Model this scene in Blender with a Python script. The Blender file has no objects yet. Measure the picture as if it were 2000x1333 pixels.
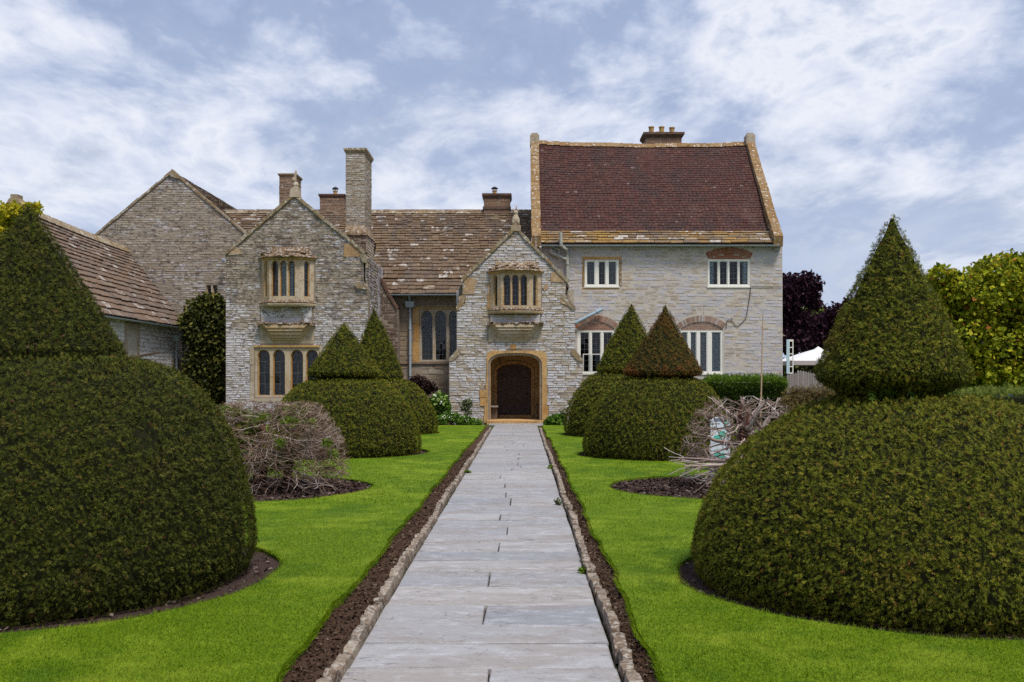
import bpy, math, random
import numpy as np
from mathutils import Vector, Matrix
from mathutils.geometry import tessellate_polygon

random.seed(11)
RNG = np.random.default_rng(7)
S = bpy.context.scene
COL = S.collection
F_PX, VPX, HY, EYE = 1900.0, 1020.0, 742.0, 1.6      # focal length in photo pixels, vanishing point, eye height

# ------------------------------------------------------------------ camera
cd = bpy.data.cameras.new("camera")
cam = bpy.data.objects.new("camera", cd)
COL.objects.link(cam)
cam.location = (0, 0, EYE)
cam.rotation_euler = (math.radians(90), 0, 0)
cd.sensor_width = 36.0
cd.lens = 36.0 * F_PX / 2000.0
cd.shift_x = -(VPX - 1000.0) / 2000.0
cd.shift_y = (HY - 666.5) / 2000.0
cd.clip_start = 0.05
cd.clip_end = 3000.0
S.camera = cam
S.view_settings.view_transform = 'Standard'
S.view_settings.look = 'None'
S.view_settings.gamma = 1.0
S.view_settings.use_curve_mapping = False
S.view_settings.exposure = 1.36
S.render.engine = 'CYCLES'
S.cycles.max_bounces = 6
S.cycles.diffuse_bounces = 3
S.cycles.glossy_bounces = 3
S.cycles.transparent_max_bounces = 12
S.cycles.use_denoising = False

# ------------------------------------------------------------------ node helper
class NT:
    def __init__(s, tree):
        s.t = tree
        s.n = tree.nodes
        s.l = tree.links
    def new(s, typ, **kw):
        nd = s.n.new(typ)
        for k, v in kw.items():
            setattr(nd, k, v)
        return nd
    def put(s, sock, v):
        if v is None:
            return
        if isinstance(v, bpy.types.NodeSocket):
            s.l.new(v, sock)
        elif isinstance(v, (tuple, list)) and sock.type == 'RGBA' and len(v) == 3:
            sock.default_value = (*v, 1.0)
        else:
            sock.default_value = v
    def math(s, op, a, b=None, c=None, clamp=False):
        nd = s.new('ShaderNodeMath', operation=op)
        nd.use_clamp = clamp
        s.put(nd.inputs[0], a); s.put(nd.inputs[1], b); s.put(nd.inputs[2], c)
        return nd.outputs[0]
    def noise(s, vec, scale, detail=4, rough=0.55, dist=0.0):
        nd = s.new('ShaderNodeTexNoise')
        s.put(nd.inputs['Vector'], vec); s.put(nd.inputs['Scale'], scale)
        s.put(nd.inputs['Detail'], detail); s.put(nd.inputs['Roughness'], rough); s.put(nd.inputs['Distortion'], dist)
        return nd.outputs[0]
    def step(s, v, lo, hi):
        nd = s.new('ShaderNodeMapRange', interpolation_type='SMOOTHSTEP')
        s.put(nd.inputs[0], v); s.put(nd.inputs[1], lo); s.put(nd.inputs[2], hi)
        return nd.outputs[0]
    def mix(s, f, a, b, blend='MIX'):
        nd = s.new('ShaderNodeMix', data_type='RGBA', blend_type=blend)
        s.put(nd.inputs[0], f); s.put(nd.inputs[6], a); s.put(nd.inputs[7], b)
        return nd.outputs[2]
    def ramp(s, f, stops):
        nd = s.new('ShaderNodeValToRGB')
        e = nd.color_ramp.elements
        while len(e) < len(stops):
            e.new(0.5)
        for el, (p, c) in zip(e, stops):
            el.position = p
            el.color = (*c, 1.0) if len(c) == 3 else c
        s.put(nd.inputs[0], f)
        return nd.outputs[0]
    def mapping(s, vec, scale=(1, 1, 1), loc=(0, 0, 0)):
        nd = s.new('ShaderNodeMapping')
        s.put(nd.inputs[0], vec); nd.inputs['Scale'].default_value = scale; nd.inputs['Location'].default_value = loc
        return nd.outputs[0]
    def pos(s):
        return s.new('ShaderNodeNewGeometry').outputs['Position']
    def rnd(s):
        oi = s.new('ShaderNodeObjectInfo').outputs['Random']
        at = s.new('ShaderNodeAttribute', attribute_name='tint').outputs['Fac']
        return s.math('FRACT', s.math('ADD', s.math('MULTIPLY', oi, 0.999), at))
    def tint(s):
        return s.new('ShaderNodeAttribute', attribute_name='tint').outputs['Fac']
    def bump(s, h, strength=0.5, dist=0.02):
        nd = s.new('ShaderNodeBump')
        s.put(nd.inputs['Strength'], strength); s.put(nd.inputs['Distance'], dist); s.put(nd.inputs['Height'], h)
        return nd.outputs[0]

# ------------------------------------------------------------------ sky and sun
SUN_EL, SUN_AZ = math.radians(61), math.radians(146)
W = bpy.data.worlds.new("World")
S.world = W
W.use_nodes = True
w = NT(W.node_tree)
w.n.clear()
sky = w.new('ShaderNodeTexSky', sky_type='NISHITA')
sky.sun_disc = False
sky.sun_elevation = SUN_EL
sky.sun_rotation = SUN_AZ
sky.dust_density = 2.0
gen = w.new('ShaderNodeTexCoord').outputs['Generated']
sep = w.new('ShaderNodeSeparateXYZ'); w.put(sep.inputs[0], gen)
den = w.math('ADD', w.math('MAXIMUM', sep.outputs[2], 0.0), 0.22)
cmb = w.new('ShaderNodeCombineXYZ')
w.put(cmb.inputs[0], w.math('DIVIDE', sep.outputs[0], den))
w.put(cmb.inputs[1], w.math('DIVIDE', sep.outputs[1], den))
pl = w.mapping(cmb.outputs[0], (1.0, 0.72, 1), (3.7, 1.9, 0.4))
big = w.noise(pl, 1.45, 6, 0.55, 0.45)
mid = w.noise(w.mapping(pl, (1, 1, 1), (8.3, 2.1, 0)), 4.2, 8, 0.6, 0.3)
fin = w.noise(w.mapping(pl, (1, 1, 1), (1.3, 7.7, 0)), 9.0, 8, 0.65, 0.3)
den1 = w.math('ADD', w.math('ADD', w.math('MULTIPLY', big, 0.52), w.math('MULTIPLY', mid, 0.34)), w.math('MULTIPLY', fin, 0.14))
cl = w.ramp(den1, [(0.37, (4.2, 5.0, 6.9)), (0.415, (3.0, 3.8, 5.7)), (0.45, (3.2, 4.0, 5.9)), (0.485, (4.6, 5.3, 7.0)), (0.522, (6.3, 6.8, 8.1)), (0.56, (7.7, 8.0, 8.8)), (0.588, (5.9, 6.5, 7.8)), (0.63, (3.6, 4.3, 6.1))])
hor = w.step(sep.outputs[2], 0.42, 0.0)
cl2 = w.mix(w.math('MULTIPLY', hor, 0.6), cl, w.mix(w.step(mid, 0.40, 0.60), (5.6, 6.3, 7.9), (8.0, 8.4, 9.0)))
blue = w.mix(0.5, sky.outputs[0], (3.2, 4.3, 7.2))
cover = w.step(w.math('ADD', w.math('MULTIPLY', big, 0.6), w.math('MULTIPLY', fin, 0.4)), 0.34, 0.46)
fincol = w.mix(w.math('ADD', w.math('MULTIPLY', cover, 0.2), 0.8), blue, cl2)
bg = w.new('ShaderNodeBackground')
w.put(bg.inputs[0], fincol)
bg.inputs[1].default_value = 0.0425
wo = w.new('ShaderNodeOutputWorld')
w.l.new(bg.outputs[0], wo.inputs[0])
W.cycles.sampling_method = 'AUTOMATIC'

sl = bpy.data.lights.new("sun", 'SUN')
sl.energy = 1.5
sl.angle = math.radians(14)
sl.color = (1.0, 0.95, 0.87)
sun = bpy.data.objects.new("sun", sl)
COL.objects.link(sun)
sd = Vector((math.sin(SUN_AZ) * math.cos(SUN_EL), math.cos(SUN_AZ) * math.cos(SUN_EL), math.sin(SUN_EL)))
sun.rotation_euler = (-sd).to_track_quat('-Z', 'Y').to_euler()
sun.location = (-10, -10, 30)

# ------------------------------------------------------------------ materials
def new_mat(name):
    m = bpy.data.materials.new(name)
    m.use_nodes = True
    k = NT(m.node_tree)
    b = k.n['Principled BSDF']
    return m, k, b
def rel(k, scale):
    return k.noise(k.pos(), scale, 8, 0.65)

def mat_wall(name, a, b, lime, lime_lo, lime_hi, dark, dark_lo=0.56, dark_hi=0.70, zfade=None, och=None, fine=9.0):
    m, k, bs = new_mat(name)
    p = k.pos()
    st = k.mapping(p, (1, 1, 1.35))
    r = k.rnd()
    big = k.noise(st, 0.55, 5, 0.6)
    med = k.noise(st, 2.6, 7, 0.68)
    fn = k.noise(st, fine, 8, 0.72)
    vf = k.noise(p, 38.0, 5, 0.7)
    c = k.mix(r, a, b)
    c = k.mix(k.math('MULTIPLY', k.step(fn, 0.35, 0.75), 0.55), c, tuple(min(1, x * 1.35) for x in b))
    lm = k.math('ADD', k.math('ADD', k.math('MULTIPLY', big, 0.55), k.math('MULTIPLY', med, 0.30)), k.math('MULTIPLY', fn, 0.25))
    lm = k.math('ADD', lm, k.math('MULTIPLY', k.math('SUBTRACT', r, 0.5), 0.17))
    if zfade:
        s = k.new('ShaderNodeSeparateXYZ'); k.put(s.inputs[0], p)
        zf = k.step(s.outputs[2], zfade[0], zfade[1])
        lm = k.math('SUBTRACT', lm, k.math('MULTIPLY', zf, zfade[2]))
    lf = k.step(lm, lime_lo, lime_hi)
    c = k.mix(k.math('MULTIPLY', lf, 0.88), c, k.mix(vf, lime, tuple(x * 0.72 for x in lime)))
    dm = k.math('ADD', k.math('MULTIPLY', fn, 0.6), k.math('MULTIPLY', med, 0.4))
    if zfade:
        dm = k.math('ADD', dm, k.math('MULTIPLY', zf, zfade[3]))
    c = k.mix(k.math('MULTIPLY', k.step(dm, dark_lo, dark_hi), 0.78), c, dark)
    if och:
        om = k.noise(k.mapping(p, (1, 1, 1), (5, 3, 9)), 1.3, 6, 0.7)
        c = k.mix(k.math('MULTIPLY', k.step(om, 0.565, 0.65), 0.7), c, och)
    # slow drift between cool and warm stretches of wall
    sw = k.noise(k.mapping(p, (1, 1, 1.6), (11, 7, 5)), 0.9, 5, 0.7)
    c = k.mix(k.math('MULTIPLY', k.step(sw, 0.52, 0.66), 0.40), c, tuple(x * 0.62 for x in b))
    wl = k.noise(k.mapping(p, (1, 1, 1), (15, 3, 2)), 14.0, 3, 0.5)
    c = k.mix(k.math('MULTIPLY', k.step(wl, 0.66, 0.71), 0.75), c, (0.62, 0.60, 0.58))
    k.put(bs.inputs['Base Color'], c)
    bs.inputs['Roughness'].default_value = 0.95
    bs.inputs['Specular IOR Level'].default_value = 0.08
    h = k.math('ADD', k.math('MULTIPLY', fn, 0.6), k.math('MULTIPLY', vf, 0.4))
    k.put(bs.inputs['Normal'], k.bump(h, 0.7, 0.035))
    return m

M = {}
M['porch_stone'] = mat_wall('porch_stone', (0.34, 0.285, 0.22), (0.41, 0.36, 0.295), (0.57, 0.555, 0.585), 0.46, 0.56, (0.13, 0.09, 0.06), 0.575, 0.68, (3.5, 8.5, 0.02, 0.01), (0.45, 0.31, 0.15))
M['bay_stone'] = mat_wall('bay_stone', (0.295, 0.24, 0.185), (0.355, 0.305, 0.25), (0.60, 0.58, 0.625), 0.415, 0.525, (0.060, 0.042, 0.033), 0.52, 0.595, (2.6, 5.4, 0.105, 0.06), None, 6.0)
M['range_stone'] = mat_wall('range_stone', (0.27, 0.22, 0.17), (0.335, 0.285, 0.23), (0.50, 0.475, 0.48), 0.48, 0.58, (0.065, 0.047, 0.038), 0.52, 0.605, (3.0, 6.5, 0.06, 0.03), None, 5.0)
M['chapel_stone'] = mat_wall('chapel_stone', (0.50, 0.46, 0.42), (0.60, 0.56, 0.52), (0.80, 0.79, 0.84), 0.40, 0.50, (0.16, 0.12, 0.10), 0.64, 0.76)
M['wing_stone'] = mat_wall('wing_stone', (0.345, 0.285, 0.23), (0.395, 0.335, 0.28), (0.50, 0.485, 0.54), 0.47, 0.575, (0.20, 0.15, 0.11), 0.59, 0.71, None, (0.43, 0.34, 0.23))
M['hall_stone'] = mat_wall('hall_stone', (0.20, 0.14, 0.095), (0.29, 0.22, 0.155), (0.38, 0.33, 0.27), 0.56, 0.68, (0.06, 0.04, 0.03), 0.53, 0.64)
M['stained_stone'] = mat_wall('stained_stone', (0.085, 0.055, 0.042), (0.13, 0.09, 0.068), (0.24, 0.19, 0.16), 0.60, 0.72, (0.03, 0.02, 0.018), 0.52, 0.64)
M['chimney_stone'] = mat_wall('chimney_stone', (0.25, 0.195, 0.14), (0.34, 0.285, 0.22), (0.46, 0.43, 0.39), 0.54, 0.64, (0.09, 0.065, 0.05), 0.53, 0.64)
M['brown_stone'] = mat_wall('brown_stone', (0.16, 0.095, 0.062), (0.22, 0.145, 0.10), (0.33, 0.26, 0.21), 0.60, 0.70, (0.07, 0.045, 0.035), 0.56, 0.68)

def mat_dressed(name, a, b, stain, lich=0.62, ls=9.0, white=(0.54, 0.52, 0.48)):
    m, k, bs = new_mat(name)
    p = k.pos()
    r = k.rnd()
    n1 = k.noise(p, 1.7, 6, 0.62)
    n2 = k.noise(p, 11.0, 8, 0.7)
    c = k.mix(k.step(k.math('ADD', k.math('MULTIPLY', n1, 0.75), k.math('MULTIPLY', r, 0.25)), 0.32, 0.66), a, b)
    c = k.mix(k.math('MULTIPLY', k.step(k.math('ADD', k.math('MULTIPLY', n2, 0.65), k.math('MULTIPLY', k.noise(p, 2.6, 5, 0.6), 0.35)), 0.47, 0.63), 0.8), c, stain)
    n3 = k.noise(k.mapping(p, (1, 1, 1), (4, 4, 4)), ls, 5, 0.6)
    c = k.mix(k.math('MULTIPLY', k.step(n3, lich, lich + (0.06 if ls < 20 else 0.16)), 0.8), c, white)
    k.put(bs.inputs['Base Color'], c)
    bs.inputs['Roughness'].default_value = 0.9
    bs.inputs['Specular IOR Level'].default_value = 0.1
    k.put(bs.inputs['Normal'], k.bump(k.math('ADD', n2, k.math('MULTIPLY', k.noise(p, 45, 4, 0.6), 0.4)), 0.45, 0.02))
    return m
M['ochre'] = mat_dressed('ochre_stone', (0.42, 0.22, 0.068), (0.49, 0.32, 0.145), (0.22, 0.13, 0.06), 0.68)
M['tan'] = mat_dressed('tan_stone', (0.34, 0.205, 0.095), (0.40, 0.295, 0.19), (0.20, 0.13, 0.08), 0.60)
M['buff'] = mat_dressed('buff_stone', (0.41, 0.295, 0.165), (0.45, 0.375, 0.285), (0.25, 0.165, 0.095), 0.64)
M['pale'] = mat_dressed('pale_stone', (0.36, 0.28, 0.19), (0.41, 0.35, 0.275), (0.23, 0.165, 0.11), 0.62)
M['coping'] = mat_dressed('coping_stone', (0.24, 0.165, 0.085), (0.30, 0.25, 0.18), (0.11, 0.08, 0.055), 0.57)
M['ledge'] = mat_dressed('lichen_ledge', (0.16, 0.10, 0.055), (0.23, 0.155, 0.09), (0.07, 0.045, 0.03), 0.53, 14.0, (0.44, 0.41, 0.38))
M['wing_coping'] = mat_dressed('wing_coping', (0.225, 0.135, 0.058), (0.28, 0.185, 0.095), (0.11, 0.068, 0.04), 0.575)
M['porch_inside'] = mat_dressed('porch_inside', (0.52, 0.29, 0.10), (0.58, 0.37, 0.17), (0.17, 0.10, 0.05), 0.9)
M['old_dark'] = mat_dressed('sooted_stone', (0.115, 0.065, 0.045), (0.15, 0.10, 0.075), (0.05, 0.035, 0.03), 0.66)

def mat_slate(name, cols, lichen, lic_lo, white, wh_lo, scale=6.0):
    m, k, bs = new_mat(name)
    p = k.pos()
    r = k.rnd()
    r2 = k.math('FRACT', k.math('MULTIPLY', r, 17.31))
    c = k.ramp(r, [(i / (len(cols) - 1), x) for i, x in enumerate(cols)])
    n = k.noise(p, scale, 7, 0.7)
    n2 = k.noise(p, scale * 4, 5, 0.6)
    big = k.noise(p, 0.7, 4, 0.5)
    c = k.mix(k.math('MULTIPLY', k.step(n, 0.4, 0.75), 0.5), c, tuple(x * 0.5 for x in cols[0]))
    c = k.mix(k.math('MULTIPLY', k.step(k.math('ADD', k.math('MULTIPLY', n2, 0.5), k.math('MULTIPLY', big, 0.5)), lic_lo, lic_lo + 0.08), 0.7), c, lichen)
    bl = k.noise(k.mapping(p, (1, 1, 1), (2, 5, 7)), 5.0, 3, 0.5)
    wm = k.math('ADD', k.math('MULTIPLY', bl, 0.5), k.math('MULTIPLY', r2, 0.5))
    c = k.mix(k.math('MULTIPLY', k.step(wm, wh_lo - 0.09, wh_lo - 0.06), k.step(n2, 0.36, 0.50)), c, white)
    wp = k.noise(k.mapping(p, (1.6, 1, .5), (4, 1, 8)), 0.9, 6, 0.65)
    c = k.mix(k.math('MULTIPLY', k.step(wp, 0.47, 0.62), 0.45), c, tuple(sum(cols[1]) / 3 * x for x in (0.72, 0.62, 0.60)))
    sp = k.noise(k.mapping(p, (1, 1, 1), (3, 9, 1)), 16.0, 2, 0.5)
    c = k.mix(k.math('MULTIPLY', k.step(sp, 0.67, 0.71), 0.8), c, white)
    k.put(bs.inputs['Base Color'], c)
    bs.inputs['Roughness'].default_value = 0.9
    bs.inputs['Specular IOR Level'].default_value = 0.2
    k.put(bs.inputs['Normal'], k.bump(k.math('ADD', n, n2), 0.5, 0.02))
    return m
M['hall_slate'] = mat_slate('hall_slate', [(0.115, 0.072, 0.045), (0.15, 0.098, 0.062), (0.185, 0.125, 0.08), (0.14, 0.10, 0.072), (0.20, 0.145, 0.098)], (0.23, 0.165, 0.065), 0.57, (0.46, 0.42, 0.38), 0.795)
M['wing_slate'] = mat_slate('wing_slate', [(0.22, 0.125, 0.045), (0.27, 0.165, 0.06), (0.30, 0.185, 0.07), (0.15, 0.105, 0.07), (0.32, 0.24, 0.15)], (0.40, 0.25, 0.06), 0.55, (0.50, 0.45, 0.40), 0.76)
M['chapel_slate'] = mat_slate('chapel_slate', [(0.165, 0.108, 0.076), (0.20, 0.135, 0.096), (0.18, 0.125, 0.095), (0.15, 0.11, 0.085), (0.23, 0.17, 0.13)], (0.20, 0.15, 0.075), 0.62, (0.44, 0.40, 0.37), 0.80)
M['red_tile'] = mat_slate('red_tile', [(0.062, 0.026, 0.023), (0.086, 0.035, 0.029), (0.070, 0.035, 0.032), (0.102, 0.045, 0.034), (0.056, 0.031, 0.030)], (0.14, 0.085, 0.07), 0.56, (0.22, 0.165, 0.15), 0.865, 9.0)

def mat_plain(name, c, rough=0.6, spec=0.3, var=0.25, scale=12.0, metal=0.0, bumps=0.15, perobj=0.0):
    m, k, bs = new_mat(name)
    p = k.pos()
    n = k.noise(p, scale, 6, 0.65)
    col = k.mix(k.math('MULTIPLY', k.step(n, 0.35, 0.7), var), c, tuple(x * 0.45 for x in c))
    if perobj:
        col = k.mix(k.math('MULTIPLY', k.rnd(), perobj), col, tuple(x * 0.5 for x in c))
    k.put(bs.inputs['Base Color'], col)
    bs.inputs['Roughness'].default_value = rough
    bs.inputs['Specular IOR Level'].default_value = spec
    bs.inputs['Metallic'].default_value = metal
    if bumps:
        k.put(bs.inputs['Normal'], k.bump(n, bumps, 0.02))
    return m
M['white_paint'] = mat_plain('white_paint', (0.76, 0.74, 0.68), 0.5, 0.4, 0.15, 20)
M['lead_pipe'] = mat_plain('lead_pipe', (0.33, 0.38, 0.42), 0.55, 0.4, 0.3, 9)
M['blue_pipe'] = mat_plain('blue_pipe', (0.34, 0.43, 0.52), 0.5, 0.4, 0.3, 9)
M['grey_pipe'] = mat_plain('grey_pipe', (0.36, 0.36, 0.32), 0.6, 0.35, 0.4, 9)
M['lead'] = mat_plain('window_lead', (0.085, 0.085, 0.09), 0.6, 0.4, 0.2, 20)
M['room'] = mat_plain('dim_room', (0.035, 0.026, 0.024), 0.9, 0.1, 0.3, 3, 0, 0)
M['curtain'] = mat_plain('curtain_cloth', (0.62, 0.72, 0.76), 0.9, 0.1, 0.3, 6)
M['curtain_white'] = mat_plain('pale_curtain_cloth', (0.62, 0.64, 0.68), 0.9, 0.1, 0.3, 6)
M['blind'] = mat_plain('blind_cloth', (0.26, 0.25, 0.27), 0.9, 0.1, 0.2, 6)
M['brick'] = mat_plain('red_brick', (0.34, 0.135, 0.075), 0.9, 0.2, 0.4, 8, 0, 0.4, 0.35)
M['rose_brick'] = mat_plain('rose_brick', (0.36, 0.20, 0.145), 0.9, 0.2, 0.4, 8, 0, 0.4, 0.4)
M['pink_brick'] = mat_plain('faded_brick', (0.36, 0.235, 0.185), 0.9, 0.2, 0.45, 8, 0, 0.4, 0.5)
M['mortar'] = mat_plain('lime_mortar', (0.50, 0.45, 0.40), 0.95, 0.1, 0.3, 5, 0, 0.3)
M['joint_sand'] = mat_plain('joint_sand', (0.075, 0.062, 0.05), 0.95, 0.1, 0.5, 4, 0, 0.3)
M['dark_mortar'] = mat_plain('dark_mortar', (0.27, 0.22, 0.175), 0.95, 0.1, 0.5, 4, 0, 0.3)
M['clay_pot'] = mat_plain('clay_pot', (0.42, 0.26, 0.10), 0.85, 0.2, 0.4, 7, 0, 0.2, 0.3)
M['iron'] = mat_plain('black_iron', (0.02, 0.02, 0.022), 0.5, 0.4, 0.2)
M['flood'] = mat_plain('floodlight_body', (0.30, 0.30, 0.30), 0.5, 0.4, 0.1)
M['canvas'] = mat_plain('parasol_canvas', (0.74, 0.72, 0.75), 0.85, 0.2, 0.08, 3)
M['valance'] = mat_plain('parasol_valance', (0.42, 0.37, 0.36), 0.85, 0.2, 0.1, 3)
M['fence_wood'] = mat_plain('fence_wood', (0.30, 0.26, 0.24), 0.9, 0.2, 0.4, 12, 0, 0.3, 0.5)
M['bamboo'] = mat_plain('bamboo', (0.44, 0.30, 0.20), 0.6, 0.3, 0.3, 15)
M['pale_blue'] = mat_plain('pale_blue_paint', (0.42, 0.58, 0.66), 0.5, 0.4, 0.15)
M['teal'] = mat_plain('turquoise_print', (0.10, 0.50, 0.38), 0.5, 0.3, 0.15, 5)
M['sign_white'] = mat_plain('panel_white', (0.66, 0.74, 0.80), 0.5, 0.3, 0.1, 5)
M['sign_grey'] = mat_plain('panel_grey', (0.20, 0.22, 0.26), 0.5, 0.3, 0.1, 5)
M['tarp'] = mat_plain('blue_sheet', (0.03, 0.07, 0.25), 0.5, 0.4, 0.2, 9)
M['petal_green'] = mat_plain('pale_green_petal', (0.32, 0.42, 0.13), 0.8, 0.2, 0.3, 30, 0, 0)
M['petal'] = mat_plain('white_petal', (0.66, 0.69, 0.56), 0.8, 0.2, 0.15, 30, 0, 0)
M['bark'] = mat_plain('bark', (0.085, 0.060, 0.045), 0.95, 0.1, 0.6, 14, 0, 0.6)
M['stump'] = mat_plain('stump_wood', (0.115, 0.052, 0.042), 0.95, 0.1, 0.6, 10, 0, 0.8)
M['bench_wood'] = mat_plain('bench_wood', (0.12, 0.085, 0.06), 0.75, 0.25, 0.5, 8, 0, 0.2)

def mat_door():
    m, k, bs = new_mat('oak_door')
    p = k.pos()
    g = k.noise(k.mapping(p, (22, 22, 1.2)), 2.0, 6, 0.65)
    n = k.noise(p, 4.5, 6, 0.7)
    c = k.mix(g, (0.055, 0.030, 0.027), (0.13, 0.080, 0.070))
    c = k.mix(k.math('MULTIPLY', k.step(n, 0.52, 0.66), 0.5), c, (0.19, 0.145, 0.135))
    k.put(bs.inputs['Base Color'], c)
    bs.inputs['Roughness'].default_value = 0.7
    k.put(bs.inputs['Normal'], k.bump(g, 0.4, 0.01))
    return m
M['door'] = mat_door()

def mat_glass():
    m, k, bs = new_mat('window_glass')
    k.n.remove(bs)
    tr = k.new('ShaderNodeBsdfTransparent'); tr.inputs[0].default_value = (0.80, 0.84, 0.86, 1)
    gl = k.new('ShaderNodeBsdfGlossy'); gl.inputs['Roughness'].default_value = 0.06
    fr = k.new('ShaderNodeFresnel'); fr.inputs[0].default_value = 1.40
    mx = k.new('ShaderNodeMixShader')
    k.l.new(fr.outputs[0], mx.inputs[0]); k.l.new(tr.outputs[0], mx.inputs[1]); k.l.new(gl.outputs[0], mx.inputs[2])
    k.l.new(mx.outputs[0], k.n['Material Output'].inputs[0])
    return m
M['glass'] = mat_glass()

def mat_leaf(name, stops, patch=None, patch_lo=0.58, rough=0.7, trans=0.15, pscale=0.9, spec=0.07):
    m, k, bs = new_mat(name)
    c = k.ramp(k.tint(), stops)
    if patch:
        n = k.noise(k.pos(), pscale, 5, 0.65)
        c = k.mix(k.math('MULTIPLY', k.step(n, patch_lo, patch_lo + 0.14), 0.65), c, patch)
    k.put(bs.inputs['Base Color'], c)
    bs.inputs['Roughness'].default_value = rough
    bs.inputs['Specular IOR Level'].default_value = spec
    if trans:
        tl = k.new('ShaderNodeBsdfTranslucent'); k.put(tl.inputs[0], c)
        mx = k.new('ShaderNodeMixShader'); mx.inputs[0].default_value = trans
        k.l.new(bs.outputs[0], mx.inputs[1]); k.l.new(tl.outputs[0], mx.inputs[2])
        k.l.new(mx.outputs[0], k.n['Material Output'].inputs[0])
    return m
YEW = [(0.0, (0.020, 0.024, 0.005)), (0.25, (0.052, 0.061, 0.008)), (0.5, (0.100, 0.115, 0.011)), (0.72, (0.165, 0.172, 0.015)), (0.88, (0.235, 0.205, 0.024)), (0.96, (0.19, 0.095, 0.022)), (1.0, (0.22, 0.07, 0.03))]
M['yew'] = mat_leaf('yew_foliage', YEW, (0.13, 0.090, 0.018), 0.57, 0.6, 0.12, 1.1)
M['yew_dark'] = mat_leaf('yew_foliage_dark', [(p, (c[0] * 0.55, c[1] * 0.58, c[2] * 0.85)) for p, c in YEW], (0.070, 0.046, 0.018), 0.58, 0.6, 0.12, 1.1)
M['yew_brown'] = mat_leaf('yew_foliage_browning', [(0.0, (0.020, 0.018, 0.008)), (0.3, (0.065, 0.062, 0.013)), (0.6, (0.110, 0.088, 0.018)), (0.85, (0.18, 0.080, 0.022)), (1.0, (0.24, 0.07, 0.025))], (0.20, 0.060, 0.018), 0.49, 0.65, 0.12, 1.2)
M['yew_twig'] = mat_plain('painted_core_shade', (0.017, 0.018, 0.008), 0.95, 0.05, 0.5, 16, 0, 0.5)  # near-black green: shade deep inside the foliage put into the colour
M['sprout'] = mat_leaf('yew_sprout', [(0, (0.05, 0.09, 0.012)), (0.5, (0.12, 0.19, 0.02)), (1, (0.20, 0.24, 0.03))])
M['lime'] = mat_leaf('lime_leaf', [(0, (0.045, 0.07, 0.008)), (0.3, (0.13, 0.165, 0.010)), (0.6, (0.29, 0.31, 0.015)), (0.93, (0.45, 0.41, 0.025)), (0.98, (0.42, 0.25, 0.03)), (1, (0.36, 0.12, 0.03))], None, 0.5, 0.5, 0.3)
M['golden'] = mat_leaf('golden_leaf', [(0, (0.10, 0.14, 0.012)), (0.5, (0.36, 0.34, 0.02)), (1, (0.55, 0.43, 0.03))], None, 0.5, 0.5, 0.3)
M['purple'] = mat_leaf('copper_leaf', [(0, (0.014, 0.006, 0.010)), (0.5, (0.032, 0.012, 0.022)), (1, (0.070, 0.030, 0.045))], None, 0.5, 0.55, 0.15)
M['climber'] = mat_leaf('climber_leaf', [(0, (0.012, 0.015, 0.007)), (0.5, (0.040, 0.050, 0.013)), (0.8, (0.11, 0.11, 0.024)), (1, (0.20, 0.18, 0.04))], None, 0.5, 0.5, 0.15)
M['green_leaf'] = mat_leaf('fresh_leaf', [(0, (0.03, 0.07, 0.012)), (0.5, (0.08, 0.16, 0.02)), (1, (0.16, 0.27, 0.035))], None, 0.5, 0.5, 0.2)
M['dark_leaf'] = mat_leaf('dark_red_leaf', [(0, (0.018, 0.010, 0.012)), (0.6, (0.045, 0.022, 0.024)), (1, (0.07, 0.05, 0.03))], None, 0.5, 0.5, 0.15)
M['hedge_leaf'] = mat_leaf('hedge_leaf', [(0, (0.02, 0.035, 0.008)), (0.5, (0.055, 0.095, 0.012)), (1, (0.14, 0.23, 0.02))], None, 0.5, 0.55, 0.2)
M['box_leaf'] = mat_leaf('box_leaf', [(0, (0.06, 0.08, 0.015)), (0.5, (0.13, 0.17, 0.03)), (1, (0.22, 0.25, 0.05))], None, 0.5, 0.55, 0.2)
M['brown_leaf'] = mat_leaf('brown_leaf', [(0, (0.07, 0.05, 0.025)), (0.5, (0.14, 0.10, 0.04)), (1, (0.20, 0.15, 0.05))], None, 0.5, 0.6, 0.2)
M['olive_leaf'] = mat_leaf('olive_leaf', [(0, (0.05, 0.06, 0.03)), (0.5, (0.12, 0.14, 0.07)), (1, (0.20, 0.22, 0.12))], None, 0.5, 0.6, 0.2)
def deep_patches(m, c2):
    k = NT(m.node_tree)
    bs = k.n['Principled BSDF']
    src = bs.inputs['Base Color'].links[0].from_socket
    p = k.pos()
    n = k.math('ADD', k.math('MULTIPLY', k.noise(p, 1.7, 6, 0.7), 0.6), k.math('MULTIPLY', k.noise(p, 0.35, 4, 0.6), 0.4))
    k.put(bs.inputs['Base Color'], k.mix(k.math('MULTIPLY', k.step(n, 0.49, 0.58), 0.6), src, c2))
M['blade'] = mat_leaf('grass_blade', [(0, (0.058, 0.108, 0.003)), (0.5, (0.120, 0.202, 0.004)), (0.85, (0.190, 0.260, 0.008)), (1, (0.27, 0.275, 0.04))], (0.28, 0.30, 0.03), 0.50, 0.55, 0.25, 0.75)

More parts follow.
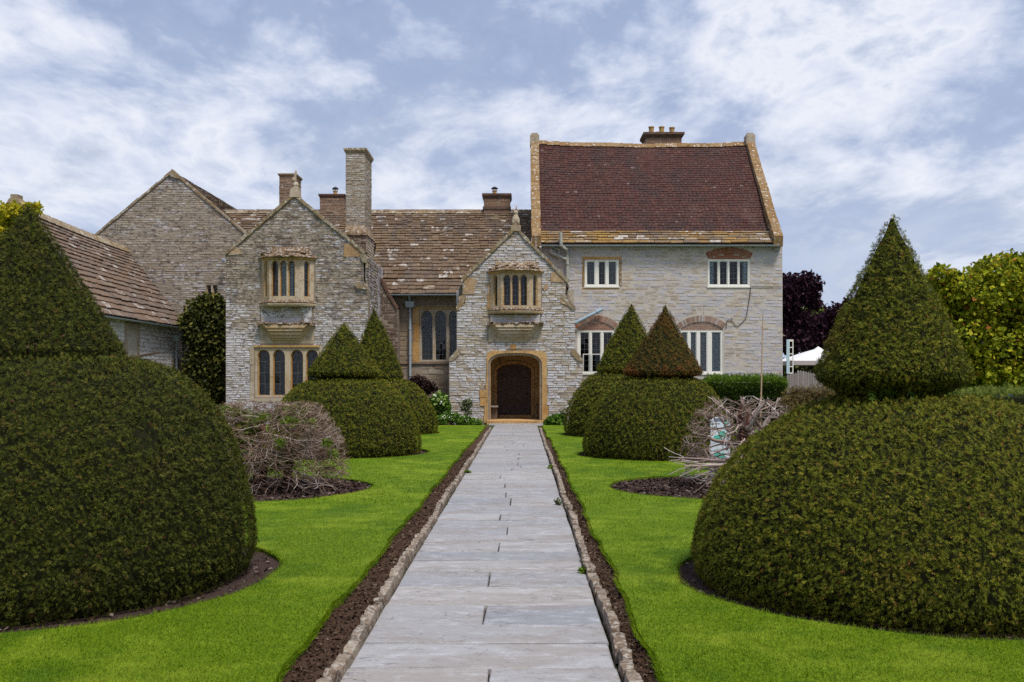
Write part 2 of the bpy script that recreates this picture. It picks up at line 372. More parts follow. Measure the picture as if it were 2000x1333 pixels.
def mat_lawn():
    m, k, bs = new_mat('lawn_turf')
    p = k.pos()
    n = k.noise(p, 0.75, 5, 0.65)
    f = k.noise(k.mapping(p, (60, 25, 60)), 1.0, 5, 0.7)
    mm = k.noise(p, 3.0, 5, 0.6)
    c = k.mix(k.step(f, 0.3, 0.7), (0.055, 0.100, 0.003), (0.140, 0.220, 0.007))
    c = k.mix(k.math('MULTIPLY', k.step(k.math('ADD', k.math('MULTIPLY', n, 0.7), k.math('MULTIPLY', mm, 0.3)), 0.45, 0.64), 0.55), c, (0.21, 0.29, 0.02))
    k.put(bs.inputs['Base Color'], c)
    bs.inputs['Roughness'].default_value = 0.8
    bs.inputs['Specular IOR Level'].default_value = 0.1
    k.put(bs.inputs['Normal'], k.bump(f, 0.6, 0.03))
    return m
deep_patches(M['blade'], (0.050, 0.115, 0.005))
M['lawn'] = mat_lawn()
deep_patches(M['lawn'], (0.045, 0.105, 0.005))

def mat_soil(name, a, b, chip):
    m, k, bs = new_mat(name)
    p = k.pos()
    n = k.noise(p, 9.0, 8, 0.75)
    f = k.noise(p, 45.0, 5, 0.7)
    c = k.mix(n, a, b)
    c = k.mix(k.math('MULTIPLY', k.step(k.math('ADD', k.math('MULTIPLY', k.tint(), 0.7), k.math('MULTIPLY', f, 0.3)), 0.72, 0.80), 0.75), c, chip)
    k.put(bs.inputs['Base Color'], c)
    bs.inputs['Roughness'].default_value = 0.95
    bs.inputs['Specular IOR Level'].default_value = 0.1
    k.put(bs.inputs['Normal'], k.bump(k.math('ADD', n, f), 0.8, 0.03))
    return m
M['soil'] = mat_soil('bare_soil', (0.045, 0.025, 0.016), (0.105, 0.063, 0.042), (0.22, 0.165, 0.12))
M['mulch'] = mat_soil('bark_mulch', (0.040, 0.024, 0.021), (0.085, 0.056, 0.047), (0.24, 0.18, 0.155))
M['ground'] = mat_soil('rough_ground', (0.05, 0.065, 0.02), (0.09, 0.10, 0.03), (0.10, 0.12, 0.04))

def mat_slab():
    m, k, bs = new_mat('flagstone')
    p = k.pos()
    oi = k.new('ShaderNodeObjectInfo').outputs['Random']
    off = k.new('ShaderNodeCombineXYZ'); k.put(off.inputs[0], k.math('MULTIPLY', oi, 40.0)); k.put(off.inputs[1], k.math('MULTIPLY', oi, 23.0))
    vv = k.new('ShaderNodeVectorMath', operation='ADD'); k.put(vv.inputs[0], p); k.put(vv.inputs[1], off.outputs[0])
    st = k.mapping(vv.outputs[0], (0.8, 2.2, 1))
    n1 = k.noise(st, 1.1, 7, 0.62, 0.5)
    n2 = k.noise(st, 5.0, 8, 0.68, 0.6)
    n3 = k.noise(vv.outputs[0], 60.0, 3, 0.6)
    c = k.ramp(oi, [(0.0, (0.225, 0.23, 0.25)), (0.3, (0.33, 0.325, 0.33)), (0.5, (0.27, 0.265, 0.275)), (0.75, (0.345, 0.33, 0.32)), (1.0, (0.26, 0.265, 0.285))])
    c = k.mix(k.math('MULTIPLY', k.step(n1, 0.44, 0.62), 0.6), c, (0.245, 0.21, 0.185))
    n4 = k.noise(k.mapping(vv.outputs[0], (1.0, 1.25, 1)), 6.0, 9, 0.76, 0.2)
    c = k.mix(k.math('MULTIPLY', k.step(k.math('ADD', k.math('MULTIPLY', n4, 0.6), k.math('MULTIPLY', n2, 0.4)), 0.50, 0.66), 0.75), c, (0.46, 0.465, 0.51))
    c = k.mix(k.math('MULTIPLY', k.step(n4, 0.46, 0.36), 0.5), c, (0.17, 0.16, 0.165))
    # riven ledges: thin dark contour lines of a stretched noise
    rv = k.noise(k.mapping(vv.outputs[0], (1.0, 2.4, 1), (7, 3, 0)), 1.3, 6, 0.58, 0.3)
    fr = k.math('ABSOLUTE', k.math('SUBTRACT', k.math('FRACT', k.math('MULTIPLY', rv, 9.0)), 0.5))
    gate = k.step(k.noise(vv.outputs[0], 2.2, 4, 0.6), 0.50, 0.60)
    ln = k.math('MULTIPLY', k.step(fr, 0.075, 0.02), gate)
    c = k.mix(k.math('MULTIPLY', ln, 0.6), c, (0.085, 0.075, 0.072))
    k.put(bs.inputs['Base Color'], c)
    k.put(bs.inputs['Roughness'], k.math('ADD', k.math('MULTIPLY', n2, 0.3), 0.42))
    bs.inputs['Specular IOR Level'].default_value = 0.35
    stp = k.math('MULTIPLY', k.math('FLOOR', k.math('ADD', k.math('MULTIPLY', rv, 9.0), 0.5)), 0.5)
    h = k.math('ADD', k.math('ADD', k.math('MULTIPLY', n2, 0.5), k.math('MULTIPLY', n3, 0.12)), stp)
    k.put(bs.inputs['Normal'], k.bump(k.math('ADD', h, k.math('MULTIPLY', n4, 0.5)), 0.6, 0.02))
    return m
M['slab'] = mat_slab()
M['kerb'] = mat_dressed('kerb_rubble', (0.13, 0.090, 0.062), (0.26, 0.205, 0.155), (0.06, 0.04, 0.03), 0.47, 30.0, (0.36, 0.33, 0.29))

def mat_deadwood(name, stops):
    m, k, bs = new_mat(name)
    p = k.pos()
    n = k.noise(p, 9.0, 6, 0.7)
    f = k.math('ADD', k.math('MULTIPLY', k.tint(), 0.55), k.math('MULTIPLY', n, 0.45))
    k.put(bs.inputs['Base Color'], k.ramp(f, stops))
    bs.inputs['Roughness'].default_value = 0.9
    bs.inputs['Specular IOR Level'].default_value = 0.15
    k.put(bs.inputs['Normal'], k.bump(k.noise(p, 60, 4, 0.6), 0.4, 0.01))
    return m
M['dead_wood'] = mat_deadwood('dead_wood', [(0.2, (0.15, 0.095, 0.078)), (0.42, (0.27, 0.195, 0.17)), (0.62, (0.42, 0.345, 0.32)), (0.8, (0.56, 0.50, 0.48))])
M['dead_twig'] = mat_deadwood('dead_twig', [(0.2, (0.075, 0.042, 0.030)), (0.45, (0.17, 0.105, 0.075)), (0.64, (0.30, 0.215, 0.17)), (0.80, (0.52, 0.45, 0.41))])

# ------------------------------------------------------------------ object helpers
def fx(px, Y): return (px - VPX) * Y / F_PX
def fz(py, Y): return EYE - (py - HY) * Y / F_PX

def link(o, parent=None):
    COL.objects.link(o)
    if parent is not None:
        o.parent = parent
        t = parent.location.copy() if parent.type == 'EMPTY' else Vector((0, 0, 0))
        o.matrix_parent_inverse = Matrix.Translation(-t)
    return o
def thing(name, label, cat, loc=(0, 0, 0), group=None, kind=None):
    o = bpy.data.objects.new(name, None)
    o.empty_display_size = 0.3
    COL.objects.link(o)
    o.location = loc
    return tag(o, label, cat, group, kind)
def tag(o, label=None, cat=None, group=None, kind=None):
    if label: o['label'] = label
    if cat: o['category'] = cat
    if group: o['group'] = group
    if kind: o['kind'] = kind
    return o

class MB:
    def __init__(s):
        s.v, s.f, s.t, s.mi = [], [], [], []
        s.cur, s.mat = 0.0, 0
    def add(s, vs, fs):
        b = len(s.v)
        s.v += [tuple(x) for x in vs]
        s.t += [s.cur] * len(vs)
        s.f += [tuple(i + b for i in f) for f in fs]
        s.mi += [s.mat] * len(fs)
    def box(s, x0, x1, y0, y1, z0, z1):
        s.add([(x0, y0, z0), (x1, y0, z0), (x1, y1, z0), (x0, y1, z0), (x0, y0, z1), (x1, y0, z1), (x1, y1, z1), (x0, y1, z1)],
              [(0, 3, 2, 1), (4, 5, 6, 7), (0, 1, 5, 4), (1, 2, 6, 5), (2, 3, 7, 6), (3, 0, 4, 7)])
    def hexa(s, p):      # eight corners, bottom ring then top ring
        s.add(p, [(0, 3, 2, 1), (4, 5, 6, 7), (0, 1, 5, 4), (1, 2, 6, 5), (2, 3, 7, 6), (3, 0, 4, 7)])
    def tube(s, pts, r, n=8, cap=True):
        pts = [Vector(p) for p in pts]
        rs = r if isinstance(r, (list, tuple)) else [r] * len(pts)
        vs, fs = [], []
        prev = None
        for i, p in enumerate(pts):
            d = (pts[min(i + 1, len(pts) - 1)] - pts[max(i - 1, 0)])
            d = d.normalized() if d.length > 1e-9 else Vector((0, 0, 1))
            if prev is None:
                a = d.orthogonal().normalized()
            else:
                a = prev - d * prev.dot(d)
                a = a.normalized() if a.length > 1e-6 else d.orthogonal().normalized()
            prev = a
            b = d.cross(a)
            for j in range(n):
                t = 2 * math.pi * j / n
                vs.append(p + (a * math.cos(t) + b * math.sin(t)) * rs[i])
        for i in range(len(pts) - 1):
            for j in range(n):
                fs.append((i * n + j, i * n + (j + 1) % n, (i + 1) * n + (j + 1) % n, (i + 1) * n + j))
        if cap:
            fs.append(tuple(range(n - 1, -1, -1)))
            fs.append(tuple(range((len(pts) - 1) * n, len(pts) * n)))
        s.add(vs, fs)
    def lathe(s, c, prof, n=16, sx=1, sy=1):
        vs, fs = [], []
        for r, z in prof:
            for j in range(n):
                t = 2 * math.pi * j / n
                vs.append((c[0] + r * math.cos(t) * sx, c[1] + r * math.sin(t) * sy, c[2] + z))
        m = len(prof)
        for i in range(m - 1):
            for j in range(n):
                fs.append((i * n + j, i * n + (j + 1) % n, (i + 1) * n + (j + 1) % n, (i + 1) * n + j))
        fs.append(tuple(range(n - 1, -1, -1)))
        fs.append(tuple(range((m - 1) * n, m * n)))
        s.add(vs, fs)
    def build(s, name, mat, parent=None, kind=None, label=None, smooth=False):
        me = bpy.data.meshes.new(name)
        me.from_pydata(s.v, [], s.f)
        for x in (mat if isinstance(mat, (list, tuple)) else [mat]):
            me.materials.append(M[x] if isinstance(x, str) else x)
        if any(s.mi):
            me.polygons.foreach_set('material_index', s.mi)
        if any(s.t):
            at = me.attributes.new('tint', 'FLOAT', 'POINT')
            at.data.foreach_set('value', s.t)
        if smooth:
            me.polygons.foreach_set('use_smooth', [True] * len(me.polygons))
        me.update()
        o = link(bpy.data.objects.new(name, me), parent)
        if kind: o['kind'] = kind
        if label: o['label'] = label
        return o

def np_mesh(name, V, Fc, mat, parent=None, tint=None, kind=None, mi=None, smooth=False):
    V = np.asarray(V, dtype=np.float32).reshape(-1, 3)
    Fc = np.asarray(Fc, dtype=np.int32)
    nf, k = Fc.shape
    me = bpy.data.meshes.new(name)
    me.vertices.add(len(V)); me.vertices.foreach_set('co', V.ravel())
    me.loops.add(nf * k); me.loops.foreach_set('vertex_index', Fc.ravel())
    me.polygons.add(nf)
    me.polygons.foreach_set('loop_start', np.arange(0, nf * k, k, dtype=np.int32))
    for x in (mat if isinstance(mat, (list, tuple)) else [mat]):
        me.materials.append(M[x])
    if mi is not None:
        me.polygons.foreach_set('material_index', np.asarray(mi, dtype=np.int32))
    if tint is not None:
        at = me.attributes.new('tint', 'FLOAT', 'POINT')
        at.data.foreach_set('value', np.asarray(tint, dtype=np.float32))
    if smooth:
        me.polygons.foreach_set('use_smooth', np.ones(nf, dtype=bool))
    me.update(calc_edges=True)
    me.validate()
    o = link(bpy.data.objects.new(name, me), parent)
    if kind: o['kind'] = kind
    return o

class Frame:        # a wall plane: u along it, z up, d out of the wall
    def __init__(s, O, U, N):
        s.O, s.U, s.N = Vector(O), Vector(U), Vector(N)
    def p(s, u, z, d=0.0):
        return s.O + s.U * u + Vector((0, 0, z)) + s.N * d
def front(Y): return Frame((0, Y, 0), (1, 0, 0), (0, -1, 0))
def eastface(X): return Frame((X, 0, 0), (0, 1, 0), (1, 0, 0))

def fbox(mb, F, u0, u1, z0, z1, d0, d1):
    mb.hexa([F.p(u0, z0, d0), F.p(u1, z0, d0), F.p(u1, z0, d1), F.p(u0, z0, d1), F.p(u0, z1, d0), F.p(u1, z1, d0), F.p(u1, z1, d1), F.p(u0, z1, d1)])
def panel(mb, F, outer, holes, d0, d1):
    cs = [outer] + list(holes)
    flat = [q for c in cs for q in c]
    tris = tessellate_polygon([[Vector((a, b, 0)) for a, b in c] for c in cs])
    n = len(flat)
    mb.add([F.p(a, b, d0) for a, b in flat] + [F.p(a, b, d1) for a, b in flat],
           [tuple(t) for t in tris] + [tuple(i + n for i in reversed(t)) for t in tris])
    for c in cs:
        m = len(c)
        mb.add([F.p(a, b, d0) for a, b in c] + [F.p(a, b, d1) for a, b in c],
               [(i, (i + 1) % m, m + (i + 1) % m, m + i) for i in range(m)])
def rect(u0, u1, z0, z1): return [(u0, z0), (u1, z0), (u1, z1), (u0, z1)]
def arch(u0, u1, z0, zs, za, n=10, k=2.0, q=2.0):
    """opening with a curved head: springs at zs, crown at za"""
    c, h = (u0 + u1) / 2, (u1 - u0) / 2
    pts = [(u0, z0), (u1, z0)]
    for i in range(n + 1):
        t = 1 - 2 * i / n
        t = math.copysign(abs(math.sin(t * math.pi / 2)), t)
        pts.append((c + h * t, zs + (za - zs) * max(0.0, 1 - abs(t) ** k) ** (1 / q)))
    return pts

def poly_iv(poly, z):
    xs = []
    n = len(poly)
    for i in range(n):
        (x0, z0), (x1, z1) = poly[i], poly[(i + 1) % n]
        if (z0 <= z < z1) or (z1 <= z < z0):
            xs.append(x0 + (x1 - x0) * (z - z0) / (z1 - z0))
    xs.sort()
    return [(xs[i], xs[i + 1]) for i in range(0, len(xs) - 1, 2)]
def iv_and(A, B):
    return [(max(a, c), min(b, d)) for a, b in A for c, d in B if min(b, d) - max(a, c) > 0.02]
def iv_sub(A, B):
    for c, d in B:
        out = []
        for a, b in A:
            if d <= a or c >= b:
                out.append((a, b))
            else:
                if c - a > 0.02: out.append((a, c))
                if b - d > 0.02: out.append((d, b))
        A = out
    return A

# ---- stone templates: local x along the wall, y depth (front at -0.5), z up, unit size
def stone_template(seed, jit=0.06, inset=0.10):
    r = random.Random(seed)
    j = lambda a=1.0: r.uniform(-jit, jit) * a
    v = []
    for (x, z) in ((-.5, -.5), (.5, -.5), (.5, .5), (-.5, .5)):
        v.append((x + j(.4), .5, z + j(1.0)))
    for (x, z) in ((-.5, -.5), (.5, -.5), (.5, .5), (-.5, .5)):
        v.append((x + j(.5), -.28 + j(), z + j(1.6)))
    for (x, z) in ((-.5, -.5), (.5, -.5), (.5, .5), (-.5, .5)):
        v.append((x * (1 - inset * .8) + j(.5), -.5 + j(1.5), z * (1 - inset * 2.4) + j(1.6)))
    f = [(8, 9, 10, 11)]
    for i in range(4):
        k = (i + 1) % 4
        f.append((4 + i, 4 + k, 8 + k, 8 + i))
        f.append((i, k, 4 + k, 4 + i))
    return v, f
STONES = [stone_template(i) for i in range(8)]
def tmpl_meshes(name, tmpls, mat):
    out = []
    for v, f in tmpls:
        me = bpy.data.meshes.new(name)
        me.from_pydata(v, [], f)
        me.materials.append(M[mat])
        out.append(me)
    return out
_mesh_cache = {}
def shared(name, tmpls, mat):
    key = (name, id(tmpls), mat)
    if key not in _mesh_cache:
        _mesh_cache[key] = tmpl_meshes(name, tmpls, mat)
    return _mesh_cache[key]

def place_pieces(name, rest_name, items, tmpls, mat, parent, root, n_obj):
    """items: (matrix 4x4, weight). The heaviest n_obj become objects, the rest one joined part of kind stuff."""
    items = sorted(items, key=lambda a: -a[1])
    ms = shared(name, tmpls, mat)
    for i, (mt, wt) in enumerate(items[:n_obj]):
        o = bpy.data.objects.new(name, ms[i % len(ms)])
        link(o, parent)
        o.matrix_basis = mt
    rest = items[n_obj:]
    if rest:
        mb = MB()
        for i, (mt, wt) in enumerate(rest):
            v, f = tmpls[i % len(tmpls)]
            mb.cur = random.random() * 0.98 + 0.01
            mb.add([mt @ Vector(q) for q in v], f)
        mb.build(rest_name, mat, root, kind='stuff')

def stone_wall(F, poly, holes, mat, hr, lr, parent, root, n_obj=250, prot=(0.004, 0.022), view=None, seed=1, name='stone', rest='coursed_stone', gap=0.006):
    rnd = random.Random(seed)
    zs = [b for a, b in poly]
    z, zt = min(zs), max(zs)
    items = []
    rot = Matrix(((F.U.x, -F.N.x, 0, 0), (F.U.y, -F.N.y, 0, 0), (0, 0, 1, 0), (0, 0, 0, 1)))
    while z < zt:
        h = rnd.uniform(*hr)
        za, zb = z + 0.0025, min(z + h, zt) - 0.0025
        if zb - za > 0.03:
            zm = (za + zb) / 2
            iv = iv_and(poly_iv(poly, za), poly_iv(poly, zb))
            for hp in holes:
                hz = [b for a, b in hp]
                cut = []
                for q in (za, (za + zm) / 2, zm, (zm + zb) / 2, zb):
                    if min(hz) < q < max(hz):
                        cut += poly_iv(hp, q)
                if cut:
                    iv = iv_sub(iv, [(min(c[0] for c in cut), max(c[1] for c in cut))])
            for a, b in iv:
                u = a + gap * 0.5
                while u < b - 0.03:
                    l = rnd.uniform(*lr)
                    if b - (u + l) < lr[0] * 0.6:
                        l = b - u
                    l = min(l, b - u)
                    pr = rnd.uniform(*prot)
                    D = 0.10
                    c = F.p(u + l / 2, (za + zb) / 2, pr - D / 2)
                    tilt = Matrix.Rotation(rnd.uniform(-0.015, 0.015), 4, 'Y') @ Matrix.Rotation(rnd.uniform(-0.03, 0.03), 4, 'Z')
                    mt = Matrix.Translation(c) @ rot @ tilt @ Matrix.Diagonal((max(0.03, l - gap), D, zb - za, 1))
                    wgt = l * (zb - za) * rnd.uniform(0.7, 1.3)
                    if view and not view(u + l / 2, (za + zb) / 2):
                        wgt *= 0.01
                    items.append((mt, wgt))
                    u += l
        z += h
    place_pieces(name, rest, items, STONES, mat, parent, root, n_obj)

# ---- slates / tiles: local x along the row, y up the slope, z thickness
def slate_template(seed, jit=0.05):
    r = random.Random(seed)
    j = lambda a=1.0: r.uniform(-jit, jit) * a
    b0, b1 = j(1.4), j(1.4)
    v = [(-.5, -.5 + b0, 0), (j(.8), -.5 + (b0 + b1) / 2 + j(.6), 0), (.5, -.5 + b1, 0), (.5, .5, 0), (-.5, .5, 0)]
    v += [(x * .98, y, 1.0 if k < 3 else 0.55) for k, (x, y, z) in enumerate(v)]
    f = [(5, 6, 7, 8, 9), (0, 1, 6, 5), (1, 2, 7, 6), (2, 3, 8, 7), (4, 0, 5, 9), (3, 4, 9, 8)]
    return v, f
SLATES = [slate_template(i) for i in range(6)]
TILE = [slate_template(40 + i, 0.03) for i in range(4)]

def slate_roof(prof, ivf, rows, wr, th, mat, parent, root, axis='x', n_obj=300, view=None, seed=3, lift=0.03, name='slate', rest='upper_slates', tm=None, jit=0.02, over=1.35, sag=None):
    """prof: list of (h, z) up the slope, h the horizontal run coordinate (Y for axis x, X for axis y); rows: list of slope lengths; ivf(h, z) -> intervals along the row"""
    rnd = random.Random(seed)
    tm = tm or SLATES
    seg = []
    for (a, b) in zip(prof[:-1], prof[1:]):
        seg.append((a, b, math.hypot(b[0] - a[0], b[1] - a[1])))
    tot = sum(q[2] for q in seg)
    def at(s):
        for a, b, L in seg:
            if s <= L or (a, b, L) is seg[-1]:
                t = s / L
                return a[0] + (b[0] - a[0]) * t, a[1] + (b[1] - a[1]) * t, math.atan2(b[1] - a[1], b[0] - a[0])
            s -= L
    items = []
    s = 0.0
    i = 0
    while s < tot - 0.02:
        L = rows[i] if i < len(rows) else rows[-1]
        h0, z0, ang = at(s)
        hm, zm, _ = at(min(tot, s + L * over * 0.5))
        off = rnd.uniform(0, wr[1])
        wmul = L / rows[-1] if rows[-1] < L else 1.0
        for a, b in ivf(hm, zm):
            u = a - off * 0.0
            first = True
            while u < b - 0.03:
                wd = rnd.uniform(*wr) * (0.6 + 0.4 * wmul)
                if first:
                    wd *= rnd.uniform(0.4, 1.0); first = False
                if b - (u + wd) < wr[0] * 0.5:
                    wd = b - u
                wd = min(wd, b - u)
                uc = u + wd / 2
                sg = sag(uc, s / tot) if sag else 0.0
                ln = L * over
                hc, zc = h0 + math.cos(ang) * ln / 2, z0 + math.sin(ang) * ln / 2
                up = lift + rnd.uniform(-jit, jit) * 0.4
                ta = ang - math.atan2(th * 1.1, ln) + rnd.uniform(-0.5, 0.5) * jit
                if axis == 'x':
                    P = Vector((uc, hc - math.sin(ang) * up, zc + math.cos(ang) * up + sg))
                    R = Matrix.Rotation(ta, 4, 'X')
                else:      # slope climbs towards -X, rows run along Y
                    P = Vector((hc + math.sin(abs(math.pi - ang)) * up, uc, zc + abs(math.cos(ang)) * up + sg))
                    R = Matrix.Rotation(math.pi / 2, 4, 'Z') @ Matrix.Rotation((math.pi - ang) - math.atan2(th * 1.1, ln) + rnd.uniform(-0.5, 0.5) * jit, 4, 'X')
                R = R @ Matrix.Rotation(rnd.uniform(-1, 1) * jit, 4, 'Z')
                mt = Matrix.Translation(P) @ R @ Matrix.Diagonal((wd - 0.008, ln, th * rnd.uniform(0.8, 1.35), 1))
                wgt = wd * L * rnd.uniform(0.8, 1.2)
                if view and not view(uc, s):
                    wgt *= 0.01
                items.append((mt, wgt))
                u += wd
        s += L
        i += 1
    place_pieces(name, rest, items, tm, mat, parent, root, n_obj)

# ---- windows
GLASS_UNIT = ([(-.5, 0, -.5), (.5, 0, -.5), (.5, 0, .5), (-.5, 0, .5)], [(0, 1, 2, 3)])
_pane = None
def pane_obj(F, u0, u1, z0, z1, d, parent, rnd, tilt=0.012):
    global _pane
    if _pane is None:
        _pane = bpy.data.meshes.new('pane')
        v = [(x, y, z) for y in (-.5, .5) for x, z in ((-.5, -.5), (.5, -.5), (.5, .5), (-.5, .5))]
        _pane.from_pydata(v, [], [(0, 1, 2, 3), (7, 6, 5, 4), (0, 4, 5, 1), (1, 5, 6, 2), (2, 6, 7, 3), (3, 7, 4, 0)])
        _pane.materials.append(M['glass'])
    o = link(bpy.data.objects.new('pane', _pane), parent)
    rot = Matrix(((F.U.x, -F.N.x, 0, 0), (F.U.y, -F.N.y, 0, 0), (0, 0, 1, 0), (0, 0, 0, 1)))
    o.matrix_basis = Matrix.Translation(F.p((u0 + u1) / 2, (z0 + z1) / 2, d)) @ rot @ Matrix.Rotation(rnd.uniform(-tilt, tilt), 4, 'X') @ Matrix.Rotation(rnd.uniform(-tilt, tilt), 4, 'Z') @ Matrix.Diagonal((u1 - u0, 0.004, z1 - z0, 1))
    return o

def stone_window(root, F, outer, lights, zsill, zspring, ztop, grid, mats=('buff', 'ochre'), d_out=-0.02, depth=0.34, seed=1, curtain=None, room=1.4, label=None, bar=0.010, k=2.0, q=2.0, panes=True):
    """mullioned stone window: outer polygon, lights = [(u0, u1)], arched heads; returns the window part"""
    rnd = random.Random(seed)
    cx = 0.030
    mb = MB()
    panel(mb, F, outer, [arch(a - cx, b + cx, zsill - cx * 0.4, zspring, ztop + cx, 10, k, q) for a, b in lights], d_out, d_out - depth * 0.30)
    wpart = mb.build('window', mats[0], root, label=label)
    mb = MB()
    o2 = [(min(a for a, b in lights) - cx - 0.02, zsill - 0.03), (max(b for a, b in lights) + cx + 0.02, zsill - 0.03), (max(b for a, b in lights) + cx + 0.02, ztop + cx + .02), (min(a for a, b in lights) - cx - 0.02, ztop + cx + .02)]
    panel(mb, F, o2, [arch(a, b, zsill, zspring, ztop, 10, k, q) for a, b in lights], d_out - depth * 0.302, d_out - depth)
    mb.build('mullion_frame', mats[1], wpart)
    gd = d_out - depth * 0.62
    lead = MB()
    nx, nz = grid
    for a, b in lights:
        for i in range(1, nx):
            u = a + (b - a) * i / nx
            fbox(lead, F, u - bar / 2, u + bar / 2, zsill, ztop, gd - 0.004, gd + 0.012)
        for j in range(1, nz):
            z = zsill + (ztop - zsill) * j / nz
            fbox(lead, F, a - .002, b + .002, z - bar * .6, z + bar * .6, gd - 0.005, gd + 0.014)
        for i in range(nx):
            for j in range(nz):
                z0, z1 = zsill + (ztop - zsill) * j / nz, zsill + (ztop - zsill) * (j + 1) / nz
                pane_obj(F, a + (b - a) * i / nx, a + (b - a) * (i + 1) / nx, z0, z1, gd, wpart, rnd)
    lead.build('lead_lattice', 'lead', wpart)
    room_box(F, lights[0][0] - .25, lights[-1][1] + .25, zsill - .25, ztop + .25, d_out - depth - 0.01, room, wpart, curtain, lights, zsill, ztop)
    return wpart

def room_box(F, u0, u1, z0, z1, d, deep, part, curtain=None, lights=(), zs=0, zt=0):
    mb = MB()
    P = [F.p(u0, z0, d), F.p(u1, z0, d), F.p(u1, z0, d - deep), F.p(u0, z0, d - deep), F.p(u0, z1, d), F.p(u1, z1, d), F.p(u1, z1, d - deep), F.p(u0, z1, d - deep)]
    mb.add(P, [(0, 1, 2, 3), (4, 7, 6, 5), (1, 5, 6, 2), (2, 6, 7, 3), (3, 7, 4, 0)])
    mb.build('room_lining', 'room', part)
    if curtain:
        for (a, b, m) in curtain:
            c = MB()
            n = max(6, int((b - a) / 0.03))
            vs, fs = [], []
            for i in range(n + 1):
                u = a + (b - a) * i / n
                dd = d - 0.035 + 0.014 * math.sin(i * 1.9) + 0.01 * math.sin(i * 0.7)
                vs += [F.p(u, zs - .1, dd), F.p(u, zt + .1, dd)]
            for i in range(n):
                fs.append((2 * i, 2 * i + 2, 2 * i + 3, 2 * i + 1))
            c.add(vs, fs)
            c.build('curtain', m, part)

def wood_window(root, F, u0, u1, z0, z1, lights, grid, seed=1, curtain=None, room=1.5, label=None, d=-0.05, mat='white_paint', fw=0.055):
    """white painted casement window; lights = [(u0, u1)]"""
    rnd = random.Random(seed)
    mb = MB()
    panel(mb, F, rect(u0, u1, z0, z1), [rect(a - .03, b + .03, z0 + fw, z1 - fw) for a, b in lights], d + .03, d - .06)
    wp = mb.build('window', mat, root, label=label)
    lead = MB()
    nx, nz = grid
    for a, b in lights:
        za, zb = z0 + fw + .03, z1 - fw - .03
        cs = MB()
        panel(cs, F, rect(a - .028, b + .028, za - .028, zb + .028), [rect(a, b, za, zb)], d + .008, d - .04)
        cs.build('casement', mat, wp)
        for i in range(1, nx):
            u = a + (b - a) * i / nx
            fbox(lead, F, u - .006, u + .006, za, zb, d - .024, d - .008)
        for j in range(1, nz):
            z = za + (zb - za) * j / nz
            fbox(lead, F, a, b, z - .006, z + .006, d - .025, d - .007)
        for i in range(nx):
            for j in range(nz):
                pane_obj(F, a + (b - a) * i / nx, a + (b - a) * (i + 1) / nx, za + (zb - za) * j / nz, za + (zb - za) * (j + 1) / nz, d - .018, wp, rnd, 0.008)
    lead.build('lead_lattice', 'lead', wp)
    room_box(F, u0 + .01, u1 - .01, z0 + .01, z1 - .01, d - .065, room, wp, curtain, lights, z0, z1)
    sill = MB()
    fbox(sill, F, u0 - .03, u1 + .03, z0 - .045, z0 - .002, d - .05, .035)
    sill.build('sill', mat, wp)
    return wp

def coping(F, u0, z0, u1, z1, wide, thick, n, mat, parent, d0=0.05, d1=-0.35, seed=1, name='coping_stone'):
    """a line of coping stones up a gable from (u0, z0) to (u1, z1)"""
    rnd = random.Random(seed)
    L = math.hypot(u1 - u0, z1 - z0)
    cu, cz = (u1 - u0) / L, (z1 - z0) / L
    nu, nz = (-cz, cu) if cu > 0 else (cz, -cu)
    for i in range(n):
        a, b = L * i / n + .004, L * (i + 1) / n - .004
        th = thick * rnd.uniform(.85, 1.15)
        lo = -wide
        dj = rnd.uniform(-.012, .012)
        mb = MB()
        q = []
        for t in (lo, th):
            for (s, dd) in ((a, d0 + dj), (b, d0 + dj), (b, d1), (a, d1)):
                jt = rnd.uniform(-.012, .012)
                q.append(F.p(u0 + cu * s + nu * (t + jt), z0 + cz * s + nz * (t + jt), dd))
        mb.hexa(q)
        mb.build(name, mat, parent)

def voussoirs(F, cu, zspring, half, rise, thick, n, mat, parent, d0=0.012, d1=-0.10, seed=2, skip=None, alt=None):
    """arch of bricks on edge over a segmental opening"""
    rnd = random.Random(seed)
    R = (half * half + rise * rise) / (2 * rise)
    cz = zspring + rise - R
    A = math.asin(half / R)
    for i in range(n):
        a0 = -A + 2 * A * i / n + .0035 / R * 1.5
        a1 = -A + 2 * A * (i + 1) / n - .0035 / R * 1.5
        t = thick * rnd.uniform(.96, 1.04)
        dj = d0 + rnd.uniform(-.006, .008)
        mb = MB()
        q = []
        for r in (R, R + t):
            for a, dd in ((a0, dj), (a1, dj), (a1, d1), (a0, d1)):
                q.append(F.p(cu + math.sin(a) * r, cz + math.cos(a) * r, dd))
        mb.hexa(q)
        mb.build('brick', alt if alt and rnd.random() < .3 else mat, parent)
def seg_arch(cu, z0, zspring, half, rise, n=14):
    R = (half * half + rise * rise) / (2 * rise)
    cz = zspring + rise - R
    A = math.asin(half / R)
    pts = [(cu - half, z0), (cu + half, z0)]
    for i in range(n + 1):
        a = A - 2 * A * i / n
        pts.append((cu + math.sin(a) * R, cz + math.cos(a) * R))
    return pts

# ---- vegetation
def fnoise(P, freq, seed, n=7):
    r = np.random.default_rng(seed)
    out = np.zeros(len(P))
    for i in range(n):
        d = r.normal(size=3); d /= np.linalg.norm(d)
        out += np.sin(P @ (d * freq * r.uniform(0.7, 1.4)) + r.uniform(0, 6.28))
    return out / n * 1.6
def norm(a): return a / np.maximum(1e-9, np.linalg.norm(a, axis=1, keepdims=True))

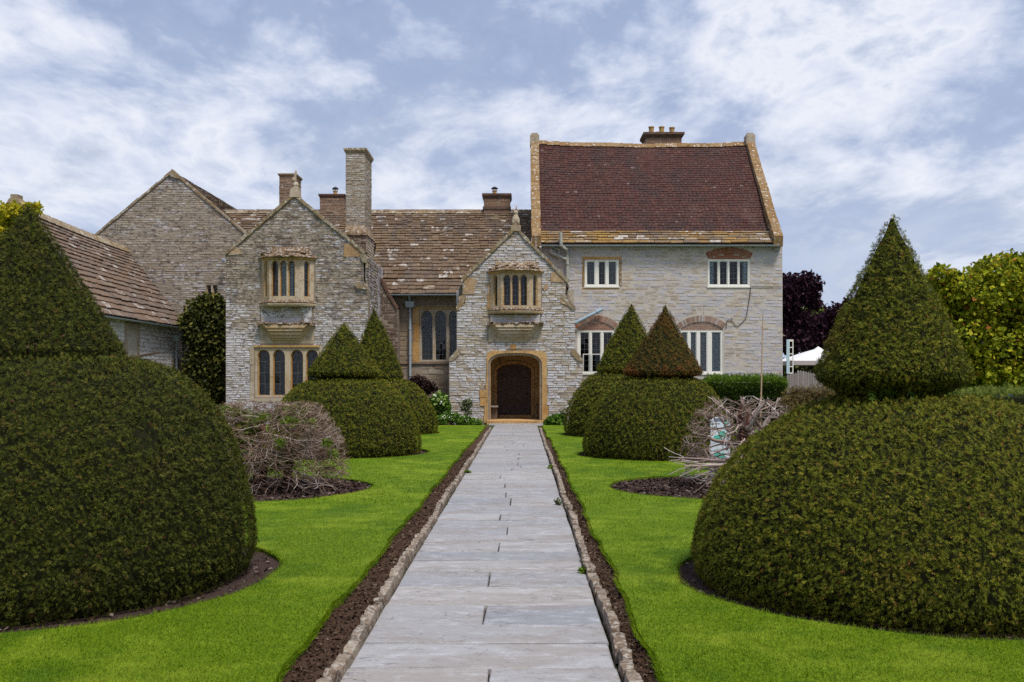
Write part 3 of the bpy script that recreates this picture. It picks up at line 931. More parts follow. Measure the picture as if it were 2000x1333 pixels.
FROND = []
for side in (-1, 1):
    FROND.append([(0.0, 0.0, 0), (0.42, side * 0.30, 0.05), (0.22, side * 0.02, 0)])
    FROND.append([(0.30, 0.0, 0), (0.78, side * 0.26, 0.03), (0.52, side * 0.02, 0)])
FROND.append([(0.40, -0.05, 0), (1.0, 0.0, -0.04), (0.40, 0.05, 0)])
FROND = np.array(FROND, dtype=np.float64)           # 5 triangles
LEAF = np.array([[(0, 0, 0), (0.5, -0.36, 0.05), (1, 0, 0)], [(0, 0, 0), (1, 0, 0), (0.5, 0.36, 0.05)]], dtype=np.float64)

def scatter(name, P, A, Nn, size, tint, mat, parent, tmpl=FROND, kind=None):
    """copies of a small leaf template at points P, axis A, face normal Nn, joined into one mesh"""
    A = norm(A)
    B = norm(np.cross(Nn, A))
    C = np.cross(A, B)
    nt = len(tmpl)
    T = tmpl.reshape(-1, 3)
    V = (P[:, None, :] + size[:, None, None] * (A[:, None, :] * T[None, :, 0:1] + B[:, None, :] * T[None, :, 1:2] + C[:, None, :] * T[None, :, 2:3]))
    V = V.reshape(-1, 3)
    Fc = np.arange(len(V), dtype=np.int32).reshape(-1, 3)
    return np_mesh(name, V, Fc, mat, parent, np.repeat(tint, nt * 3), kind)

def revolve_points(prof, n, rng):
    prof = np.array(prof, dtype=float)
    a, b = prof[:-1], prof[1:]
    L = np.hypot(b[:, 0] - a[:, 0], b[:, 1] - a[:, 1])
    ar = L * (a[:, 0] + b[:, 0]) / 2
    s = rng.choice(len(L), n, p=ar / ar.sum())
    t = rng.random(n)
    ra, rb = a[s, 0], b[s, 0]
    r = np.sqrt(ra ** 2 + (rb ** 2 - ra ** 2) * t)
    tt = np.where(np.abs(rb - ra) > 1e-6, (r - ra) / np.where(np.abs(rb - ra) > 1e-6, rb - ra, 1), t)
    z = a[s, 1] + (b[s, 1] - a[s, 1]) * tt
    th = rng.random(n) * 2 * np.pi
    nr, nz = -(b[s, 1] - a[s, 1]) / L[s], (b[s, 0] - a[s, 0]) / L[s]
    nr, nz = -nr, -nz
    P = np.stack([r * np.cos(th), r * np.sin(th), z], 1)
    N = np.stack([nr * np.cos(th), nr * np.sin(th), nz], 1)
    return P, N
def prof_area(prof):
    return sum(math.pi * (a[0] + b[0]) * math.hypot(b[0] - a[0], b[1] - a[1]) for a, b in zip(prof[:-1], prof[1:]))

def clipped_form(name, root, c, prof, dens, size, mat, seed, lean=(0, 0), core_in=0.075, gapamt=0.36, lump=0.022, tint_shift=0.0, relief=0.55):
    """clipped foliage surface: solid core just inside, coloured dark as its inner shade, dense sprays on the surface. prof runs bottom to top"""
    rng = np.random.default_rng(seed)
    n = int(prof_area(prof) * dens)
    P, N = revolve_points(prof, n, rng)
    c = np.array(c, dtype=float)
    tocam = norm(np.array([0, 0, 1.6]) - (P + c))
    keep = rng.random(n) < np.where((N * tocam).sum(1) > -0.22, 1.0, 0.2)
    P, N = P[keep], N[keep]
    f0 = 2.3 / size
    g = fnoise(P, f0, seed + 1) + 0.6 * fnoise(P, f0 * 2.1, seed + 2)
    keep = (g > -0.75) | (rng.random(len(P)) > gapamt * 2.4)
    P, N, g = P[keep], N[keep], g[keep]
    big = fnoise(P, 5.0, seed + 3)
    hole = fnoise(P, 9.0, seed + 9)
    P = P + N * (big * lump + g * relief * size + rng.normal(0, 0.010, len(P)))[:, None]
    keep = (hole < 1.18) | (rng.random(len(P)) < 0.25)
    P, N, g, big = P[keep], N[keep], g[keep], big[keep]
    P[:, 0] += lean[0] * P[:, 2]; P[:, 1] += lean[1] * P[:, 2]
    m = len(P)
    tang = norm(np.cross(N, rng.normal(size=(m, 3))))
    A = norm(N * rng.uniform(0.05, 0.9, (m, 1)) + tang * rng.uniform(0.5, 1.0, (m, 1)) + np.array([0, 0, 0.12]))
    Nn = norm(N + rng.normal(0, 0.30, (m, 3)))
    sz = size * rng.uniform(0.65, 1.45, m)
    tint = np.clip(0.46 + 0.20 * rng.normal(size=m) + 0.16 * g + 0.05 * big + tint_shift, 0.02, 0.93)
    br = rng.random(m) < 0.012
    tint[br] = rng.uniform(0.93, 1.0, br.sum())
    P = P - A * (sz * 0.35)[:, None]
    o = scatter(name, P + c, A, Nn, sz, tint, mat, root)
    o['label'] = None
    del o['label']
    # inner solid core: the crown's deep shade painted as a dark surface
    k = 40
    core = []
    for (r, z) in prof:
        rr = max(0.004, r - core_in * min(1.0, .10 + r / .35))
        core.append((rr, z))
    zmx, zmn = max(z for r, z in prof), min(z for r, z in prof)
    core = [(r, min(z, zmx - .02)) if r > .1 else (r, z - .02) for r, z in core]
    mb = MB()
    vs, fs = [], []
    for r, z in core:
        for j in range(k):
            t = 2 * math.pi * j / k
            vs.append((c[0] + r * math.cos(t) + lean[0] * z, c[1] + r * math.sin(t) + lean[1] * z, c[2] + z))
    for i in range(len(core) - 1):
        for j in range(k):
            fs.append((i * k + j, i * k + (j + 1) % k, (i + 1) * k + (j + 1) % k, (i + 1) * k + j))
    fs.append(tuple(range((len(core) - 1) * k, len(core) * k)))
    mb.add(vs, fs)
    mb.build('shade_core', 'yew_twig', o, smooth=True)
    return o

def leaf_mass(name, lobes, n, size, mat, parent, seed, shell=0.55, tmpl=LEAF, tint_mu=0.45, tint_sd=0.22, up=0.3, clump=14.0, kind=None, toplight=0.0, gaps=0.35):
    """leaves spread through ellipsoid lobes [(cx,cy,cz,rx,ry,rz)], thinned into clumps"""
    rng = np.random.default_rng(seed)
    lob = np.array(lobes, dtype=float)
    wt = np.cbrt(lob[:, 3] * lob[:, 4] * lob[:, 5]) ** 2
    s = rng.choice(len(lob), n, p=wt / wt.sum())
    d = norm(rng.normal(size=(n, 3)))
    rad = (shell + (1 - shell) * rng.random(n)) * (1 + 0.06 * rng.normal(size=n))
    P = lob[s, :3] + d * lob[s, 3:] * rad[:, None]
    g = fnoise(P, clump / max(0.2, float(np.mean(lob[:, 3:]))), seed + 1)
    keep = (g > -0.5) | (rng.random(n) > gaps * 2)
    P, d, g = P[keep], d[keep], g[keep]
    P = P + d * (g * 0.08 * float(np.mean(lob[:, 3:])))[:, None]
    m = len(P)
    A = norm(d * 0.5 + rng.normal(0, 0.7, (m, 3)) + np.array([0, 0, -0.15]))
    Nn = norm(d * 0.6 + rng.normal(0, 0.6, (m, 3)) + np.array([0, 0, up]))
    tint = np.clip(tint_mu + tint_sd * rng.normal(size=m) + 0.10 * g, 0, 1)
    return scatter(name, P, A, Nn, size * rng.uniform(0.6, 1.4, m), tint, mat, parent, tmpl, kind)

def grow(mb, p, d, length, r0, r1, rnd, seg=0.10, wig=0.22, depth=0, kids=3, inside=None, flat=0.0, nside=5, kidlen=0.55, out=None):
    """a wandering branch with forks"""
    n = max(3, int(length / seg))
    pts = [Vector(p)]
    d = Vector(d).normalized()
    for i in range(n):
        d = (d + Vector((rnd.gauss(0, wig), rnd.gauss(0, wig), rnd.gauss(0, wig) * (1 - flat)))).normalized()
        q = pts[-1] + d * (length / n)
        if inside and not inside(q):
            break
        pts.append(q)
    if len(pts) < 2:
        return
    rs = [r0 + (r1 - r0) * i / (len(pts) - 1) for i in range(len(pts))]
    mb.cur = rnd.random() * .9 + .05
    mb.tube(pts, rs, nside)
    if depth > 0:
        for k in range(kids):
            i = rnd.randint(max(1, len(pts) // 3), len(pts) - 1)
            dd = (pts[i] - pts[i - 1]).normalized()
            nd = (dd + Vector((rnd.gauss(0, .65), rnd.gauss(0, .65), rnd.gauss(0, .55) * (1 - flat * .6)))).normalized()
            grow(mb, pts[i], nd, length * kidlen * rnd.uniform(.6, 1.2), rs[i] * .72, r1 * .75, rnd, seg, wig, depth - 1, kids, inside, flat, max(4, nside - 1), kidlen)

# ------------------------------------------------------------------ ground, path, lawns
LZ = 0.055
def struct(name, mb, mat, parent=None, label=None):
    o = mb.build(name, mat, parent)
    o['kind'] = 'structure'
    if label: o['label'] = label
    return o

mb = MB(); mb.add([(-900, -60, -0.06), (900, -60, -0.06), (900, 1500, -0.06), (-900, 1500, -0.06)], [(0, 1, 2, 3)])
struct('ground', mb, 'ground', None, 'flat rough ground running out to the horizon')

PX0, PX1 = -0.976, 0.527
rs = random.Random(5)
mb = MB(); mb.box(PX0 - .01, PX1 + .01, 0.5, 34.6, -0.059, -0.040)
path = struct('path', mb, 'joint_sand', None, 'long straight flagstone path leading to the porch door')
def slab(x0, x1, y0, y1):
    mb = MB()
    g = 0.006
    x0, x1, y0, y1 = x0 + g, x1 - g, y0 + g * 1.35, y1 - g * 1.35
    j = lambda a=.006: rs.uniform(-a, a)
    dz = rs.uniform(-.004, .004)
    bot = [(x0, y0, -.045), (x1, y0, -.045), (x1, y1, -.045), (x0, y1, -.045)]
    ring = [(x0 + j(), y0 + j(), -.007 + dz), ((x0 + x1) / 2, y0 + j(.009), -.007 + dz), (x1 + j(), y0 + j(), -.007 + dz), (x1 + j(), y1 + j(), -.007 + dz), ((x0 + x1) / 2, y1 + j(.009), -.007 + dz), (x0 + j(), y1 + j(), -.007 + dz)]
    cxx, cyy = (x0 + x1) / 2, (y0 + y1) / 2
    top = []
    for (x, y, z) in ring:
        vx, vy = cxx - x, cyy - y
        L = math.hypot(vx, vy)
        top.append((x + vx / L * .009, y + vy / L * .009, dz + j(.0022)))
    v = bot + ring + top
    f = [(10, 11, 12, 13, 14, 15)]
    for i in range(6):
        k = (i + 1) % 6
        f.append((4 + i, 4 + k, 10 + k, 10 + i))
    f += [(0, 1, 6, 5, 4), (1, 2, 7, 6), (2, 3, 9, 8, 7), (3, 0, 4, 9)]
    mb.add(v, f)
    mb.build('flagstone', 'slab', path)
y = 2.2
row = 0
joints = {5: -.02}
edges = [2.2, 2.75, 3.3, 3.86, 4.4, 4.9, 5.40, 5.90, 6.35, 6.92, 7.54, 8.13, 8.6, 9.07, 9.56, 10.03, 10.6, 11.1, 11.6, 12.4, 13.2]
while edges[-1] < 34.4:
    edges.append(min(34.55, edges[-1] + rs.uniform(.5, .68)))
mid = {4.9: -.182, 6.35: -.26, 7.54: -.265, 9.07: -.225, 10.03: -.16, 11.1: -.26, 12.4: -.155}
for i, (a, b) in enumerate(zip(edges[:-1], edges[1:])):
    if a in mid or (a > 13.1 and i % 2 == 0):
        xm = mid.get(a, rs.uniform(-.42, -.05))
        slab(PX0, xm, a, b); slab(xm, PX1, a, b)
    else:
        if a > 14 and rs.random() < .5:
            xm = rs.uniform(-.6, .2); slab(PX0, xm, a, b); slab(xm, PX1, a, b)
        else:
            slab(PX0, PX1, a, b)
# landing in front of the porch step
for k in range(5):
    slab(-1.2 + k * .4, -0.8 + k * .4, 34.57, 35.2)
for k in range(4):
    slab(-1.2 + k * .5, -0.7 + k * .5, 35.2, 35.72)

# rubble edging stones on both sides of the path
def kerb_template(seed):
    r = random.Random(seed)
    n = 4
    vid, v = {}, []
    for a in range(n + 1):
        for b in range(3):
            for c in range(3):
                if 0 < a < n and b == 1 and c == 1:
                    continue
                x, y, z = a / n - .5, b / 2 - .5, c / 2
                e = (abs(x) * 2) ** 4
                y2 = y * (1 - .12 * e) * (.84 if c == 2 else 1.0)
                z2 = z * (1 - .16 * e if c == 2 else 1) + (.05 if c == 2 and b == 1 else 0)
                vid[(a, b, c)] = len(v)
                v.append((x + r.uniform(-.04, .04) * (0 if a in (0, n) else 1), y2 + r.uniform(-.09, .09), z2 + (r.uniform(-.10, .10) if c else 0)))
    f = []
    for a in range(n):
        for b in range(2):
            f.append(tuple(vid[q] for q in ((a, b, 2), (a + 1, b, 2), (a + 1, b + 1, 2), (a, b + 1, 2))))
        for c in range(2):
            f.append(tuple(vid[q] for q in ((a, 0, c), (a + 1, 0, c), (a + 1, 0, c + 1), (a, 0, c + 1))))
            f.append(tuple(vid[q] for q in ((a + 1, 2, c), (a, 2, c), (a, 2, c + 1), (a + 1, 2, c + 1))))
    for b in range(2):
        for c in range(2):
            f.append(tuple(vid[q] for q in ((0, b + 1, c), (0, b, c), (0, b, c + 1), (0, b + 1, c + 1))))
            f.append(tuple(vid[q] for q in ((n, b, c), (n, b + 1, c), (n, b + 1, c + 1), (n, b, c + 1))))
    return v, f
KERBS = [kerb_template(60 + i) for i in range(12)]
kms = shared('kerb_stone', KERBS, 'kerb')
for me in kms:
    me.polygons.foreach_set('use_smooth', [True] * len(me.polygons))
    me.set_sharp_from_angle(angle=math.radians(48))
for side, xc in ((-1, PX0 - .050), (1, PX1 + .048)):
    y = 2.3
    while y < 31.7:
        l = rs.choice((rs.uniform(.10, .2), rs.uniform(.16, .38))) * (1.0 if y < 18 else 1.5)
        o = link(bpy.data.objects.new('kerb_stone', rs.choice(kms)), path)
        wob = .010 * math.sin(y * 1.3) + .008 * math.sin(y * .41 + side)
        o.matrix_basis = Matrix.Translation((xc + wob + rs.uniform(-.005, .005), y + l / 2, -.05)) @ Matrix.Rotation(math.pi / 2 * rs.choice((1, -1)) + rs.uniform(-.03, .03), 4, 'Z') @ Matrix.Rotation(rs.uniform(-.04, .04), 4, 'X') @ Matrix.Diagonal((l * .985, rs.uniform(.060, .082), rs.uniform(.082, .118), 1))
        y += l

def soil_sheet(name, x0, x1, y0, y1, step, z, amp, mat, clip=None, seed=1, label=None):
    rng = np.random.default_rng(seed)
    nx, ny = max(2, int((x1 - x0) / step)), max(2, int((y1 - y0) / step))
    X, Y = np.meshgrid(np.linspace(x0, x1, nx + 1), np.linspace(y0, y1, ny + 1))
    P = np.stack([X.ravel(), Y.ravel(), np.zeros(X.size)], 1)
    h = fnoise(P, 22.0, seed) * .5 + fnoise(P, 60.0, seed + 1) * .35 + rng.normal(0, .25, len(P))
    P[:, 2] = z + amp * h
    idx = np.arange(X.size).reshape(ny + 1, nx + 1)
    Fq = np.stack([idx[:-1, :-1].ravel(), idx[:-1, 1:].ravel(), idx[1:, 1:].ravel(), idx[1:, :-1].ravel()], 1)
    if clip is not None:
        c = P[Fq].mean(1)
        Fq = Fq[clip(c)]
    o = np_mesh(name, P, Fq, mat, None, np.zeros(len(P)), smooth=True)
    o['kind'] = 'structure'
    if label: o['label'] = label
    return o
CHIP = np.array([[(-.5, -.25, 0), (.5, -.2, .05), (.35, .25, .3)], [(-.5, -.25, 0), (.35, .25, .3), (-.4, .3, .2)], [(.5, -.2, .05), (.35, .25, .3), (.3, .1, -.2)]])
def clods(name, P, size, mat, seed, label):
    rng = np.random.default_rng(seed)
    n = len(P)
    A = norm(rng.normal(size=(n, 3)) * np.array([1, 1, .35]))
    Nn = norm(rng.normal(size=(n, 3)) * .5 + np.array([0, 0, 1]))
    o = scatter(name, P, A, Nn, size * rng.uniform(.4, 1.6, n) ** 1.5, rng.random(n), mat, None, CHIP, 'stuff')
    o['label'] = label; o['category'] = 'soil'
    return o
RL, RRT = -1.285, 0.745      # lawn edges beside the path
def lawn_edge(side, y):
    if side < 0:
        return RL + .016 * math.sin(y * 1.7) + .012 * math.sin(y * 4.3 + 1) + .008 * math.sin(y * 9.1) + (.05 if y > 24 else 0)
    return RRT + .018 * math.sin(y * 1.5 + 2) + .012 * math.sin(y * 4.9) + .008 * math.sin(y * 8.3) - (.05 if y > 26 else 0)
soil_sheet('soil_border', RL - .12, PX0 - .06, 2.2, 12, .022, -.010, .019, 'soil', None, 3, 'nearer stretch of bare soil between lawn and path, on the left')
soil_sheet('soil_border', RL - .12, PX0 - .06, 12, 33.0, .05, -.008, .012, 'soil', None, 4, 'farther stretch of bare soil between lawn and path, on the left')
soil_sheet('soil_border', PX1 + .06, RRT + .12, 2.2, 12, .022, -.010, .019, 'soil', None, 5, 'nearer stretch of bare soil between lawn and path, on the right')
soil_sheet('soil_border', PX1 + .06, RRT + .12, 12, 33.0, .05, -.008, .012, 'soil', None, 6, 'farther stretch of bare soil between lawn and path, on the right')
rng = np.random.default_rng(31)
n = 20000
yy = 2.6 + (22 - 2.6) * rng.random(n) ** 1.8
P = np.stack([np.where(np.arange(n) % 2 == 0, rng.uniform(RL - .02, PX0 - .09, n), rng.uniform(PX1 + .09, RRT + .02, n)), yy, rng.uniform(-.012, .012, n)], 1)
clods('soil_clods', P, .016, 'soil', 8, 'crumbs of dry soil scattered along the path borders')

BED_WHERE = {'L1': 'under the near left yew', 'L2': 'under the tangled brown dead yew', 'L3': 'under the yew before the four light window', 'L4': 'under the yew next to the hydrangea', 'R1': 'under the near right yew', 'R2': 'under the grey dead yew skeleton', 'R3': 'under the brown tipped yew', 'R4': 'under the half hidden all green yew'}
# planting beds: centre x, y, radius
BEDS = {'L1': (-3.90, 7.70, 1.93), 'L2': (-3.85, 13.95, 1.68), 'L3': (-3.79, 20.75, 1.80), 'L4': (-4.20, 28.4, 1.78),
        'R1': (3.05, 7.60, 1.83), 'R2': (2.86, 14.1, 1.60), 'R3': (2.835, 20.1, 1.70), 'R4': (2.85, 27.4, 1.75)}
for i, (kk, (bx, by, br)) in enumerate(BEDS.items()):
    st = .045 if kk[1] in '12' else .09
    soil_sheet('soil_bed', bx - br - .06, bx + br + .06, by - br - .06, by + br + .06, st, .012, .012, 'mulch', lambda c, bx=bx, by=by, br=br: (np.hypot(c[:, 0] - bx, c[:, 1] - by) < br + .05), 20 + i, 'round bark bed ' + BED_WHERE[kk])
for kk in ('L1', 'L2', 'R1', 'R2', 'L3', 'R3'):
    bx, by, br = BEDS[kk]
    n = 8000 if kk[1] == '2' else 3500
    t, r = rng.random(n) * 6.283, br * np.sqrt(rng.random(n)) * .98
    P = np.stack([bx + r * np.cos(t), by + r * np.sin(t), .018 + rng.random(n) * .012], 1)
    clods('mulch_chips', P, .034 if kk[1] == '2' else .022, 'mulch', 40 + by.__int__(), 'bark chips on the round bed ' + BED_WHERE[kk])

def ring(bx, by, br, n=56, seed=0):
    r = random.Random(seed)
    ph = [r.uniform(0, 6.28) for _ in range(4)]
    return [(bx + (br + .018 * math.sin(5 * t + ph[0]) + .012 * math.sin(11 * t + ph[1]) + .008 * math.sin(19 * t + ph[2])) * math.cos(t),
             by + (br + .018 * math.sin(5 * t + ph[0]) + .012 * math.sin(11 * t + ph[1]) + .008 * math.sin(19 * t + ph[2])) * math.sin(t)) for t in [2 * math.pi * i / n for i in range(n)]]
class Flat:
    def p(s, u, z, d=0.0): return Vector((u, z, d))
LAWN_HOLES = {-1: [ring(*BEDS[k], seed=i) for i, k in enumerate(('L1', 'L2', 'L3', 'L4'))], 1: [ring(*BEDS[k], seed=10 + i) for i, k in enumerate(('R1', 'R2', 'R3', 'R4'))]}
for side, far in ((-1, -24.0), (1, 24.0)):
    ys = [1.5 + .25 * i for i in range(int((33.0 - 1.5) / .25) + 1)]
    poly = [(lawn_edge(side, y), y) for y in ys] + [(far, 33.0), (far, 1.5)]
    mb = MB()
    panel(mb, Flat(), poly, LAWN_HOLES[side], LZ, -.05)
    lw = mb.build('lawn', 'lawn')
    lw['kind'] = 'structure'
    lw['label'] = 'mown lawn on the left of the path' if side < 0 else 'mown lawn on the right of the path'

# grass blades standing on the lawns, thinner with distance
def in_bed(P, pad=0.0):
    m = np.zeros(len(P), dtype=bool)
    for bx, by, br in BEDS.values():
        m |= np.hypot(P[:, 0] - bx, P[:, 1] - by) < br - pad
    return m
def blades(n, y0, y1, w, h, seed):
    rng = np.random.default_rng(seed)
    u = rng.random(n)
    Y = y0 * (y1 / y0) ** u                      # denser close to the camera
    X = (rng.random(n) * 2 - 1) * (Y * .56 + .4)
    eL = np.array([RL] * n) + .016 * np.sin(Y * 1.7) + .012 * np.sin(Y * 4.3 + 1) + .008 * np.sin(Y * 9.1)
    eR = np.array([RRT] * n) + .018 * np.sin(Y * 1.5 + 2) + .012 * np.sin(Y * 4.9) + .008 * np.sin(Y * 8.3)
    P = np.stack([X, Y, np.full(n, LZ - .004)], 1)
    k = ((X < eL + .006) | (X > eR - .006)) & ~in_bed(P, .012)
    P = P[k]; m = len(P)
    ang = rng.random(m) * 6.283
    ln = h * rng.uniform(.5, 1.5, m)
    lean = rng.uniform(.15, 1.1, m)
    a2 = rng.random(m) * 6.283
    b = np.stack([np.cos(ang), np.sin(ang), np.zeros(m)], 1) * (w * rng.uniform(.6, 1.4, m))[:, None]
    tip = P + np.stack([np.cos(a2) * lean, np.sin(a2) * lean, np.ones(m)], 1) * ln[:, None]
    V = np.stack([P - b, P + b, tip], 1).reshape(-1, 3)
    tint = np.clip(.45 + .2 * rng.normal(size=m) + .08 * fnoise(P, 3.0, seed), 0, 1)
    return V, np.repeat(tint, 3)
V1, t1 = blades(520000, 3.0, 12.0, .0022, .018, 1)
V2, t2 = blades(170000, 12.0, 32.9, .005, .022, 2)
# longer untrimmed blades round the beds and along the lawn edges
rng = np.random.default_rng(77)
ed = []
for side in (-1, 1):
    for hpoly in LAWN_HOLES[side]:
        c = np.array(hpoly); cc = c.mean(0)
        for k in range(2600):
            i = rng.integers(len(c)); t = rng.random()
            q = c[i] * (1 - t) + c[(i + 1) % len(c)] * t
            ed.append((*(q + (q - cc) / np.linalg.norm(q - cc) * rng.uniform(-.01, .03)), LZ - .01, *(-(q - cc) / np.linalg.norm(q - cc))))
    for k in range(9000):
        y = 3.0 * (11.0 ** rng.random())
        ed.append((lawn_edge(side, y) - side * rng.uniform(-.022, .012) * -1, y, LZ - .012, -side, 0))
ed = np.array(ed); m = len(ed)
ang = rng.random(m) * 6.283
b = np.stack([np.cos(ang), np.sin(ang), np.zeros(m)], 1) * .003
ln = .034 * rng.uniform(.3, 1.6, m)
tip = ed[:, :3] + np.stack([ed[:, 3] * .5 + rng.normal(0, .35, m), ed[:, 4] * .5 + rng.normal(0, .35, m), np.full(m, .65)], 1) * ln[:, None]
V3 = np.stack([ed[:, :3] - b, ed[:, :3] + b, tip], 1).reshape(-1, 3)
t3 = np.repeat(np.clip(.4 + .25 * rng.normal(size=m), 0, 1), 3)
V = np.concatenate([V1, V2, V3]); T = np.concatenate([t1, t2, t3])
o = np_mesh('grass', V, np.arange(len(V), dtype=np.int32).reshape(-1, 3), 'blade', None, T, 'stuff')
tag(o, 'short bright green mown grass covering both lawns', 'grass')

# ------------------------------------------------------------------ the manor house, wing by wing
YP = 36.0
FP = front(YP)
def pp(pts, Y): return [(fx(a, Y), fz(b, Y)) for a, b in pts]
def body(name, root, poly, Y0, Y1, mat, roofcut=None):
    """closed body of a wing behind its stone face"""
    mb = MB()
    panel(mb, front(Y0), poly, [], 0, -(Y1 - Y0))
    return mb.build(name, mat, root)

# ============ porch
porch = thing('stone_porch', 'two storey gabled stone porch with ochre arched doorway and small oriel window', 'porch', (-.25, YP, 0), 'wings of the manor house')
PO = pp([(877, 830), (877, 701), (892, 683), (892, 600), (903, 576), (903, 548), (1007, 449), (1107, 549), (1104, 577), (1123, 599), (1123, 683), (1138, 701), (1138, 830)], YP)
DA = (fz(715, YP), fz(694, YP), 18, 3.4, 2.5)
door_o = arch(fx(957, YP), fx(1054.5, YP), 0.02, *DA)
hx = .40
door_sur = [(door_o[0][0] - .24, 0.0), (door_o[1][0] + .30, 0.0), (door_o[1][0] + .32, .55), (door_o[1][0] + .20, .75), (door_o[1][0] + .30, 1.2), (door_o[1][0] + .22, 1.55), (door_o[1][0] + .28, fz(726, YP)), (door_o[1][0] + .20, fz(688, YP)),
            (fx(1007, YP), fz(682, YP)), (door_o[0][0] - .10, fz(694, YP)), (door_o[0][0] - .13, fz(728, YP)), (door_o[0][0] - .16, 1.35), (door_o[0][0] - .40, 1.2), (door_o[0][0] - .36, .6), (door_o[0][0] - .2, .5)]
U = lambda p: fx(p, YP)
Zz = lambda p: fz(p, YP)
oriel_hole = rect(U(962), U(1051), Zz(611), Zz(529))
mb = MB()
panel(mb, FP, PO, [door_o, oriel_hole], 0, -.45)
pwall = mb.build('wall', 'dark_mortar', porch)
corb = [(U(951), Zz(668)), (U(1055), Zz(668)), (U(1058), Zz(632)), (U(953), Zz(632))]
apron = rect(U(957), U(1056), Zz(630), Zz(615.5))
orl = rect(U(955), U(1058), Zz(615), Zz(527))
ochp = [pp([(904, 575), (926, 575), (930, 545), (908, 541)], YP), pp([(1076, 552), (1104, 552), (1104, 546), (1086, 531), (1076, 533)], YP)]
stone_wall(FP, PO, [door_sur, corb, apron, orl], 'porch_stone', (.06, .11), (.14, .42), pwall, porch, 280, (.0, .016), None, 11)
# body behind the face
mb = MB()
panel(mb, front(YP + .46), pp([(895, 830), (895, 560), (1007, 456), (1106, 555), (1120, 600), (1120, 830)], YP), [rect(U(950), U(1062), 0.0, Zz(690)), rect(U(955), U(1058), Zz(618), Zz(525))], 0, -.02)
mb.build('inner_wall', 'dark_mortar', porch)
for (a, b) in ((U(890), U(890) + .3), (U(1122) - .3, U(1122))):
    mb = MB(); mb.box(a, b, YP + .48, 40.0, 0, Zz(565)); mb.build('side_wall', 'porch_stone', porch)
# roof slopes behind the gable
for sgn in (-1, 1):
    mb = MB()
    x0 = U(1007)
    xe = U(900) if sgn < 0 else U(1112)
    q = [(x0, YP + .3, Zz(452)), (xe, YP + .3, Zz(556)), (xe, 41.5, Zz(556)), (x0, 42.6, Zz(452))]
    mb.add(q + [(a, b, c - .12) for a, b, c in q], [(0, 1, 2, 3), (7, 6, 5, 4), (0, 4, 5, 1), (1, 5, 6, 2), (2, 6, 7, 3), (3, 7, 4, 0)])
    mb.build('roof', 'hall_slate', porch)
coping(FP, U(901), Zz(551), U(1005), Zz(449.5), .03, .085, 9, 'coping', porch, .07, -.40, 3)
coping(FP, U(1109), Zz(552), U(1009), Zz(449.5), .03, .085, 9, 'coping', porch, .07, -.40, 4)
for poly in ochp:
    mb = MB(); panel(mb, FP, poly, [], .034, -.05); mb.build('kneeler', 'tan', porch)
for q in ([(903, 548), (910, 541), (912, 556), (906, 572), (900, 576), (896, 566)], [(1107, 549), (1103, 556), (1098, 566), (1108, 580), (1116, 590), (1124, 600), (1117, 600), (1101, 582)], ):
    pass
# sloping weathered tops of the buttresses
for q in ([(877, 701), (892, 683), (900, 683), (900, 690), (884, 706), (877, 706)], [(1138, 702), (1123, 683), (1115, 683), (1115, 691), (1130, 707), (1138, 707)], [(1124.5, 600), (1104, 576), (1096, 576), (1096, 583), (1117, 605), (1124.5, 605)], [(891, 601), (903, 577), (910, 577), (910, 585), (898, 606), (891, 606)]):
    mb = MB(); panel(mb, FP, pp(q, YP), [], .045, -.3); mb.build('weathering', 'coping', porch)
for q in ([(1096, 577), (1104, 576), (1112, 586), (1108, 597), (1094, 592)], [(896, 580), (904, 577), (909, 590), (898, 597)], [(1060, 561), (1069, 552), (1070, 564), (1063, 570)], [(966, 515), (976, 508), (978, 516), (969, 520)], [(953, 556), (962, 553), (960, 600), (951, 604)]):
    mb = MB(); panel(mb, FP, pp(q, YP), [], .036, -.05); mb.build('ochre_stone', 'tan', porch)
# door surround of ochre ashlar, built stone by stone
rd = random.Random(8)
def surround_blocks(F, outer, hole, zcuts, mat, parent, name, d0, d1):
    zs = sorted(zcuts)
    for za, zb in zip(zs[:-1], zs[1:]):
        zm = (za + zb) / 2
        for iv in iv_sub(poly_iv(outer, zm), poly_iv(hole, zm)):
            n = 1 if iv[1] - iv[0] < .6 else 3
            for k in range(n):
                a = iv[0] + (iv[1] - iv[0]) * k / n; b = iv[0] + (iv[1] - iv[0]) * (k + 1) / n
                if b - a > .03:
                    mb = MB(); fbox(mb, F, a + .003, b - .003, za + .003, zb - .003, d0 + rd.uniform(-.006, .006), d1); mb.build(name, mat, parent)
zl = [0.0, .32, .62, .95, 1.22, 1.52, 1.80]
surround_blocks(FP, door_sur, [(a, b) for a, b in rect(door_o[0][0] - .10, door_o[1][0] + .10, -1, 1.9)], zl, 'ochre', porch, 'quoin_stone', .030, -.12)
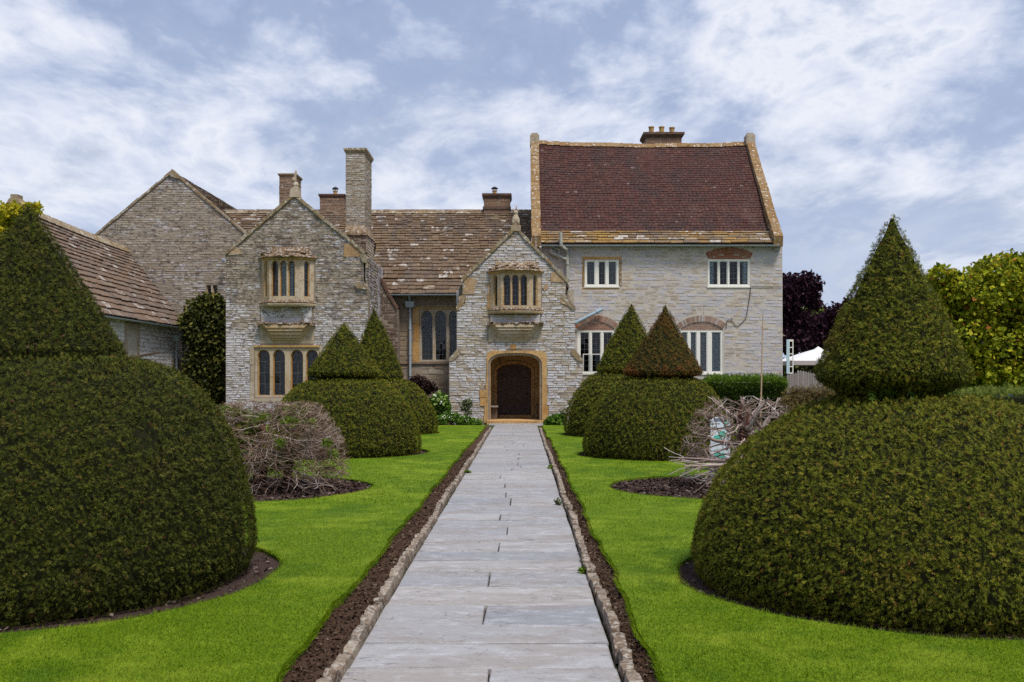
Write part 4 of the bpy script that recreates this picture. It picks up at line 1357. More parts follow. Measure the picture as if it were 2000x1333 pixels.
# spandrel above the arch and moulded arch orders
mb = MB()
sp = [(door_o[0][0] - .10, 1.80)] + [(door_o[1][0] + .10, 1.80)] + [(door_o[1][0] + .28, 1.80), (door_o[1][0] + .22, Zz(686)), (U(1018), Zz(683)), (U(1016), Zz(673)), (U(1000), Zz(673)), (U(999), Zz(684)), (door_o[0][0] - .10, Zz(689)), (door_o[0][0] - .12, 1.80)]
def arch_ring(mb, F, o_in, o_out, d0, d1):
    n = len(o_in)
    idx = list(range(1, n)) + [0]
    vs = []
    for (a, b), (c, e) in zip([o_in[i] for i in idx], [o_out[i] for i in idx]):
        vs += [F.p(a, b, d0), F.p(c, e, d0), F.p(a, b, d1), F.p(c, e, d1)]
    fs = []
    for i in range(n - 1):
        k = 4 * i
        fs += [(k, k + 4, k + 5, k + 1), (k + 2, k + 3, k + 7, k + 6), (k, k + 2, k + 6, k + 4), (k + 1, k + 5, k + 7, k + 3)]
    mb.add(vs, fs)
def arch_at(e, z0=0.02): return arch(fx(957, YP) - e, fx(1054.5, YP) + e, z0, DA[0], DA[1] + e, *DA[2:])
mb = MB()
arch_ring(mb, FP, arch_at(.095), [(max(min(a, sp[1][0] + .17), sp[0][0] - .03) if b < 1.8 else a, b) for a, b in arch(fx(957, YP) - .13, fx(1054.5, YP) + .26, 0.02, fz(700, YP), fz(687, YP) + .03, 18, 14.0, 2.6)], .028, -.1)
mb.build('spandrel', 'ochre', porch)
mb = MB(); arch_ring(mb, FP, arch_at(-.014), arch_at(-.001), -.08, -.47); mb.build('arch_lining', 'porch_inside', porch)
for (e0, e1, dd, mt) in ((.0, .045, -.055, 'ochre'), (.045, .075, -.015, 'ochre'), (.075, .105, .045, 'ochre')):
    mb = MB(); arch_ring(mb, FP, arch_at(e0), arch_at(e1), dd, dd - .12); mb.build('arch_moulding', mt, porch)
mb = MB(); fbox(mb, FP, U(997), U(1008), Zz(682), Zz(673), .03, -.05); mb.build('ochre_stone', 'ochre', porch)
# inside of the porch
YI = 38.6
Fi = front(YI)
Ui = lambda p: fx(p, YI); Zi = lambda p: fz(p, YI)
din = arch(Ui(971), Ui(1037), .18, Zi(723), Zi(711.5), 14, 2.0, 1.5)
mb = MB(); panel(mb, Fi, rect(Ui(935), Ui(1075), 0, Zi(680)), [din], 0, -.22); mb.build('back_wall', 'porch_inside', porch)
for e0, e1, dd in ((.0, .06, .03), (.06, .12, .07)):
    mb = MB()
    arch_ring(mb, Fi, arch(Ui(971) - e0, Ui(1037) + e0, .18, Zi(723), Zi(711.5) + e0, 14, 2.0, 1.5), arch(Ui(971) - e1, Ui(1037) + e1, .18, Zi(723), Zi(711.5) + e1, 14, 2.0, 1.5), dd, -.02)
    mb.build('arch_moulding', 'porch_inside', porch)
jx0, jx1 = door_o[0][0] - .12, door_o[1][0] + .12
for (a, b) in ((jx0 - .1, jx0), (jx1, jx1 + .1)):
    z = 0.0
    while z < 2.6:                       # ashlar courses on the inner side walls
        h = .36
        yq = YP + .46
        while yq < YI:
            L = min(YI - yq, rd.uniform(.5, .8))
            mb = MB(); mb.box(a, b + rd.uniform(-.004, .004), yq + .003, yq + L - .003, z + .003, z + h - .003); mb.build('ashlar_block', 'porch_inside', porch)
            yq += L
        z += h
mb = MB(); mb.box(jx0 - .1, jx1 + .1, YP + .46, YI + .2, 2.58, 2.68); mb.build('ceiling', 'porch_inside', porch)
mb = MB(); mb.box(jx0, jx1, YP - .10, YI + .2, -.02, .10); mb.build('floor_slab', 'porch_inside', porch)
mb = MB(); mb.box(U(951), U(1063), YP - .34, YP - .105, -.05, .085); mb.build('step', 'ochre', porch)
mb = MB(); mb.box(Ui(968), Ui(1040), YI - .16, YI - .002, .10, .20); mb.build('door_sill', 'porch_inside', porch)
# oak door of planks
mb = MB(); panel(mb, front(YI + .10), din, [], 0, -.06); door = mb.build('door', 'door', porch)
a, b = din[0][0], din[1][0]
npk = 7
for k in range(npk):
    u0, u1 = a + (b - a) * k / npk, a + (b - a) * (k + 1) / npk
    um = (u0 + u1) / 2
    zt = min(max([p[1] for p in din if abs(p[0] - um) < .18] or [2.0]), 9)
    ts = []
    for uu in (u0 + .004, u1 - .004):
        t = abs((uu - (a + b) / 2) / ((b - a) / 2))
        ts.append(Zi(723) + (Zi(711.5) - Zi(723)) * max(0, 1 - min(1, t) ** 2.0) ** (1 / 1.5))
    mb = MB()
    F_ = front(YI + .10)
    d0 = .012 + rd.uniform(-.003, .003)
    mb.hexa([F_.p(u0 + .004, .19, d0), F_.p(u1 - .004, .19, d0), F_.p(u1 - .004, .19, .001), F_.p(u0 + .004, .19, .001), F_.p(u0 + .004, ts[0], d0), F_.p(u1 - .004, ts[1], d0), F_.p(u1 - .004, ts[1], .001), F_.p(u0 + .004, ts[0], .001)])
    mb.build('plank', 'door', door)
for zz in (.75, 1.75):
    mb = MB(); fbox(mb, front(YI + .10), a + .02, b - .05, zz - .045, zz + .045, .032, .016); mb.build('strap_hinge', 'bench_wood', door)
mb = MB(); mb.tube([(b - .16, YI + .06, 1.12), (b - .16, YI + .03, 1.10), (b - .16, YI + .03, 1.0), (b - .16, YI + .06, .98)], .012, 6); mb.build('handle', 'iron', door)
mb = MB(); mb.box(jx1 - .03, jx1 - .005, 38.0, 38.1, 1.62, 1.98); mb.box(jx1 - .05, jx1 - .005, 37.98, 38.12, 1.55, 1.64); mb.build('iron_bracket', 'iron', porch)
# two benches standing along the inner walls
for sx, x0, x1, lab in ((-1, jx0 + .01, jx0 + .40, 'plain wooden bench against the left wall inside the porch'), (1, jx1 - .22, jx1 - .01, 'dark narrow bench against the right wall inside the porch')):
    bt = thing('bench', lab, 'bench', ((x0 + x1) / 2, 37.3, .10), 'benches inside the porch')
    mb = MB(); mb.box(x0, x1, 36.55, 38.3, .56, .62); mb.build('seat', 'bench_wood' if sx > 0 else 'fence_wood', bt)
    for yy in (36.7, 38.1):
        mb = MB(); mb.box(x0 + .03, x1 - .03, yy, yy + .06, .10, .56); mb.build('leg', 'bench_wood', bt)
    mb = MB(); mb.box(x0 + .05, x1 - .05, 36.77, 38.09, .44, .55); mb.build('stretcher', 'bench_wood', bt)

# ---- oriel windows (porch and bay share the builder)
def oriel(root, F, Y, cl, cr, fl, fr, ztop, zsill, lights, side_l, side_r, proj, grid, zls, zlt, capw, roof_top, seed, glass_cur=None, mats=('buff', 'ochre')):
    """canted bay window: cl..cr where it leaves the wall, fl..fr its front face"""
    Ff = Frame(F.p(0, 0, proj) - Vector((0, 0, 0)), F.U, F.N)
    w = stone_window(root, Ff, rect(fl, fr, zsill, ztop), lights, zls, zlt - .13, zlt, grid, mats, 0.0, .20, seed, glass_cur, 1.0, None, .009, 2.2, 1.7)
    for (p0, p1, (s0, s1), sgn) in ((F.p(cl, 0, -.02), F.p(fl, 0, proj), side_l, -1), (F.p(fr, 0, proj), F.p(cr, 0, -.02), side_r, 1)):
        d = p1 - p0
        L = d.length
        u = d / L
        nrm = Vector((u.y, -u.x, 0))
        Fs = Frame(p0, u, nrm)
        stone_window(root, Fs, rect(0.002, L, zsill, ztop), [(L * s0, L * s1)], zls, zlt - .10, zlt, (1, grid[1]), mats, -.001, .14, seed + 5 + sgn, None, .25, None, .009, 2.2, 1.7)
    # moulded sill, cornice and stone tiled roof
    def ring_at(o, z): return [F.p(cl - o * 1.0, z, 0.0), F.p(fl - o * .45, z, proj + o), F.p(fr + o * .45, z, proj + o), F.p(cr + o * 1.0, z, 0.0)]
    def band(name, mat, prof):
        mb = MB()
        vs, fs = [], []
        for o, z in prof:
            vs += ring_at(o, z)
        for i in range(len(prof) - 1):
            for j in range(3):
                fs.append((4 * i + j, 4 * i + j + 1, 4 * i + j + 5, 4 * i + j + 4))
        fs.append((0, 1, 2, 3)); m = 4 * (len(prof) - 1); fs.append((m + 3, m + 2, m + 1, m))
        mb.add(vs, fs)
        return mb.build(name, mat, root)
    band('cornice', mats[1], [(-.02, ztop + .001), (.03, ztop + .02), (.05, ztop + .06), (.09, ztop + .075)])
    band('sill_moulding', mats[0], [(.02, zsill - .23), (.07, zsill - .20), (.09, zsill - .14), (.05, zsill - .10)])
    band('ledge', 'ledge', [(.06, zsill - .10), (.10, zsill - .085), (.03, zsill - .001)])
    # roof: tilted stone tiles
    rr = random.Random(seed)
    prof = [(.115, ztop + .078), (.12, ztop + .10), (.04, ztop + .17), (-.10, ztop + .26), (-.22, roof_top)]
    vs, fs = [], []
    for o, z in prof:
        pj = max(.02, proj + o * 1.6)
        sh = -o * .9 if o < 0 else -o
        vs += [F.p(cl + sh, z, 0.0), F.p(fl + sh * .8, z, pj), F.p(fr - sh * .8, z, pj), F.p(cr - sh, z, 0.0)]
    for i in range(len(prof) - 1):
        for j in range(3):
            fs.append((4 * i + j, 4 * i + j + 1, 4 * i + j + 5, 4 * i + j + 4))
    m = 4 * (len(prof) - 1); fs.append((m + 3, m + 2, m + 1, m)); fs.append((0, 1, 2, 3))
    mb = MB(); mb.add(vs, fs); rp = mb.build('oriel_roof', 'ledge', root)
    for k in range(26):
        t = rr.random()
        o = rr.choice((.09, .0, -.08, -.16))
        z = ztop + {.09: .115, .0: .19, -.08: .245, -.16: .30}[o]
        z = min(z, roof_top)
        c = F.p(cl + .06 + (cr - cl - .12) * t, z, max(.03, min(proj + o * 1.5, .04 + .9 * min(t, 1 - t) * (cr - cl))))
        ms = shared('roof_stone', STONES, 'ledge')
        ob = link(bpy.data.objects.new('roof_stone', rr.choice(ms)), rp)
        ob.matrix_basis = Matrix.Translation(c) @ Matrix.Rotation(rr.uniform(-.5, -.1), 4, 'X') @ Matrix.Rotation(rr.uniform(-.2, .2), 4, 'Z') @ Matrix.Diagonal((rr.uniform(.14, .28), rr.uniform(.12, .2), rr.uniform(.035, .07), 1))

oriel(porch, FP, YP, U(955), U(1058), U(979), U(1034), Zz(536), Zz(602), [(U(985), U(996)), (U(1001), U(1012)), (U(1017.5), U(1028))], (.42, .64), (.34, .60), .36, (2, 6), Zz(598), Zz(540), .1, Zz(512), 21)
# apron, drip course and corbel below the porch oriel
def apron_corbel(root, F, Y, l, r, cx0, cx1, ya0, ya1, yd, ycb, yct, mat_c, wallmat, seed):
    U = lambda p: fx(p, Y); Z = lambda p: fz(p, Y)
    mb = MB(); fbox(mb, F, U(l + 5), U(r - 5), Z(ya1), Z(ya0), .08, -.1)
    rr = random.Random(seed)
    ap = mb.build('apron', 'dark_mortar', root)
    for zz in range(3):
        za = Z(ya1) + (Z(ya0) - Z(ya1)) * zz / 3; zb = Z(ya1) + (Z(ya0) - Z(ya1)) * (zz + 1) / 3
        u = U(l + 5)
        while u < U(r - 5) - .02:
            w_ = min(rr.uniform(.25, .5), U(r - 5) - u)
            mb = MB(); fbox(mb, F, u + .003, u + w_ - .003, za + .003, zb - .003, .10 + rr.uniform(-.006, .006), .02); mb.build('apron_stone', wallmat, ap)
            u += w_
    # drip course of overlapping thin stones
    mb = MB(); fbox(mb, F, U(l - 1), U(r + 1), Z(yd + 3.2), Z(yd), .30, -.05); dr = mb.build('drip_course', 'ledge', root)
    for k in range(20):
        ms = shared('roof_stone', STONES, 'ledge')
        ob = link(bpy.data.objects.new('roof_stone', rr.choice(ms)), dr)
        ob.matrix_basis = Matrix.Translation(F.p(U(l) + (U(r) - U(l)) * (k + .5) / 20, Z(yd) + rr.uniform(.0, .05), rr.uniform(.14, .26))) @ Matrix.Rotation(rr.uniform(-.35, .1), 4, 'X') @ Matrix.Diagonal((rr.uniform(.1, .2), .22, rr.uniform(.03, .07), 1))
    # stepped, moulded corbel tapering downwards
    steps = [(0.0, .30), (.13, .31), (.15, .25), (.26, .26), (.27, .29), (.31, .29), (.33, .21), (.46, .21), (.48, .235), (.52, .235), (.54, .15), (.66, .15), (.67, .175), (.71, .175), (.73, .09), (.86, .09), (.88, .045), (1.0, .03)]
    vs, fs = [], []
    for t, pr in steps:
        z = Z(yct) + (Z(ycb) - Z(yct)) * t
        xl = U(l + 2) + (U(cx0) - U(l + 2)) * t; xr = U(r - 2) + (U(cx1) - U(r - 2)) * t
        ins = min(pr, .26)
        vs += [F.p(xl, z, 0), F.p(xl + ins * .9, z, pr), F.p(xr - ins * .9, z, pr), F.p(xr, z, 0)]
    for i in range(len(steps) - 1):
        for j in range(3):
            fs.append((4 * i + j, 4 * i + j + 1, 4 * i + j + 5, 4 * i + j + 4))
    fs.append((0, 1, 2, 3)); m = 4 * (len(steps) - 1); fs.append((m + 3, m + 2, m + 1, m))
    mb = MB(); mb.add(vs, fs); mb.build('corbel', mat_c, root)
    # flat ashlar behind the corbel, in two pieces
    for (a, b) in ((U(l + 1), U((l + r) / 2)), (U((l + r) / 2), U(r - 1))):
        mb = MB(); fbox(mb, F, a + .003, b - .003, Z(ycb + 1.5), Z(yct), .018, -.1); mb.build('corbel_back', 'pale' if mat_c == 'buff' else mat_c, root)
apron_corbel(porch, FP, YP, 953, 1060, 977, 1034, 615.5, 631, 633.5, 667, 636, 'buff', 'porch_stone', 5)
# finial: crouching beast with pricked ears on a pedestal
fxn = U(1007.5)
mb = MB()
mb.hexa([(fxn - .17, YP - .08, Zz(452)), (fxn + .17, YP - .08, Zz(452)), (fxn + .17, YP + .26, Zz(452)), (fxn - .17, YP + .26, Zz(452)), (fxn - .19, YP - .10, Zz(441)), (fxn + .19, YP - .10, Zz(441)), (fxn + .19, YP + .28, Zz(441)), (fxn - .19, YP + .28, Zz(441))])
fin = mb.build('finial', 'pale', porch)
mb = MB()
mb.lathe((fxn - .005, YP + .1, Zz(441)), [(.14, 0), (.115, .05), (.12, .09), (.145, .16), (.15, .24), (.12, .32), (.085, .38), (.07, .42), (.09, .46), (.095, .52), (.06, .57)], 12)
mb.tube([(fxn - .07, YP + .08, Zz(441) + .53), (fxn - .10, YP + .08, Zz(441) + .66)], [.035, .012], 6)
mb.tube([(fxn + .01, YP + .08, Zz(441) + .55), (fxn + .02, YP + .06, Zz(441) + .76)], [.035, .012], 6)
mb.tube([(fxn + .08, YP + .08, Zz(441) + .52), (fxn + .115, YP + .08, Zz(441) + .64)], [.035, .012], 6)
mb.tube([(fxn - .10, YP, Zz(441) + .02), (fxn - .09, YP - .05, Zz(441) + .18)], [.05, .04], 6)
mb.tube([(fxn + .10, YP, Zz(441) + .02), (fxn + .09, YP - .05, Zz(441) + .18)], [.05, .04], 6)
mb.build('beast', 'pale', fin, smooth=True)

# ============ gabled bay on the left
bay = thing('gabled_bay', 'mottled stone gabled bay with arched four light window and oriel, under a tall statue finial', 'house wing', (U(580), YP, 0), 'wings of the manor house')
BO = pp([(441, 830), (441, 498), (575, 384), (710, 493), (710, 549), (719, 566), (719, 830)], YP)
# thin white winged marks: ground floor window
gl = [(U(504.3), U(525.3)), (U(534), U(554.8)), (U(568.9), U(590)), (U(598.6), U(620))]
gsur = rect(U(488), U(628), Zz(783), Zz(676))
bor = rect(U(508), U(616), Zz(598), Zz(505))
bcorb = [(U(509), Zz(674)), (U(611), Zz(674)), (U(615), Zz(634)), (U(505), Zz(634))]
bapr = rect(U(509), U(612), Zz(632), Zz(600))
mb = MB()
panel(mb, FP, BO, [rect(U(498), U(624), Zz(776), Zz(680)), rect(U(516), U(606), Zz(591), Zz(510))], 0, -.5)
bwall = mb.build('wall', 'dark_mortar', bay)
stone_wall(FP, BO, [gsur, bor, bcorb, bapr], 'bay_stone', (.055, .105), (.14, .40), bwall, bay, 280, (.0, .014), lambda u, z: z > 1.2, 12)
mb = MB(); mb.box(BO[0][0], BO[0][0] + .4, YP + .5, 42.0, 0, Zz(500)); mb.build('side_wall', 'range_stone', bay)
mb = MB(); mb.box(U(719) - .4, U(719) - .02, YP + .5, 40.0, 0, Zz(500)); mb.build('side_wall', 'bay_stone', bay)
stone_wall(eastface(U(719) - .02), rect(YP + .02, 38.5, 0, Zz(505)), [], 'bay_stone', (.08, .13), (.2, .5), bwall, bay, 0, (.002, .022), None, 14)
for sgn in (-1, 1):
    mb = MB()
    x0 = U(575)
    xe = U(436) if sgn < 0 else U(716)
    q = [(x0, YP + .3, Zz(387)), (xe, YP + .3, Zz(502)), (xe, 41.5, Zz(502)), (x0, 43.2, Zz(387))]
    mb.add(q + [(a, b, c - .12) for a, b, c in q], [(0, 1, 2, 3), (7, 6, 5, 4), (0, 4, 5, 1), (1, 5, 6, 2), (2, 6, 7, 3), (3, 7, 4, 0)])
    mb.build('roof', 'hall_slate', bay)
coping(FP, U(439), Zz(499.5), U(573), Zz(384), .03, .08, 12, 'coping', bay, .07, -.40, 5)
coping(FP, U(713), Zz(496), U(577), Zz(384), .03, .08, 12, 'coping', bay, .07, -.40, 6)
for q, mt in (([(672, 476), (694, 477), (709, 494), (708, 502), (672, 502)], 'tan'), ([(446, 494), (462, 481), (473, 497), (446, 499)], 'buff'), ([(693, 556), (700, 551), (716, 558), (718, 566), (698, 564)], 'coping')):
    mb = MB(); panel(mb, FP, pp(q, YP), [], .034 if mt != 'coping' else .09, -.05); mb.build('kneeler', mt, bay)
# the curved step of the right shoulder
mb = MB(); panel(mb, FP, pp([(703, 498), (711, 494), (718, 505), (716, 515), (708, 512)], YP), [], .06, -.3); mb.build('kneeler', 'coping', bay)
# ground floor window
stone_window(bay, FP, rect(U(497), U(624), Zz(778), Zz(679)), gl, Zz(772), Zz(697), Zz(685), (2, 4), ('buff', 'ochre'), -.02, .30, 31, None, 1.4, None, .016, 2.4, 1.9)
# dressed jambs, lintel and sill round it
for q in (rect(U(488), U(496.6), Zz(783), Zz(745)), rect(U(490), U(496.6), Zz(744.5), Zz(712)), rect(U(488), U(496.6), Zz(711.5), Zz(676)), rect(U(624.4), U(629), Zz(783), Zz(730)), rect(U(624.4), U(630), Zz(729.5), Zz(676))):
    mb = MB(); panel(mb, FP, q, [], .016, -.2); mb.build('jamb_stone', 'pale', bay)
for a, b in ((496.9, 560), (560.4, 624)):
    mb = MB(); fbox(mb, FP, U(a), U(b), Zz(678.7), Zz(674.5), .05, -.1); mb.build('label_mould', 'ochre', bay)
mb = MB(); fbox(mb, FP, U(496.8), U(624.2), Zz(785), Zz(778.3), .03, -.2); mb.build('sill', 'pale', bay)
oriel(bay, FP, YP, U(510), U(614), U(531), U(592), Zz(510), Zz(588), [(U(537), U(547)), (U(553), U(563)), (U(569), U(579))], (.42, .66), (.30, .58), .38, (2, 6), Zz(580), Zz(513), .1, Zz(483), 22,
      [(U(533), U(592), 'curtain')])
apron_corbel(bay, FP, YP, 506, 615, 533, 587, 599.5, 632, 634, 670, 637, 'buff', 'bay_stone', 6)
# statue finial
fxn = U(576)
mb = MB()
mb.hexa([(fxn - .19, YP - .08, Zz(386)), (fxn + .19, YP - .08, Zz(386)), (fxn + .19, YP + .26, Zz(386)), (fxn - .19, YP + .26, Zz(386)), (fxn - .15, YP - .06, Zz(368)), (fxn + .15, YP - .06, Zz(368)), (fxn + .15, YP + .24, Zz(368)), (fxn - .15, YP + .24, Zz(368))])
mb.lathe((fxn, YP + .09, Zz(368)), [(.15, 0), (.15, .03), (.10, .06), (.12, .12), (.11, .19), (.07, .24)], 10)
fin = mb.build('finial', 'pale', bay)
mb = MB()
mb.tube([(fxn - .01, YP + .09, Zz(358)), (fxn - .03, YP + .09, Zz(350)), (fxn - .01, YP + .09, Zz(342)), (fxn + .02, YP + .07, Zz(336)), (fxn + .025, YP + .07, Zz(331.5))], [.075, .065, .055, .04, .02], 8)
mb.tube([(fxn - .09, YP + .04, Zz(357)), (fxn - .06, YP + .02, Zz(347))], [.04, .03], 6)
mb.build('statue', 'pale', fin, smooth=True)

# ============ great hall between bay and porch
hall = thing('great_hall', 'great hall with mossy stone slate roof and arched leaded window between bay and porch', 'house wing', (-3.5, 40, 0), 'wings of the manor house')
YH = 40.0
FH = front(YH)
Uh = lambda p: fx(p, YH); Zh = lambda p: fz(p, YH)
HO = rect(Uh(715), Uh(1000), 0, Zh(576))
hl = [(Uh(823.5), Uh(843.5)), (Uh(850.5), Uh(870.5)), (Uh(878), Uh(898))]
hsur = rect(Uh(806), Uh(930), Zh(708), Zh(598))
mb = MB(); panel(mb, FH, HO, [rect(Uh(819), Uh(905), Zh(706), Zh(604))], 0, -.5)
hwall = mb.build('wall', 'dark_mortar', hall)
chb = rect(Uh(728), Uh(777), 0, Zh(560))
stone_wall(FH, HO, [hsur, chb], 'hall_stone', (.16, .24), (.3, .7), hwall, hall, 120, (.0, .012), lambda u, z: u > Uh(775) and u < Uh(900) and z > 2, 15)
stone_window(hall, FH, rect(Uh(819), Uh(905), Zh(707), Zh(603)), hl, Zh(703), Zh(620), Zh(608), (3, 9), ('pale', 'buff'), -.04, .30, 33, None, 1.6, None, .012, 2.3, 1.8)
for q in (rect(Uh(806), Uh(818.7), Zh(708), Zh(668)), rect(Uh(808), Uh(818.7), Zh(667.6), Zh(632)), rect(Uh(806), Uh(818.7), Zh(631.6), Zh(600)), rect(Uh(818.9), Uh(905), Zh(602.8), Zh(599.8))):
    mb = MB(); panel(mb, FH, q, [], .012, -.2); mb.build('jamb_stone', 'ochre', hall)
mb = MB(); fbox(mb, FH, Uh(805), Uh(930), Zh(599.5), Zh(596.5), .09, -.1); mb.build('label_mould', 'coping', hall)
mb = MB(); fbox(mb, FH, Uh(775), Uh(930), Zh(711), Zh(707.3), .07, -.1); mb.build('sill', 'hall_stone', hall)
# stained lower chimney breast with sloping top
YB = 39.25
FB = front(YB)
CB = pp([(729, 830), (729, 527), (735, 533), (748, 549), (757, 566), (766, 583), (777, 600), (777, 830)], YB)
mb = MB(); panel(mb, FB, CB, [], 0, -.8); cb = mb.build('chimney_breast', 'dark_mortar', hall)
stone_wall(FB, CB, [], 'stained_stone', (.11, .17), (.25, .55), cb, hall, 60, (.0, .014), lambda u, z: z > 2, 16)
for (a, b) in (((731, 526), (748, 548)), ((748, 548), (758, 568)), ((758, 568), (778, 601))):
    mb = MB()
    q = pp([a, b, (b[0] - 3, b[1] + 5), (a[0] - 2, a[1] + 6)], YB)
    panel(mb, FB, q, [], .06, -.8); mb.build('weathering', 'old_dark', cb)
# roof
RIDGE_Y, RIDGE_Z = 43.7, EYE + (HY - 414.5) * 43.7 / F_PX
EY, EZ = 39.45, EYE + (HY - 575) * 39.45 / F_PX
b1 = (40.35, EZ + .62)
prof = [(EY, EZ), b1, (RIDGE_Y, RIDGE_Z)]
XR = fx(1040, 38)
TGX, TGZ, TGS = fx(337, 42), fz(337, 42), (fz(337, 42) - fz(455, 42)) / (fx(478, 42) - fx(337, 42))
def hall_iv(h, z):
    if h < 42.05:
        lo = Uh(757) if z < EZ + .35 else (Uh(742) if z < EZ + 1.0 else U(719) - .6)
        return [(lo, XR)]
    return [(TGX + (TGZ - z) / TGS - .1, XR)]
mb = MB()
vs = []
for (h, z) in prof:
    vs += [(-13.6 if h > 42 else U(719) - .6, h, z - .03), (XR, h, z - .03)]
vs2 = [(-13.4, 42.02, b1[1] + (RIDGE_Z - b1[1]) * (42.02 - b1[0]) / (RIDGE_Y - b1[0]) - .03)]
mb.add([(U(719) - .6, EY, EZ - .03), (XR, EY, EZ - .03), (XR, b1[0], b1[1] - .03), (U(719) - .6, b1[0], b1[1] - .03), (XR, RIDGE_Y, RIDGE_Z - .03), (U(719) - .6, RIDGE_Y, RIDGE_Z - .03), vs2[0], (-13.4, RIDGE_Y, RIDGE_Z - .03), (U(719) - .6, 42.02, vs2[0][2]),
        (XR, 47.5, EZ), (-13.4, 47.5, EZ)],
       [(0, 1, 2, 3), (3, 2, 4, 5), (8, 5, 7, 6), (7, 4, 9, 10)])
hroof = mb.build('roof', 'old_dark', hall)
rows = [.34, .32, .30, .28, .26, .25, .24, .23] + [.205] * 3 + [.185] * 5 + [.17] * 6 + [.155] * 20
slate_roof(prof, hall_iv, rows, (.20, .46), .032, 'hall_slate', hroof, hall, 'x', 300, lambda u, s: u > -6.6 and not (-2.2 < u < 1.7 and s < 2.2), 7, .012, tm=SLATES, jit=.022)
# ridge stones
u = -13.3
while u < XR:
    L = rd.uniform(.35, .55)
    mb = MB()
    z0 = RIDGE_Z + rd.uniform(-.012, .012)
    mb.add([(u, RIDGE_Y - .16, z0 - .10), (u + L - .01, RIDGE_Y - .16, z0 - .10), (u + L - .01, RIDGE_Y, z0 + .07), (u, RIDGE_Y, z0 + .07), (u + L - .01, RIDGE_Y + .16, z0 - .10), (u, RIDGE_Y + .16, z0 - .10)], [(0, 1, 2, 3), (3, 2, 4, 5), (0, 3, 5), (1, 4, 2)])
    mb.build('ridge_stone', 'coping', hall)
    u += L
# gutter, hopper and downpipe
def gutter(root, x0, x1, Y, z, r, mat, n=7):
    mb = MB()
    prof = [(math.cos(math.pi + math.pi * i / n) * r, math.sin(math.pi + math.pi * i / n) * r) for i in range(n + 1)]
    vs = [(x0, Y + a, z + b) for a, b in prof] + [(x1, Y + a, z + b) for a, b in prof]
    m = n + 1
    mb.add(vs, [(i, i + 1, m + i + 1, m + i) for i in range(n)] + [tuple(range(m)), tuple(range(2 * m - 1, m - 1, -1))])
    return mb.build('gutter', mat, root)
gutter(hall, Uh(757), Uh(903), EY - .07, Zh(577.5), .06, 'lead_pipe')
zb = EYE + (HY - 580) * 39.85 / F_PX
xd = fx(801, 39.85)
mb = MB(); mb.tube([(xd, 39.5, zb + .05), (xd, 39.75, zb - .12), (xd, 39.84, fz(590, 39.85))], .05, 8)
dp = mb.build('downpipe', 'blue_pipe', hall)
mb = MB(); mb.hexa([(xd - .15, 39.70, fz(601, 39.85)), (xd + .15, 39.70, fz(601, 39.85)), (xd + .15, 39.98, fz(601, 39.85)), (xd - .15, 39.98, fz(601, 39.85)), (xd - .20, 39.66, fz(590, 39.85)), (xd + .20, 39.66, fz(590, 39.85)), (xd + .20, 39.98, fz(590, 39.85)), (xd - .20, 39.98, fz(590, 39.85))]); mb.build('hopper_head', 'lead_pipe', dp)
mb = MB(); mb.tube([(xd, 39.86, fz(601, 39.85)), (xd, 39.86, .1)], .052, 8); mb.build('pipe_length', 'lead_pipe', dp)
for yy in (640, 690):
    mb = MB(); mb.tube([(xd, 39.86, fz(yy, 39.85)), (xd, 39.86, fz(yy, 39.85) - .09)], .066, 8); mb.build('collar', 'lead_pipe', dp)

# tall chimney in front of the hall roof
def stack(root, x0, x1, y0, y1, z0, z1, cap, mat, mat_cap, seed, hr=(.07, .12), lr=(.14, .34), flare=.07, n_obj=0, neck=None):
    mb = MB(); mb.box(x0, x1, y0, y1, z0, z1 - cap); ch = mb.build('chimney', 'dark_mortar', root)
    stone_wall(front(y0), rect(x0, x1, z0, z1 - cap), [], mat, hr, lr, ch, root, n_obj, (.002, .016), None, seed)
    stone_wall(eastface(x1), rect(y0, y1, z0, z1 - cap), [], mat, hr, lr, ch, root, n_obj, (.002, .016), None, seed + 1)
    stone_wall(Frame((x0, 0, 0), (0, -1, 0), (-1, 0, 0)), rect(-y1, -y0, z0, z1 - cap), [], mat, hr, lr, ch, root, 0, (.002, .016), None, seed + 2)
    mb = MB()
    f = flare
    mb.hexa([(x0 - .02, y0 - .02, z1 - cap), (x1 + .02, y0 - .02, z1 - cap), (x1 + .02, y1 + .02, z1 - cap), (x0 - .02, y1 + .02, z1 - cap), (x0 - f, y0 - f, z1 - cap * .45), (x1 + f, y0 - f, z1 - cap * .45), (x1 + f, y1 + f, z1 - cap * .45), (x0 - f, y1 + f, z1 - cap * .45)])
    mb.box(x0 - f - .01, x1 + f + .01, y0 - f - .01, y1 + f + .01, z1 - cap * .449, z1)
    mb.build('chimney_cap', mat_cap, ch)
    return ch
YC = 38.6
Xc = lambda p: fx(p, YC); Zc = lambda p: fz(p, YC)
stack(hall, Xc(675.5), Xc(712.5), YC, 40.3, Zc(470), Zc(290), .20, 'chimney_stone', 'coping', 41, (.055, .09), (.14, .36), .07, 60)
